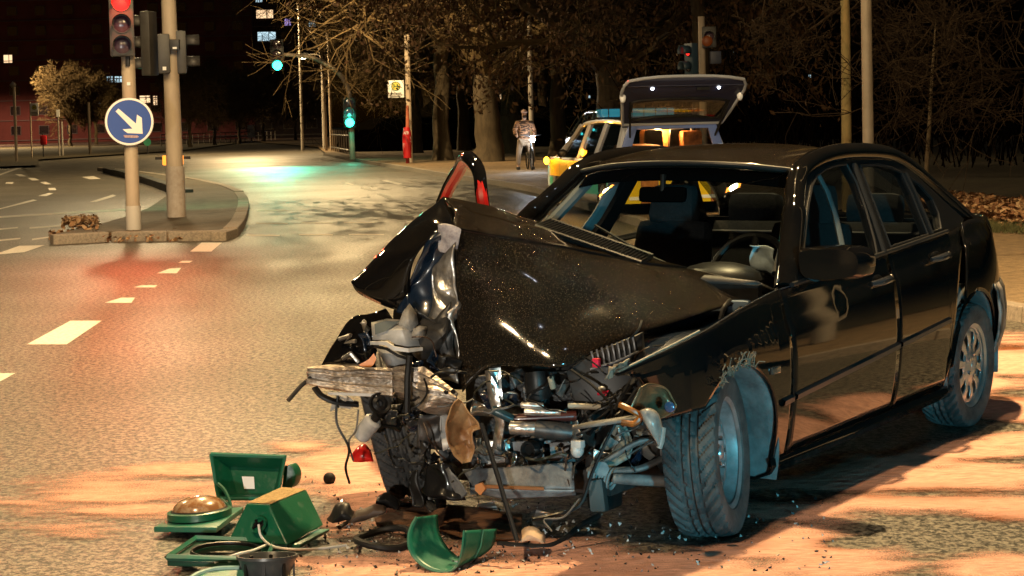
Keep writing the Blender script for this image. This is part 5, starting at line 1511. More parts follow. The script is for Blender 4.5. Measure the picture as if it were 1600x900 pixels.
# ================================================================== traffic signals, signs, poles
RED_ON = pm('red_light_on', (.1, .0, .0), emit=(1.0, .0012, .001), es=9)
RED_DIM = pm('red_light_dim', (.6, .02, .02), emit=(1, .03, .02), es=.5)
GRN_ON = pm('green_light_on', (.1, 1, .7), emit=(.012, 1.0, .56), es=8)
LENS_OFF = pm('unlit_amber_lens', (.06, .03, .05), rough=.2, coat=1)
SIGB = pm('signal_black', (.02, .02, .022), rough=.5)
MAST = pm('weathered_mast', (.52, .42, .31), (.40, .32, .24), scale=4, rough=.6, stretch=(1, 1, .3))
def facing(fwd):
    f = Vector(fwd).normalized(); return f.to_track_quat('-Y', 'Z').to_matrix()
def signal_head(root, c, fwd, lamps, w=.34, mat=GREY_PL, ch=.33, visor=True, name='signal_head'):
    """a stack of chambers centred on c (local to root), each with a lens and visor; lamps: list of materials top to bottom"""
    R_ = facing(fwd)                 # local -Y looks along fwd
    n = len(lamps); hh = ch * n; q = w / .34
    hd = MB().box(c, (w, .17, hh), R_).build(name, mat, root, bevel=.025)
    for k, lm in enumerate(lamps):
        z = hh / 2 - ch * (k + .5)
        o_ = Vector(c) + R_ @ Vector((0, -.087, z))
        Ml = Matrix.Translation(o_) @ R_.to_4x4() @ Matrix.Rotation(PI / 2, 4, 'X')
        MB().lathe([(.0, .02), (.06 * q, .016), (.112 * q, .0)], 24, Ml).build('lens', lm, hd)
        MB().lathe([(.112 * q, 0), (.128 * q, .0), (.130 * q, .02), (.115 * q, .02)], 24, Ml).build('lens_bezel', SIGB, hd)
        if visor:
            MB().lathe([(.130 * q, .0), (.135 * q, .22)], 20, Ml, a0=-.5, a1=PI + .5).build('visor', mat, hd, solid=.006)
    return hd
def pole_thing(name, label, cat, base, top_z, r0, r1, mat=MAST, group=None, lean=(0, 0)):
    t = thing(name, label, cat, base, 0, group)
    MB().tube([(0, 0, -.05), (lean[0] * .5, lean[1] * .5, top_z * .5), (lean[0], lean[1], top_z)], [r0, (r0 + r1) / 2, r1], n=18).build('pole', mat, t)
    return t
WHITEP = pm('white_sign_face', (.88, .88, .86), rough=.4)
SIGNB = pm('sign_blue', (.002, .05, .34), rough=.35)

# --- island: nearest pole with the red light and the blue arrow sign
b1 = G(209, 359, .12)
s1 = pole_thing('traffic_light', 'red traffic light on a pale pole at the island tip above the arrow sign', 'traffic light', b1, 4.1, .105, .10)
D1 = b1.y
tocam = Vector((-b1.x, -b1.y, 0)).normalized()
def L1(u, v, d): return P(u, v, d) - b1
MB().lathe([(.108, 0), (.112, .0), (.112, .35), (.108, .36)], 20).build('base_sleeve', pm('pale_sleeve', (.5, .47, .42), rough=.6), s1)
c = L1(190, 38, D1 - .22)
hd = signal_head(s1, c, tocam, [RED_ON, LENS_OFF, LENS_OFF], w=.36, ch=.315)
MB().box(L1(200, 95, D1 - .1), (.06, .10, .16)).build('bracket', SIGB, s1, bevel=.01)
MB().box(L1(201, 131, D1 - .11), (.05, .01, .05)).build('sticker', WHITEP, s1)
light('red_signal_light', 'SPOT', b1 + c + tocam * .36 + Vector((0, 0, .315)), 150, (1.0, .03, .012), target=b1 + c + tocam * 12 + Vector((1.5, 0, -4.5)), spot_size=math.radians(95), spot_blend=1.0, shadow_soft_size=.1)
light('red_signal_glow', 'POINT', b1 + c + tocam * .6 + Vector((0, 0, .40)), 14, (1.0, .02, .008), shadow_soft_size=.1)
# sign: sits on the same pole but is its own thing
sc_ = P(202, 190, D1 - .16)
sgn = thing('keep_right_sign', 'round blue sign with a white arrow pointing down right, on the island pole', 'road sign', sc_)
Rf = facing(tocam)
Msg = Rf.to_4x4() @ Matrix.Rotation(PI / 2, 4, 'X')
Rr = 37.5 / 2800 * (D1 - .16)
MB().lathe([(0, .0), (Rr, 0), (Rr, -.02), (0, -.02)], 48, Msg).build('sign_plate', GALV, sgn)
MB().lathe([(Rr * .90, .003), (Rr * .985, .003)], 48, Msg).build('white_border', WHITEP, sgn)
MB().lathe([(0, .002), (Rr * .905, .002)], 48, Msg).build('blue_disc', SIGNB, sgn, smooth=0)
ar = [(181, 170), (186, 171), (212, 196), (214, 179), (221, 184), (223, 209), (200, 207.5), (192, 202), (205, 202), (180, 175)]
ar = [(180.5, 174), (185, 169.5), (212.5, 193), (214, 179), (221.5, 184), (223, 209), (199, 208), (191.5, 202), (207, 201)]
def on_sign(u, v, e):
    d = ray(u, v); q = sc_ + tocam * e
    return EYE + d * ((q - EYE).dot(tocam) / d.dot(tocam)) - sc_
apts = [on_sign(u, v, .006) for u, v in ar]
MB().poly(apts).build('arrow', WHITEP, sgn, smooth=0)
stp = [on_sign(u, v, .009) for u, v in ((193, 211), (215, 211.5), (217, 214), (214, 215.5), (195, 215), (193.5, 213))]
MB().poly(stp).build('sticker', pm('pinkish_sticker', (.55, .42, .45), (.3, .2, .25), scale=60, rough=.6), sgn, smooth=0)
MB().box(Rf @ Vector((0, .07, 0)), (.1, .12, .5), Rf).build('clamp', GALV, sgn)

# --- island: second, thicker mast with heads seen from behind and from the side
b2 = G(276, 339, .12); D2 = b2.y
s2 = pole_thing('traffic_light', 'thick mast on the island with grey signal heads seen from behind', 'traffic light', b2, 6.2, .15, .105, lean=(-.03, 0))
def L2(u, v, d): return P(u, v, d) - b2
MB().lathe([(.155, 0), (.16, .0), (.158, .85), (.15, .86)], 20).build('base_sleeve', pm('pale_sleeve2', (.5, .44, .38), (.4, .33, .27), scale=10, rough=.6), s2)
signal_head(s2, L2(256, 84, D2 - .30), -tocam, [LENS_OFF, LENS_OFF], w=.20, ch=.33, visor=False)
signal_head(s2, L2(233, 68, D2 - .05), (-1, .25, 0), [RED_DIM, LENS_OFF, GRN_ON], w=.32, ch=.36)
signal_head(s2, L2(283, 82, D2 + .10), (1, .2, 0), [LENS_OFF, LENS_OFF], w=.30, ch=.36)
MB().box(L2(272, 70, D2 - .28), (.18, .12, .18)).build('push_box', SIGB, s2, bevel=.015)
MB().box(L2(257, 107, D2 - .42), (.06, .01, .06)).build('sticker', WHITEP, s2)
MB().box(L2(273, 75, D2 - .36), (.07, .01, .035)).build('sticker', WHITEP, s2)
light('green_signal_light', 'SPOT', b2 + L2(224, 86, D2 - .05) + Vector((-.3, .05, 0)), 300, (.05, 1.0, .55), target=b2 + Vector((-.5, 6, 0)), spot_size=1.0, spot_blend=1.0, shadow_soft_size=.1)
# orange lamp standing behind the mast
ol = thing('warning_beacon', 'orange road works beacon half hidden behind the thick mast', 'beacon', G(270, 268, .05))
for dx in (-.26, .30):
    MB().box((dx, 0, .42), (.20, .2, .36)).build('lamp_box', pm('orange_beacon', (.85, .22, .02), emit=(1, .28, .03), es=.6), ol, bevel=.04)
MB().box((0, .1, .5), (1.3, .06, .1)).build('bar', SIGB, ol)
MB().tube([(0, .1, 0), (0, .1, .5)], .05, n=8).build('post', SIGB, ol)

# --- curved signal mast over the far lane
bm_ = G(551, 249, .1); DM = bm_.y
sm_ = thing('arched_traffic_light', 'tall arched traffic light mast with two green lights over the far lane', 'traffic light', bm_)
def LM(u, v, d=None): return P(u, v, d or DM) - bm_
MB().tube(catmull([Vector((0, 0, 0)), LM(549, 200), LM(547, 160), LM(543, 138), LM(533, 119), LM(516, 104), LM(490, 91), LM(466, 87), LM(438, 85)], 6), [.13 - .0011 * i for i in range(49)], n=10).build('arched_mast', MAST, sm_)
mtc = Vector((-bm_.x, -bm_.y, 0)).normalized()
signal_head(sm_, LM(433, 86, DM - .2), mtc, [LENS_OFF, LENS_OFF, GRN_ON], w=.60, ch=.46, mat=SIGB)
signal_head(sm_, LM(546, 176, DM - .3), mtc, [LENS_OFF, LENS_OFF, GRN_ON], w=.56, ch=.44, mat=SIGB)
light('green_signal_light', 'SPOT', bm_ + LM(433, 93, DM) + mtc * .8, 900, (.05, 1.0, .62), target=bm_ + LM(440, 262) + mtc * 12, spot_size=math.radians(46), spot_blend=1.0, shadow_soft_size=.15)
light('green_signal_light', 'POINT', bm_ + LM(546, 185, DM) + mtc * .9, 14, (.05, 1.0, .62), shadow_soft_size=.15)
# bright lamp seen beside the mast
fl_ = G(517, 240); 
ll_ = street_lamp('street_lamp', 'lit street lamp on a thin post seen behind the arched signal mast', Vector((-12.3, 118, .1)), 6.2, (-.9, -.3), 1000, pole_r=.08)
MB().ball((-1.15, -.4, 6.05), (.26, .26, .17), 14, 8).build('lamp_globe', pm('warm_white_globe', (1, .9, .7), emit=(1, .78, .5), es=9), ll_)
for (ub, vb, pts, lab) in ((510, 222, [(509, 222), (507, 150), (503, 95), (494, 62), (480, 42), (466, 32)], 'slender whip shaped lamp post bending left, left one of the pair'), (518, 221, [(517, 221), (515, 140), (513, 72), (508, 40), (496, 14), (484, 2)], 'slender whip shaped lamp post bending left, right one of the pair')):
    dd = 128
    wl = thing('lamp_post', lab, 'lamp post', G(ub, vb + 16))
    dd = wl.location.y
    MB().tube(catmull([Vector((0, 0, 0))] + [P(u, v, dd) - wl.location for u, v in pts[1:]], 5), .085, n=8).build('post', MAST, wl)
    tp = P(pts[-1][0] - 4, pts[-1][1], dd) - wl.location
    MB().box(tp, (.7, .3, .14)).build('lamp_housing', GREY_PL, wl, bevel=.03)

# --- bus stop signs: board with a green ringed H on yellow
YEL = pm('stop_yellow', (.72, .60, .10), rough=.4)
GRD = pm('stop_green', (.02, .12, .05), rough=.4)
def bus_stop(name, label, base, cz, w, h, d_off=-.1, pole_top=None, mat=MAST, red=False, r=.05, roff=0):
    t = thing(name, label, 'bus stop sign', base)
    MB().tube([(0, 0, 0), (0, 0, pole_top or cz + h / 2)], r, n=10).build('pole', mat, t)
    x0 = roff
    MB().box((x0, d_off, cz), (w, .04, h)).build('board', WHITEP, t, bevel=.01)
    M = Matrix.Translation((x0, d_off - .024, cz + h * .16)) @ Matrix.Rotation(PI / 2, 4, 'X')
    R0 = w * .29
    MB().lathe([(0, 0), (R0, 0)], 28, M).build('yellow_disc', YEL, t, smooth=0)
    MB().lathe([(R0 * .84, .003), (R0, .003)], 28, M).build('green_ring', GRD, t, smooth=0)
    y = d_off - .030
    for dx in (-.42, .42):
        MB().box((x0 + dx * R0, y, cz + h * .16), (R0 * .22, .004, R0 * 1.05)).build('letter_h_bar', GRD, t)
    MB().box((x0, y, cz + h * .16), (R0 * .72, .004, R0 * .2)).build('letter_h_bar', GRD, t)
    for k, wd in enumerate((.7, .8, .62)):
        MB().box((x0 - (0.8 - wd) * .1, y + .004, cz - h * (.24 + .1 * k)), (w * wd, .004, h * .045)).build('text_line', SIGB, t)
    return t
bs = G(641, 254, .12)
k_ = bs.y / 2800
bus_stop('bus_stop_sign', 'white bus stop board with a ringed H beside a tall pole among the trees', bs, 1.6 + (194 - 144) * k_, 25 * k_, 27 * k_, roff=-19 * k_, pole_top=1.6 + (194 - 60) * k_, r=.11)
# red wrapped litter bin at that pole
rb_ = thing('litter_bin', 'red litter bin with torn posters on the bus stop pole', 'litter bin', G(637, 255, .12))
kk = rb_.location.y / 2800
REDP = pm('bin_red', (.50, .015, .02), (.62, .5, .5), scale=3, rough=.4, lo=.55, hi=.6)
MB().tube([(0, 0, 8 * kk), (0, 0, 40 * kk), (0, 0, 56 * kk)], [6.5 * kk, 7.5 * kk, 5 * kk], n=14).build('bin_body', REDP, rb_)
MB().tube([(0, 0, 0), (0, 0, 10 * kk)], 3 * kk, n=8).build('bin_foot', pm('bin_dark_red', (.2, .01, .01), rough=.5), rb_)
MB().tube([(1.5 * kk, 0, 56 * kk), (2 * kk, 0, 90 * kk)], [3.2 * kk, 2.2 * kk], n=8).build('poster_wrap', pm('red_wrap', (.35, .03, .02), (.5, .2, .1), scale=2, rough=.6), rb_)
lbs = G(50, 246, .1); kl = lbs.y / 2800
bus_stop('bus_stop_sign', 'small bus stop sign with an H at the far left edge of the junction', lbs, 1.6 + (206 - 172) * kl, 13 * kl, 20 * kl, roff=7 * kl, pole_top=1.6 + (206 - 160) * kl, r=1.1 * kl)
# far left posts
def far_post(name, label, cat, u, vb, vt, wpx, mat=MAST):
    b_ = G(u, vb, .1); k = b_.y / 2800
    t = thing(name, label, cat, b_)
    MB().tube([(0, 0, 0), (0, 0, (vb - vt) * k)], wpx * k / 2, n=8).build('post', mat, t)
    return t, k
t, k = far_post('priority_sign', 'yellowish post with a diamond sign seen edge on at far left', 'road sign', 26, 252, 130, 4.5)
Mdi = Matrix.Translation((-1 * k, -2.6 * k, 119 * k)) @ Matrix.Rotation(PI / 4, 4, 'Y')
MB().add([Mdi @ Vector(p) for p in ((-4 * k, 0, -4 * k), (4 * k, 0, -4 * k), (4 * k, 0, 4 * k), (-4 * k, 0, 4 * k))], [(0, 1, 2, 3)]).build('sign_plate', GALV, t, solid=.03)
t, k = far_post('marker_post', 'grey post with a small pale top left of the arrow sign', 'post', 98, 243, 190, 3.5, GALV)
t, k = far_post('marker_post', 'slim leaning post with white cap beside the red bin', 'post', 93, 243, 176, 2.2, GALV)
MB().box((0, 0, 66 * k), (4.5 * k, 3 * k, 11 * k)).build('cap', WHITEP, t)
t, k = far_post('tree_stump_post', 'dark upright post in the verge left of the arrow sign', 'post', 141, 241, 160, 4.5, pm('dark_bark', (.06, .045, .03), rough=.9))
t, k = far_post('litter_bin', 'red litter bin on a post by the small bus stop', 'litter bin', 68, 245, 205, 2, SIGB)
MB().box((1 * k, 0, 26 * k), (10 * k, 6 * k, 15 * k)).build('bin_body', pm('bin_red_plain', (.6, .02, .03), rough=.4), t, bevel=.08)
t, k = far_post('round_sign', 'small round green sign low behind the arrow sign', 'road sign', 231, 240, 222, 2, SIGB)
MB().lathe([(0, -3 * k * .2), (6 * k, -.2 * k)], 20, Matrix.Translation((0, -1.5 * k, 18 * k)) @ Matrix.Rotation(PI / 2, 4, 'X')).build('sign_disc', pm('round_green', (.03, .2, .12), rough=.5), t)
t, k = far_post('notice_sign', 'small white notice board at the end of the far railing', 'sign', 393, 221, 196, 2, SIGB)
MB().box((0, -1 * k, 16 * k), (12 * k, .5 * k, 20 * k)).build('board', pm('notice_grey', (.5, .5, .48), (.2, .2, .2), scale=.8, rough=.6), t)
# far railing: posts and rails
p0, p1 = G(252, 230, .1), G(430, 218, .1)
fr0, fr1 = Vector((p0.x, 165, .1)), Vector((-26, 215, .1))
fr0 = P(252, 232, 165); fr0.z = .1; fr1 = P(430, 216, 215); fr1.z = .1
rl = thing('railing', 'long pale pedestrian railing along the far side of the road', 'railing', fr0)
dv = fr1 - fr0
for z in (1.05, .55):
    MB().tube([Vector((0, 0, z)), dv + Vector((0, 0, z))], .045, n=6).build('rail', GALV, rl)
for i in range(23):
    MB().tube([dv * (i / 22), dv * (i / 22) + Vector((0, 0, 1.05))], .04, n=6).build('post', GALV, rl)
# little fence beside the mast
f0_, f1_ = P(518, 240, 108), P(546, 247, 92)
f0_.z = f1_.z = .12
fn = thing('fence', 'short dark pedestrian fence at the foot of the arched mast', 'fence', f0_)
dv = f1_ - f0_
for z in (.95, .2): MB().tube([Vector((0, 0, z)), dv + Vector((0, 0, z))], .04, n=6).build('rail', DARK_MET, fn)
for i in range(9): MB().tube([dv * (i / 8), dv * (i / 8) + Vector((0, 0, 1.25))], .045, n=6).build('post', MAST, fn)

# --- signal behind the estate car
b3 = Vector((4.75, 43, .12))
s3 = pole_thing('traffic_light', 'dark traffic light with a dim red light rising behind the open tailgate', 'traffic light', P(1100, 250, 43) * 1, 3.9, .09, .08)
s3.location.z = .1; b3 = s3.location.copy()
def L3(u, v, d=43): return P(u, v, d) - b3
signal_head(s3, L3(1080, 92, 42.8), (-.35, -.2, 0), [RED_DIM, LENS_OFF], w=.34, ch=.37, mat=pm('blue_grey_signal', (.03, .06, .09), rough=.5))
signal_head(s3, L3(1108, 58, 42.8), (-.1, -1, 0), [LENS_OFF], w=.34, ch=.50)
MB().box(L3(1118, 90, 42.7), (.26, .2, .3)).build('control_box', pm('dark_blue_box', (.03, .04, .08), rough=.5), s3, bevel=.02)
MB().ball(L3(1105, 64, 42.62), (.13, .06, .13)).build('amber_lens', pm('dim_amber_lens', (.12, .03, .01), emit=(1, .2, .02), es=.012), s3)
# ================================================================== bare trees
BARK = pm('tree_bark', (.09, .066, .038), (.05, .036, .02), scale=6, rough=.9, bump=.8, bscale=14, stretch=(1, 1, .25))
DTWIG = pm('dark_twigs', (.020, .013, .008), (.013, .009, .006), scale=2, rough=.9, spec=.1)
TWIG = pm('twigs', (.105, .073, .036), (.062, .042, .021), scale=2, rough=.9, spec=.1)
LEAFB = pm('withered_leaves', (.12, .06, .022), (.07, .034, .014), scale=2, rough=.9)
rt = random.Random(5)
def grow(seed, height, r0, crown0, spread, levels=4, nb=(7, 5, 5, 5), droop=0.0, upw=.35, trunk_lean=0.0, twig_r=.008, leaves=0, fork=False):
    """returns (trunk mesh builder, crown mesh builder, leaf mesh builder), local to the base"""
    R = random.Random(seed)
    tr, cw, lf = MB(), MB(), MB()
    ends = []
    def branch(p, d, L, r, lv, out):
        n = 4 if lv < 2 else 3
        pts = [p.copy()]
        dd = d.copy()
        for k in range(n):
            dd = (dd + Vector((R.gauss(0, .20), R.gauss(0, .20), R.gauss(0, .16) + (upw * .18 if lv < 2 else -droop * .3)))).normalized()
            pts.append(pts[-1] + dd * (L / n))
        rs = [max(r * (1 - .62 * k / n), twig_r) for k in range(n + 1)]
        out.tube(pts, rs, n=7 if lv == 0 else (5 if lv == 1 else 3), cap=False)
        if lv >= levels:
            if leaves:
                for _ in range(leaves):
                    c = pts[R.randrange(1, n + 1)] + Vector((R.gauss(0, .12), R.gauss(0, .12), R.gauss(-.05, .12)))
                    s = R.uniform(.05, .11); E_ = Euler((R.uniform(0, 6), R.uniform(0, 6), R.uniform(0, 6))).to_matrix()
                    lf.add([c + E_ @ Vector(q) * s for q in ((-1, 0, 0), (0, -.5, .1), (1, 0, 0), (0, .5, .1))], [(0, 1, 2, 3)])
            return
        for k in range(nb[lv]):
            t = R.uniform(.25 if lv else .12, 1.0)
            i = min(n - 1, int(t * n)); q = pts[i].lerp(pts[i + 1], t * n - i)
            ax = (pts[i + 1] - pts[i]).normalized()
            side = ax.orthogonal().normalized()
            side.rotate(Matrix.Rotation(R.uniform(0, 2 * PI), 3, ax))
            nd = (ax * R.uniform(.35, .8) + side * R.uniform(.5, 1.0)).normalized()
            branch(q, nd, L * R.uniform(.42, .68), max(rs[i] * .55, twig_r), lv + 1, cw)
    # trunk
    pts = [Vector((0, 0, -.1)), Vector((0, 0, .15))]
    for k in range(1, 7):
        pts.append(Vector((R.gauss(0, .05) + trunk_lean * k / 6, R.gauss(0, .05), crown0 * k / 6)))
    rs = [r0 * 1.45, r0 * 1.2] + [r0 * (1 - .25 * k / 6) for k in range(1, 7)]
    tr.tube(pts, rs, n=14)
    top = pts[-1]
    nl = nb[0] if not fork else 3
    for k in range(nl + (0 if fork else 2)):
        a = 2 * PI * k / nl + R.uniform(-.4, .4)
        e = R.uniform(.45, 1.25) if not fork else R.uniform(.9, 1.25)
        d = Vector((math.cos(a) * math.cos(e), math.sin(a) * math.cos(e), math.sin(e)))
        L = (height - crown0) * R.uniform(.6, .95) * (spread if e < .8 else 1)
        branch(top - Vector((0, 0, R.uniform(0, crown0 * .25) if not fork else 0)), d, L, r0 * .55, 0, cw)
    # leader
    branch(top, Vector((0, 0, 1)), (height - crown0) * .9, r0 * .7, 0, cw)
    return tr, cw, lf
def tree(name, label, base, args, rot=0.0, leaf_mat=LEAFB, twig=None):
    t = thing(name, label, 'tree', base, rot)
    tr, cw, lf = grow(**args)
    tr.build('trunk', BARK, t, smooth=60, fix=False)
    cw.build('crown', twig or TWIG, t, smooth=0, fix=False)
    if lf.v: lf.build('leaves', leaf_mat, t, smooth=0, fix=False)
    return t
A1 = dict(seed=1, height=15, r0=.38, crown0=3.6, spread=1.0, nb=(7, 7, 7, 6))
T1 = tree('bare_tree', 'bare tree with forked trunk right of the bus stop board', G(762, 252, .12), dict(A1, seed=2, fork=True, crown0=3.2, r0=.55, nb=(6, 8, 6, 6)))
T2 = tree('bare_tree', 'bare street tree with dense twigs left of the forked tree', G(692, 250, .12), dict(A1, seed=3, r0=.36, crown0=4.6), .5)
T3 = tree('oak_tree', 'thick trunked oak with withered brown leaves above the emergency estate car', P(950, 240, 52).xy.to_3d() + Vector((0, 0, .1)), dict(A1, seed=4, r0=.42, crown0=3.5, height=13, nb=(7, 6, 6, 5), leaves=4), 0)
far_specs = [  # u, v base or distance, source, rotation, scale, label
    (655, 112, T2, 1.0, .95, 'bare tree left of the bus stop board, its branches over the arched mast'),
    (648, 92, T2, 3.9, 1.0, 'bare tree just behind the red litter bin'),
    (725, 96, T2, 2.6, .95, 'slim bare tree between the street tree and the forked tree'),
    (800, 84, T1, 4.4, 1.0, 'bare tree standing behind the cyclist'),
    (872, 74, T2, 5.5, 1.0, 'bare tree between the cyclist and the oak'),
    (1020, 78, T1, 1.2, 1.0, 'bare tree far back right of the oak'),
    (632, 165, T2, 4.9, .9, 'distant bare tree filling the gap above the little fence'),
    (670, 140, T1, 0.4, 1.1, 'distant bare tree deep in the park behind the litter bin'),
    (850, 130, T2, 2.0, 1.15, 'distant bare tree deep in the park behind the tall lamp post'),
]
for u, d, src, rz, s, lab in far_specs:
    p = P(u, 220, d); p.z = .1
    dup(src, p, rz, lab, s)
# trunk behind the right hand traffic light
T5 = tree('bare_tree', 'tall bare trunk directly behind the traffic light at the tailgate', P(1095, 240, 48).xy.to_3d() + Vector((0, 0, .1)), dict(seed=9, height=13, r0=.24, crown0=6.4, spread=.9, nb=(5, 5, 4, 3)), twig=DTWIG)
# slim street tree with one branch to the left, and its neighbours
T6 = thing('street_tree', 'slim mossy street tree trunk left of the pale lamp post', 'tree', P(1324, 300, 24).xy.to_3d() + Vector((0, 0, .1)))
k6 = 24 / 2800
MB().tube([Vector((0, 0, -.05)), Vector((.0, 0, 1.2)), Vector((0.01, 0, 2.6)), Vector((-.01, 0, 4.5)), Vector((0, 0, 7))], [.085, .068, .062, .058, .045], n=14).build('trunk', pm('mossy_bark', (.16, .11, .045), (.09, .075, .03), scale=9, rough=.9, bump=.7, bscale=30, stretch=(1, 1, .3)), T6, smooth=60)
b = MB()
R6 = random.Random(21)
def wig(p, d, L, r, lv, n=6, spread=.3, gz=0.0):
    pts = [p]; dd = Vector(d).normalized()
    for k in range(n):
        dd = (dd + Vector((R6.gauss(0, spread), R6.gauss(0, spread * .6), R6.gauss(gz, spread)))).normalized()
        pts.append(pts[-1] + dd * L / n)
    b.tube(catmull(pts, 2), [max(.0045, r * (1 - .7 * i / (2 * n))) for i in range(2 * n + 1)], n=5, cap=False)
    if lv > 0:
        for k in range(5):
            i = R6.randrange(1, n + 1)
            wig(pts[i], dd + Vector((R6.gauss(0, .7), R6.gauss(0, .7), R6.gauss(-.1, .6))), L * R6.uniform(.4, .7), r * .5, lv - 1, n, spread, gz)
o6 = P(1318, 20, 24) - T6.location
wig(o6, (-1, .1, .35), 1.1, .03, 3, spread=.30)
wig(o6 + Vector((-.5, 0, .1)), (-1, .2, -.4), 1.0, .018, 3, spread=.38)
wig(P(1320, 8, 24) - T6.location, (-1, -.2, -.1), 1.3, .022, 3, spread=.3)
wig(P(1328, 16, 24) - T6.location, (1, .2, .5), .5, .012, 1)
wig(P(1322, 2, 24) - T6.location, (.3, .2, 1), 2.0, .03, 3)
b.build('crown', DTWIG, T6, smooth=0, fix=False)
# small tree at right
T7 = thing('young_tree', 'thin young bare tree above the leaf bank at right', 'tree', P(1447, 300, 27).xy.to_3d() + Vector((0, 0, .1)))
MB().tube([P(1447, 300, 27) - T7.location + Vector((0, 0, -.3)), P(1448, 260, 27) - T7.location, P(1452, 200, 27) - T7.location, P(1455, 140, 27) - T7.location, P(1459, 80, 27) - T7.location, P(1462, 30, 27) - T7.location], [.042, .036, .032, .026, .018, .010], n=9).build('trunk', BARK, T7, smooth=60)
b = MB()
for v in range(40, 215, 7):
    for s in (-1, 1):
        if R6.random() < .8:
            wig(P(1459 - (v - 60) * .05, v, 27) - T7.location, (s, R6.uniform(-.5, .5), R6.uniform(.1, .8)), R6.uniform(.4, 1.1), .011, 2, n=5, spread=.22, gz=.0)
b.build('crown', DTWIG, T7, smooth=0, fix=False)
# branches reaching in from a tree standing outside the right edge
T8 = tree('bare_tree', 'bare tree outside the right edge whose long branches reach across the dark', Vector((9.4, 25.5, .1)), dict(seed=14, height=7.5, r0=.16, crown0=2.6, spread=1.0, nb=(4, 3, 3, 2)), twig=DTWIG)
b = MB()
for (u0, v0, u1, v1) in ((1640, 105, 1420, 100), (1640, 112, 1370, 52), (1640, 20, 1400, 12), (1640, 150, 1480, 160), (1640, 118, 1380, 118), (1640, -10, 1420, 60)):
    a, c_ = P(u0, v0, 25.0) - T8.location, P(u1, v1, 23.5) - T8.location
    d = c_ - a
    wig(a, d, d.length, .022, 2, n=8, spread=.13)
    wig(a + d * .4, d + Vector((0, .4, .3)), d.length * .5, .012, 2, n=6, spread=.2)
    wig(a + d * .7, d + Vector((0, -.4, -.3)), d.length * .4, .010, 2, n=6, spread=.2)
b.build('long_branches', DTWIG, T8, smooth=0, fix=False)
# small crowned trees on the far left verge, lit yellow
T9 = tree('verge_tree', 'small round crowned tree nearest the thick mast on the far verge', P(297, 225, 150).xy.to_3d() + Vector((0, 0, .1)), dict(seed=17, height=6.4, r0=.16, crown0=2.3, spread=.95, nb=(7, 7, 6, 5), twig_r=.014))
for u, d, rz, s, lab in ((335, 165, 1.3, 1.05, 'small bare tree second along the far railing'), (374, 180, 2.9, 1.0, 'small bare tree third along the far railing'), (412, 190, 4.0, 1.15, 'small bare tree right of the notice board'), (462, 200, 5.2, 1.0, 'small bare tree left of the whip lamp posts'),
                      (110, 190, .6, 1.2, 'dark bare tree at far left behind the bins'), (150, 210, 2.2, 1.2, 'dark bare tree behind the blue arrow sign')):
    p = P(u, 220, d); p.z = .1
    dup(T9, p, rz, lab, s)
# dark wood behind the pavement: a mass of undergrowth and thin stems
b = MB()
Rw = random.Random(33)
for _ in range(700):
    u = Rw.uniform(1000, 1640); d = Rw.uniform(46, 95)
    p = P(u, 200, d); p.z = .1
    h = Rw.uniform(1.5, 6); x = Vector((Rw.gauss(0, .25), Rw.gauss(0, .25), 1)).normalized()
    b.tube([p, p + x * h * .5, p + x * h + Vector((Rw.gauss(0, .4), Rw.gauss(0, .4), 0))], [.025, .016, .008], n=3, cap=False)
tag(b.build('undergrowth', pm('dark_stems', (.006, .004, .003), rough=.95, spec=0), smooth=0, fix=False), 'dark thicket of thin bare stems behind the pavement on the right', kind='stuff')
hg = MB()
for i in range(46):
    x = -6 + i * 3.2
    hg.ball((x, 108 + Rw.uniform(-6, 6), .5), (Rw.uniform(2.5, 4.5), 2.5, Rw.uniform(1.5, 3.2)), 9, 6)
o = hg.build('hedge_mass', pm('dark_hedge', (.006, .005, .003), (.010, .008, .005), scale=3, rough=.95, spec=0, bump=1, bscale=6), smooth=0, fix=False)
tag(o, 'low dark hedges far back in the park', kind='stuff')
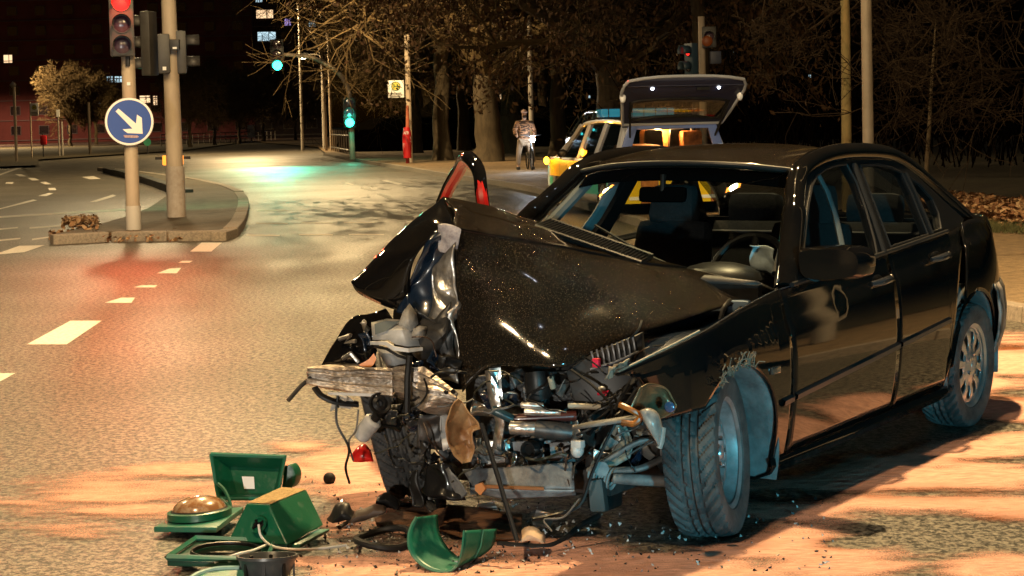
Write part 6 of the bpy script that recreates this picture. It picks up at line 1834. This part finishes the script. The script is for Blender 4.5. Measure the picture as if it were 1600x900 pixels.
# ================================================================== apartment blocks far behind
WALLB = pm('flare_red_wall', (.15, .05, .042), (.11, .035, .03), scale=.3, rough=.9)  # red glow of the signal's flare painted into the wall colour
PANE = pm('dark_pane', (.012, .012, .016), rough=.15)
FRAMEW = pm('window_frame_far', (.10, .085, .08), rough=.6)
LITW = pm('lit_window_warm', (1, .7, .4), (.6, .35, .15), scale=1.6, emit=(1.0, .66, .36), es=.40)
LITC = pm('lit_window_cool', (.7, .9, 1), emit=(.62, .88, 1.0), es=.30)
LITV = pm('lit_window_violet', (.6, .5, .9), emit=(.5, .36, .9), es=.25)
def block(name, label, u0, u1, d, top, nwx, nwz, lit, wall=WALLB, depth=12, z0=2.0, dz=2.9, ww=1.5, wh=1.35):
    a = P(u0, 200, d); c = P(u1, 200, d); a.z = c.z = 0
    W = c.x - a.x
    t = thing(name, label, 'building', (a.x + W / 2, d, 0))
    wl = MB().box((0, depth / 2, top / 2), (W, depth, top)).build('wall', wall, t, smooth=0)
    MB().box((0, depth / 2, top + .15), (W + .6, depth + .6, .3)).build('roof', SIGB, t, smooth=0)
    fm = pmn = None
    for i in range(nwx):
        for j in range(nwz):
            x = -W / 2 + W * (i + .5) / nwx; z = z0 + dz * j
            if z + 1 > top: continue
            if fm is None:
                fo = MB().box((0, -.06, 0), (ww, .16, wh)).build('window', FRAMEW, t, smooth=0)
                po = MB().box((0, -.15, 0), (ww - .16, .03, wh - .16)).build('pane', PANE, fo, smooth=0)
                fm, pmn = fo.data, po.data
            else:
                fo = bpy.data.objects.new('window', fm); COL.objects.link(fo); fo.parent = t
                po = bpy.data.objects.new('pane', pmn); COL.objects.link(po); po.parent = fo
            fo.location = (x, 0, z)
    # lit windows sit where the photograph shows them
    for (u, v, w, h, m_) in lit:
        p = P(u, v, d) - Vector((a.x + W / 2, d, 0)); k = d / 2800
        fo = MB().box((p.x, -.10, p.z), (w * k + .25, .2, h * k + .25)).build('window', FRAMEW, t, smooth=0)
        MB().box((p.x, -.21, p.z), (w * k, .03, h * k)).build('lit_pane', m_, fo, smooth=0)
        MB().box((p.x + .12 * w * k, -.235, p.z), (.09, .03, h * k)).build('mullion', FRAMEW, fo, smooth=0)
        if m_ is LITC: MB().box((p.x - .25 * w * k, -.235, p.z - .1 * h * k), (.09, .03, h * k * .8)).build('mullion', FRAMEW, fo, smooth=0)
    for j in range(nwz):
        MB().box((0, -.15, z0 - 1.45 + dz * j), (W, .3, .12)).build('storey_band', FRAMEW, t, smooth=0)
    return t
block('apartment_block', 'dark apartment block, red glow painted on its walls, behind the traffic lights with a few lit windows', -260, 398, 262, 34, 15, 10,
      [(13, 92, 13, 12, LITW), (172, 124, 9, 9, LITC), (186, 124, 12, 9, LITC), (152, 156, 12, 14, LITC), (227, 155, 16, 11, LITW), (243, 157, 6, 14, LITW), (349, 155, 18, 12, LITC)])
block('apartment_block', 'darker apartment block at the bend with a column of lit windows', 399, 505, 240, 32, 3, 10,
      [(414, 22, 26, 13, LITW), (417, 57, 28, 14, LITC), (450, 35, 10, 11, LITV), (488, 37, 10, 9, LITC), (428, 153, 16, 12, pm('lit_teal', (.1, .5, .5), emit=(.1, .5, .5), es=.2)), (405, 1, 10, 5, LITC)], wall=pm('dark_grey_wall', (.030, .020, .022), rough=.9))
block('far_building', 'black block far off behind the trees on the right, with pinpoint lit windows', 640, 1700, 330, 22, 22, 5,
      [(1265, 119, 3, 4, LITC), (1266, 130, 2, 2, LITC), (1294, 149, 6, 4, pm('lit_green', (.2, .9, .6), emit=(.2, .95, .6), es=2)), (1396, 158, 3, 3, LITC), (1503, 153, 4, 3, LITC), (1160, 149, 5, 4, LITC), (1146, 83, 2, 3, LITC),
       (735, 97, 4, 5, LITW), (783, 151, 4, 7, LITW), (775, 195, 12, 5, LITW), (740, 153, 14, 3, LITW), (855, 188, 3, 5, LITC), (869, 183, 3, 5, LITC), (920, 151, 4, 4, LITC), (790, 28, 2, 2, LITC), (1300, 161, 2, 2, LITW)], wall=pm('black_wall', (.010, .008, .008), rough=.9), dz=3.4)

# ================================================================== emergency estate car with open tailgate
SILV = pm('silver_blue_paint', (.40, .43, .50), (.36, .39, .46), scale=2, rough=.3, metal=.35, coat=1)
RYEL = pm('reflective_yellow', (.80, .55, .02), rough=.35, emit=(1, .62, .02), es=.0)
RTEAL = pm('reflective_teal', (.02, .45, .40), rough=.35)
ORLIT = pm('orange_cargo', (.55, .20, .04), (.16, .06, .02), scale=7, rough=.7, bump=.8, bscale=14)
def estate(name, label, loc, rotz, paint, open_gate=True, L_=4.75, W=1.80, Hh=1.55, stripe=True, dark=False):
    """local frame: Y forward, X right, origin under the rear bumper"""
    t = thing(name, label, 'car', loc, rotz)
    ys = [0, .06, .5, 1.2, 1.9, 2.6, 3.1, 3.4, 3.75, 4.3, 4.65, 4.75]
    roof = [1.44, 1.47, 1.54, 1.56, 1.56, 1.53, 1.42, 1.24, 1.03, .95, .82, .60]
    def hw(y, z):
        w = W / 2 - .05 * max(0, (.5 - y)) - .10 * max(0, y - 4.2)
        if z > .92: w -= (z - .92) * .36
        if z < .4: w -= (.4 - z) * .25
        return w
    # lower body sides with wheel openings
    for s in (-1, 1):
        rows = []
        for y in sorted(set(np.linspace(0, L_, 60).round(3).tolist() + [.9 + .36 * math.cos(a) for a in np.linspace(0, PI, 16)] + [3.72 + .36 * math.cos(a) for a in np.linspace(0, PI, 16)])):
            zb = .24
            for cy in (.9, 3.72):
                if abs(y - cy) < .36: zb = max(zb, .32 + math.sqrt(max(0, .36 ** 2 - (y - cy) ** 2)))
            zt = min(.93, np.interp(y, ys, roof))
            rows.append([Vector((s * hw(y, zb + (zt - zb) * q), y, zb + (zt - zb) * q)) for q in np.linspace(0, 1, 9)])
        MB().grid(rows).build('body_side', paint, t, solid=.02)
        # pillars, window band
        for (ya, za, yb, zb_) in ((.06, .93, .22, 1.44), (1.35, .93, 1.28, 1.52), (2.35, .93, 2.30, 1.52), (3.55, .93, 2.85, 1.47)):
            MB().tube([Vector((s * hw(ya, za), ya, za)), Vector((s * hw(yb, zb_), yb, zb_))], .032 if ya > .1 else .06, n=6).build('pillar', paint, t)
        MB().grid([[Vector((s * (hw(y, z) - .02), y, z)) for z in (.92, 1.2, min(1.5, np.interp(y, ys, roof)))] for y in np.linspace(.08, 3.3, 12)]).build('side_window', GLASS_DARK, t)
        if stripe:
            for (za, zb_, mt) in ((.60, .88, RYEL), (.36, .58, RTEAL)):
                for k in range(9):
                    y0, y1 = .12 + k * .5, .12 + k * .5 + .49
                    if abs((y0 + y1) / 2 - .9) < .42 and za < .55 or abs((y0 + y1) / 2 - 3.72) < .42 and za < .55: continue
                    mm = mt
                    MB().grid([[Vector((s * (hw(y, z) + .006), y, z)) for z in np.linspace(za, zb_, 4)] for y in np.linspace(y0, min(y1, 4.4), 4)]).build('reflective_panel', mm, t)
        MB().ball((s * (hw(3.0, .95) + .10), 3.05, 1.0), (.09, .05, .07)).build('wing_mirror', BLACK, t)
        for cy in (.9, 3.72):
            w_ = MB().lathe([(.20, -.09), (.30, -.10), (.325, -.06), (.325, .06), (.30, .10), (.20, .09)], 28, Matrix.Translation((s * .80, cy, .325)) @ Matrix.Rotation(PI / 2, 4, 'Y')).build('wheel', RUBBER, t)
            MB().lathe([(0, .07), (.05, .08), (.19, .06), (.20, .09)], 20, Matrix.Translation((s * .80, cy, .325)) @ Matrix.Rotation(PI / 2 * s, 4, 'Y')).build('rim', COVERM, w_)
    # roof rails, roof, bonnet, windscreen
    for s in (-1, 1):
        MB().tube([Vector((s * (hw(y, 1.5) - .01), y, np.interp(y, ys, roof) - .03)) for y in np.linspace(.04, 2.9, 14)] + [Vector((s * hw(3.6, .97), 3.6, 1.0))], .035, n=8).build('roof_rail', paint, t)
    rows = [[Vector((x * (hw(y, 1.5) - .02) , y, np.interp(y, ys, roof) - .05 * abs(x) ** 2.5)) for x in np.linspace(-1, 1, 13)] for y in np.linspace(.04, 2.85, 14)]
    MB().grid(rows).build('roof', paint, t, solid=.03)
    rows = [[Vector((x * (hw(y, .95) - .03), y, np.interp(y, ys, roof) - .04 * abs(x) ** 2.5)) for x in np.linspace(-1, 1, 13)] for y in np.linspace(3.62, 4.75, 8)]
    MB().grid(rows).build('bonnet', paint, t, solid=.02)
    MB().grid([[Vector((x * hw(y, z) * .97, y, z)) for x in np.linspace(-1, 1, 9)] for y, z in ((2.85, 1.46), (3.25, 1.22), (3.62, 1.0))]).build('windscreen', GLASS_DARK, t)
    MB().box((0, 2.3, .30), (W - .2, 4.3, .08)).build('floor', BLACK, t)
    MB().box((0, 4.74, .5), (W - .3, .06, .5)).build('front_bumper', BLACK, t, bevel=.02)
    # rear: frame ring round the opening, bumper, lamps
    def ring(w, z0, z1, wt): return [Vector((-w, 0, z0)), Vector((w, 0, z0)), Vector((w, 0, .95)), Vector((wt, 0, z1)), Vector((-wt, 0, z1)), Vector((-w, 0, .95))]
    if open_gate:
        MB().poly(ring(W / 2 - .03, .62, 1.47, .70), [[p + Vector((0, 0, 0)) for p in ring(W / 2 - .20, .68, 1.39, .58)]], thick=(0, .06, 0)).build('rear_frame', pm('blue_paint', (.10, .15, .38), rough=.25, coat=1), t, bevel=.012)
    else:
        MB().poly(ring(W / 2 - .03, .40, 1.47, .70), [], thick=(0, .06, 0)).build('rear_frame', paint, t, bevel=.012)
    MB().box((0, -.02, .48), (W - .1, .16, .30)).build('rear_bumper', paint, t, bevel=.05)
    if stripe:
        for k in range(6):
            MB().box((-.70 + .28 * k, -.105, .46), (.27, .02, .40), Matrix.Rotation(.0, 3, 'Y')).build('reflective_panel', RYEL if k % 2 == 0 else ORLIT, t)
        MB().box((0, -.11, .34), (W - .3, .02, .05)).build('white_strip', WHITEP, t)
    for s in (-1, 1):
        MB().box((s * .80, -.01, .88), (.13, .10, .26)).build('tail_lamp', MATS['red_lamp'], t, bevel=.03)
    # interior load, seats
    if open_gate:
        for (x, y, z, sx, sy, sz) in ((-.45, .6, .95, .55, .6, .42), (-.30, .5, 1.05, .4, .5, .2), (.15, 1.3, 1.0, .5, .4, .75), (.55, 1.0, 1.1, .35, .5, .5)):
            MB().box((x, y, z), (sx, sy, sz), Matrix.Rotation(.15 * x, 3, 'Z')).build('cargo', ORLIT, t, bevel=.06)
        MB().box((-.52, .35, .92), (.45, .4, .30), Matrix.Rotation(.2, 3, 'Z')).build('cargo_bag', pm('pale_orange_bag', (.6, .36, .22), (.4, .22, .12), scale=9, rough=.8, bump=.8, bscale=16), t, bevel=.08)
        for x in (-.02, .38):
            MB().box((x, .95, 1.18), (.34, .14, .42), taper=.85).build('seat_back', BLACK, t, bevel=.06)
        # cabin lamp under the roof
        lo = light('cabin_lamp', 'POINT', (0, 0, 0), 40, (1, .5, .15), shadow_soft_size=.08); lo.parent = t; lo.location = (.1, 1.0, 1.42)
        # tailgate swung up: rises and leans back towards the camera
        hz = 1.47
        def gp(x, q, o_=0.0):       # q runs along the gate from the hinge to its lower edge
            Lg = 1.02
            a = math.radians(37) + q * .12
            y = -math.cos(a) * q * Lg; z = math.sin(a) * q * Lg
            bow = -.05 * abs(x) ** 2 * (1 if q > .7 else 0)
            return Vector((x * (.80 + .22 * q - (.08 * max(0, q - .78) / .22)), y + o_ * .75, hz + z + bow * 0 - (.07 * abs(x) ** 3 * max(0, q - .6) / .4) + o_ * .4))
        out = [gp(-1, 0), gp(1, 0)] + [gp(1, q) for q in (.25, .5, .75, .9)] + [gp(x, 1.0) for x in np.linspace(.96, -.96, 9)] + [gp(-1, q) for q in (.9, .75, .5, .25)]
        win = [gp(-.84, .12), gp(-.4, .17), gp(.0, .18), gp(.4, .17), gp(.84, .12), gp(.84, .40), gp(.80, .52), gp(.4, .56), gp(0, .57), gp(-.4, .56), gp(-.80, .52), gp(-.84, .40)]
        g_ = MB().poly(out, [win], thick=(0, .075, -.055)).build('tailgate', pm('gate_lining', (.014, .017, .042), rough=.5), t, bevel=.012)
        MB().tube(out + [out[0]], .026, n=8, cap=False).build('gate_edge', paint, g_)
        MB().poly([p + Vector((0, .03, -.02)) for p in win]).build('tailgate_window', glass_mat('tailgate_glass', (.7, .68, .55), 3.6), g_)
        MB().tube(catmull(win, 3, closed=True) + [win[0]], .022, n=6, cap=False).build('window_seal', BLACK, g_)
        MB().grid([[gp(x, q, -.012) for x in np.linspace(-.86, .86, 12)] for q in np.linspace(.62, .93, 5)]).build('gate_lining', pm('gate_panel', (.010, .012, .034), rough=.4), g_)
        for x in (-.52, .56):
            MB().ball(gp(x, .80, -.03), (.026, .02, .026)).build('gate_lamp', pm('white_gate_lamp', (1, 1, 1), emit=(.85, .92, 1), es=4), g_)
        MB().box(gp(.30, .80, -.03), (.20, .03, .08)).build('handle_recess', BLACK, g_)
        for s in (-1, 1):
            MB().ball(gp(s * .99, .62, -.01), (.05, .05, .085)).build('corner_lamp', pm('pale_corner_lamp', (.7, .75, .85), rough=.2), g_)
            MB().tube([Vector((s * .68, .03, 1.25)), gp(s * .86, .52)], .018, n=6).build('gas_strut', BLACK, t)
    return t
EST = estate('emergency_estate_car', 'silver emergency estate car with yellow and teal flanks and its tailgate wide open', Vector((2.50, 27.6, 0.04)), math.radians(12.5), SILV)
# blue light bar on its roof, indicators
BLU = pm('blue_beacon', (.02, .16, .30), rough=.15, coat=1, emit=(.02, .35, .6), es=.06)
lbz = 1.56
lb = MB().box((0, 2.0, lbz + .10), (1.25, .30, .14)).build('light_bar', BLU, EST, bevel=.03)
for x in np.linspace(-.5, .5, 6): MB().box((x, 2.0, lbz + .10), (.015, .31, .145)).build('bar_rib', BLACK, lb)
MB().box((0, 2.0, lbz + .02), (1.2, .2, .03)).build('bar_foot', BLACK, lb)
AMB = pm('amber_lit', (1, .5, .05), emit=(1.0, .25, .012), es=5)
am = MB().ball((-.86, 2.2, 1.02), (.03, .06, .06)).build('amber_lamp', AMB, EST)
MB().ball((-.99, 4.2, .86), (.05, .07, .07)).build('amber_lamp', AMB, EST)
lo = light('amber_flasher', 'POINT', (0, 0, 0), 5, (1, .42, .04), shadow_soft_size=.06); lo.parent = EST; lo.location = (-1.15, 2.2, 1.02)
lo = light('amber_flasher', 'POINT', (0, 0, 0), 4, (1, .42, .04), shadow_soft_size=.06); lo.parent = EST; lo.location = (-1.25, 4.2, .9)
# patrol car standing ahead of it
DKG = pm('dark_teal_paint', (.01, .03, .035), rough=.25, coat=1)
PC = estate('patrol_car', 'dark teal vehicle with small lights standing ahead of the open estate car', Vector((3.15, 47, .1)), math.radians(9), DKG, open_gate=False, stripe=False, Hh=1.7, dark=True)
PC.scale = (1.0, 1.0, 1.12)
for (x, y, z) in ((-.82, .1, 1.2), (-.70, .4, 1.47), (-.60, .5, 1.50), (-.88, 1.2, .9), (-.86, .6, 1.1), (-.9, 2.0, 1.0), (-.62, 1.2, 1.53)):
    MB().ball((x, y, z), .035).build('marker_light', pm('teal_marker', (.1, .9, .8), emit=(.1, .9, .75), es=4), PC)

# ================================================================== cyclist
cb_ = G(822, 271); dC = cb_.y
cyc_rot = 0.12
bk_ = thing('bicycle', 'bicycle with a bright white headlight held by the man in the chequered jacket', 'bicycle', cb_ + Vector((.12, 0, .12)), cyc_rot)
# local: the bike points towards the camera (-Y)
for y in (-.52, .52):
    w_ = MB().tube([Vector((.0, y + .33 * math.cos(a), .34 + .33 * math.sin(a))) for a in np.linspace(0, 2 * PI, 28)], .022, n=6, cap=False).build('wheel', RUBBER, bk_)
    b = MB()
    for k in range(10):
        a = PI * 2 * k / 10
        b.tube([Vector((0, y, .34)), Vector((0, y + .32 * math.cos(a), .34 + .32 * math.sin(a)))], .004, n=3)
    b.build('spokes', GALV, w_)
FRM = pm('bike_frame', (.05, .06, .07), rough=.3, coat=1)
b = MB()
for a, c in (((0, .10, .32), (0, .28, .86)), ((0, .10, .32), (0, -.38, .82)), ((0, .25, .78), (0, -.36, .90)), ((0, .10, .32), (0, .52, .34)), ((0, .25, .76), (0, .52, .34)), ((0, -.35, .95), (0, -.52, .34))):
    b.tube([a, c], .020, n=8)
b.build('frame', FRM, bk_)
MB().tube([(-.32, -.22, 1.06), (-.2, -.34, 1.05), (0, -.37, 1.02), (.2, -.34, 1.05), (.32, -.22, 1.06)], .014, n=8).build('handlebar', FRM, bk_)
MB().box((0, .30, .92), (.14, .25, .06)).build('saddle', RUBBER, bk_, bevel=.02)
MB().ball((0.05, -.46, .92), (.07, .05, .07)).build('headlight', pm('white_headlight', (1, 1, 1), emit=(.85, .93, 1.0), es=90), bk_)
light('bicycle_headlight', 'SPOT', Vector(cb_) + Vector((.15, -.72, 1.04)), 60, (.85, .93, 1), target=Vector(cb_) + Vector((0, -9, 0)), spot_size=.9, spot_blend=.6, shadow_soft_size=.06)

def skin_body(name, joints, edges, mat, parent=None, sub=2):
    me = bpy.data.meshes.new(name)
    me.from_pydata([j[0] for j in joints], edges, [])
    o = bpy.data.objects.new(name, me); COL.objects.link(o)
    if parent is not None: o.parent = parent
    md = o.modifiers.new('skin', 'SKIN')
    sv_ = me.skin_vertices[0].data if me.skin_vertices else None
    if sv_ is None:
        me.skin_vertices.new() if hasattr(me.skin_vertices, 'new') else None
        sv_ = me.skin_vertices[0].data
    for i, j in enumerate(joints):
        sv_[i].radius = (j[1], j[2] if len(j) > 2 else j[1])
    sv_[0].use_root = True
    s_ = o.modifiers.new('round', 'SUBSURF'); s_.levels = s_.render_levels = sub
    me.materials.append(mat)
    return o
# person standing astride the bike, facing the camera, head turned a little left
ps = thing('person', 'man in chequered beige jacket and pale cap, standing astride a bicycle on the pavement', 'person', cb_ + Vector((-.02, .08, .12)), cyc_rot)
SKIN = pm('skin', (.42, .24, .16), rough=.6)
body_j = [((0, .0, .92), .15, .12), ((0, .01, 1.08), .15, .11), ((0, .0, 1.28), .17, .12), ((0, .0, 1.42), .15, .10), ((0, -.01, 1.52), .06, .06), ((0, -.04, 1.60), .075, .085), ((0, -.04, 1.70), .082, .10), ((0, -.02, 1.77), .06, .07),
          ((-.20, 0, 1.42), .07, .07), ((-.29, -.04, 1.18), .05, .05), ((-.27, -.26, 1.03), .035, .035), ((-.28, -.34, 1.02), .035, .028),
          ((.20, 0, 1.42), .07, .07), ((.29, -.04, 1.18), .05, .05), ((.27, -.26, 1.03), .035, .035), ((.28, -.34, 1.02), .035, .028),
          ((-.12, 0, .86), .10, .10), ((-.20, -.03, .50), .065, .065), ((-.22, .02, .10), .045, .045), ((-.23, -.12, .04), .045, .035),
          ((.12, 0, .86), .10, .10), ((.20, -.03, .50), .065, .065), ((.22, .02, .10), .045, .045), ((.23, -.12, .04), .045, .035)]
body_e = [(0, 1), (1, 2), (2, 3), (3, 4), (4, 5), (5, 6), (6, 7), (3, 8), (8, 9), (9, 10), (10, 11), (3, 12), (12, 13), (13, 14), (14, 15), (0, 16), (16, 17), (17, 18), (18, 19), (0, 20), (20, 21), (21, 22), (22, 23)]
bd = skin_body('body', body_j, body_e, SKIN, ps)
def checker(name, c1, c2, sc):
    m = bpy.data.materials.new(name); m.use_nodes = True
    N, L = m.node_tree.nodes, m.node_tree.links
    tc = N.new('ShaderNodeTexCoord'); vz = N.new('ShaderNodeTexVoronoi'); vz.inputs['Scale'].default_value = sc
    mp = N.new('ShaderNodeMapping'); mp.inputs['Scale'].default_value = (.6, 1, 1.3)
    L.new(tc.outputs['Object'], mp.inputs[0]); L.new(mp.outputs[0], vz.inputs['Vector'])
    sp = N.new('ShaderNodeSeparateColor'); L.new(vz.outputs['Color'], sp.inputs[0])
    mt = N.new('ShaderNodeMath'); mt.operation = 'GREATER_THAN'; mt.inputs[1].default_value = .5; L.new(sp.outputs[0], mt.inputs[0])
    mx = N.new('ShaderNodeMix'); mx.data_type = 'RGBA'; mx.inputs['A'].default_value = (*c1, 1); mx.inputs['B'].default_value = (*c2, 1)
    L.new(mt.outputs[0], mx.inputs['Factor']); L.new(mx.outputs['Result'], N['Principled BSDF'].inputs['Base Color'])
    N['Principled BSDF'].inputs['Roughness'].default_value = .85
    return m
JACK = checker('chequered_jacket', (.30, .15, .075), (.055, .03, .018), 20)
jj = [((0, .0, .90), .20, .16), ((0, .01, 1.08), .20, .155), ((0, .0, 1.28), .21, .16), ((0, .0, 1.43), .17, .13), ((0, -.01, 1.50), .085, .085),
      ((-.21, 0, 1.42), .095, .095), ((-.31, -.04, 1.18), .08, .08), ((-.28, -.24, 1.04), .058, .058), ((.21, 0, 1.42), .095, .095), ((.31, -.04, 1.18), .08, .08), ((.28, -.24, 1.04), .058, .058)]
skin_body('jacket', jj, [(0, 1), (1, 2), (2, 3), (3, 4), (3, 5), (5, 6), (6, 7), (3, 8), (8, 9), (9, 10)], JACK, bd)
tj = [((0, 0, .90), .165, .135), ((-.12, 0, .84), .12, .12), ((-.20, -.03, .50), .085, .085), ((-.22, .01, .12), .06, .065), ((.12, 0, .84), .12, .12), ((.20, -.03, .50), .085, .085), ((.22, .01, .12), .06, .065)]
skin_body('trousers', tj, [(0, 1), (1, 2), (2, 3), (0, 4), (4, 5), (5, 6)], pm('beige_trousers', (.30, .22, .15), rough=.85), bd)
MB().ball((0, -.02, 1.77), (.098, .115, .07)).build('cap', pm('pale_cap', (.55, .36, .30), rough=.8), bd)
MB().box((0, -.12, 1.755), (.15, .08, .015)).build('cap_peak', MATS['pale_cap'], bd)
MB().ball((0, -.11, 1.62), (.065, .045, .05)).build('beard', pm('dark_beard', (.05, .03, .02), rough=.9), bd)
for s in (-1, 1):
    MB().ball((s * .032, -.128, 1.70), (.011, .008, .008), 8, 6).build('eye', BLACK, bd)
    MB().box((s * .225, -.07, .045), (.10, .28, .09)).build('shoe', pm('dark_shoe', (.03, .025, .02), rough=.7), bd, bevel=.025)
MB().ball((0, -.145, 1.675), (.014, .022, .022), 8, 6).build('nose', SKIN, bd)
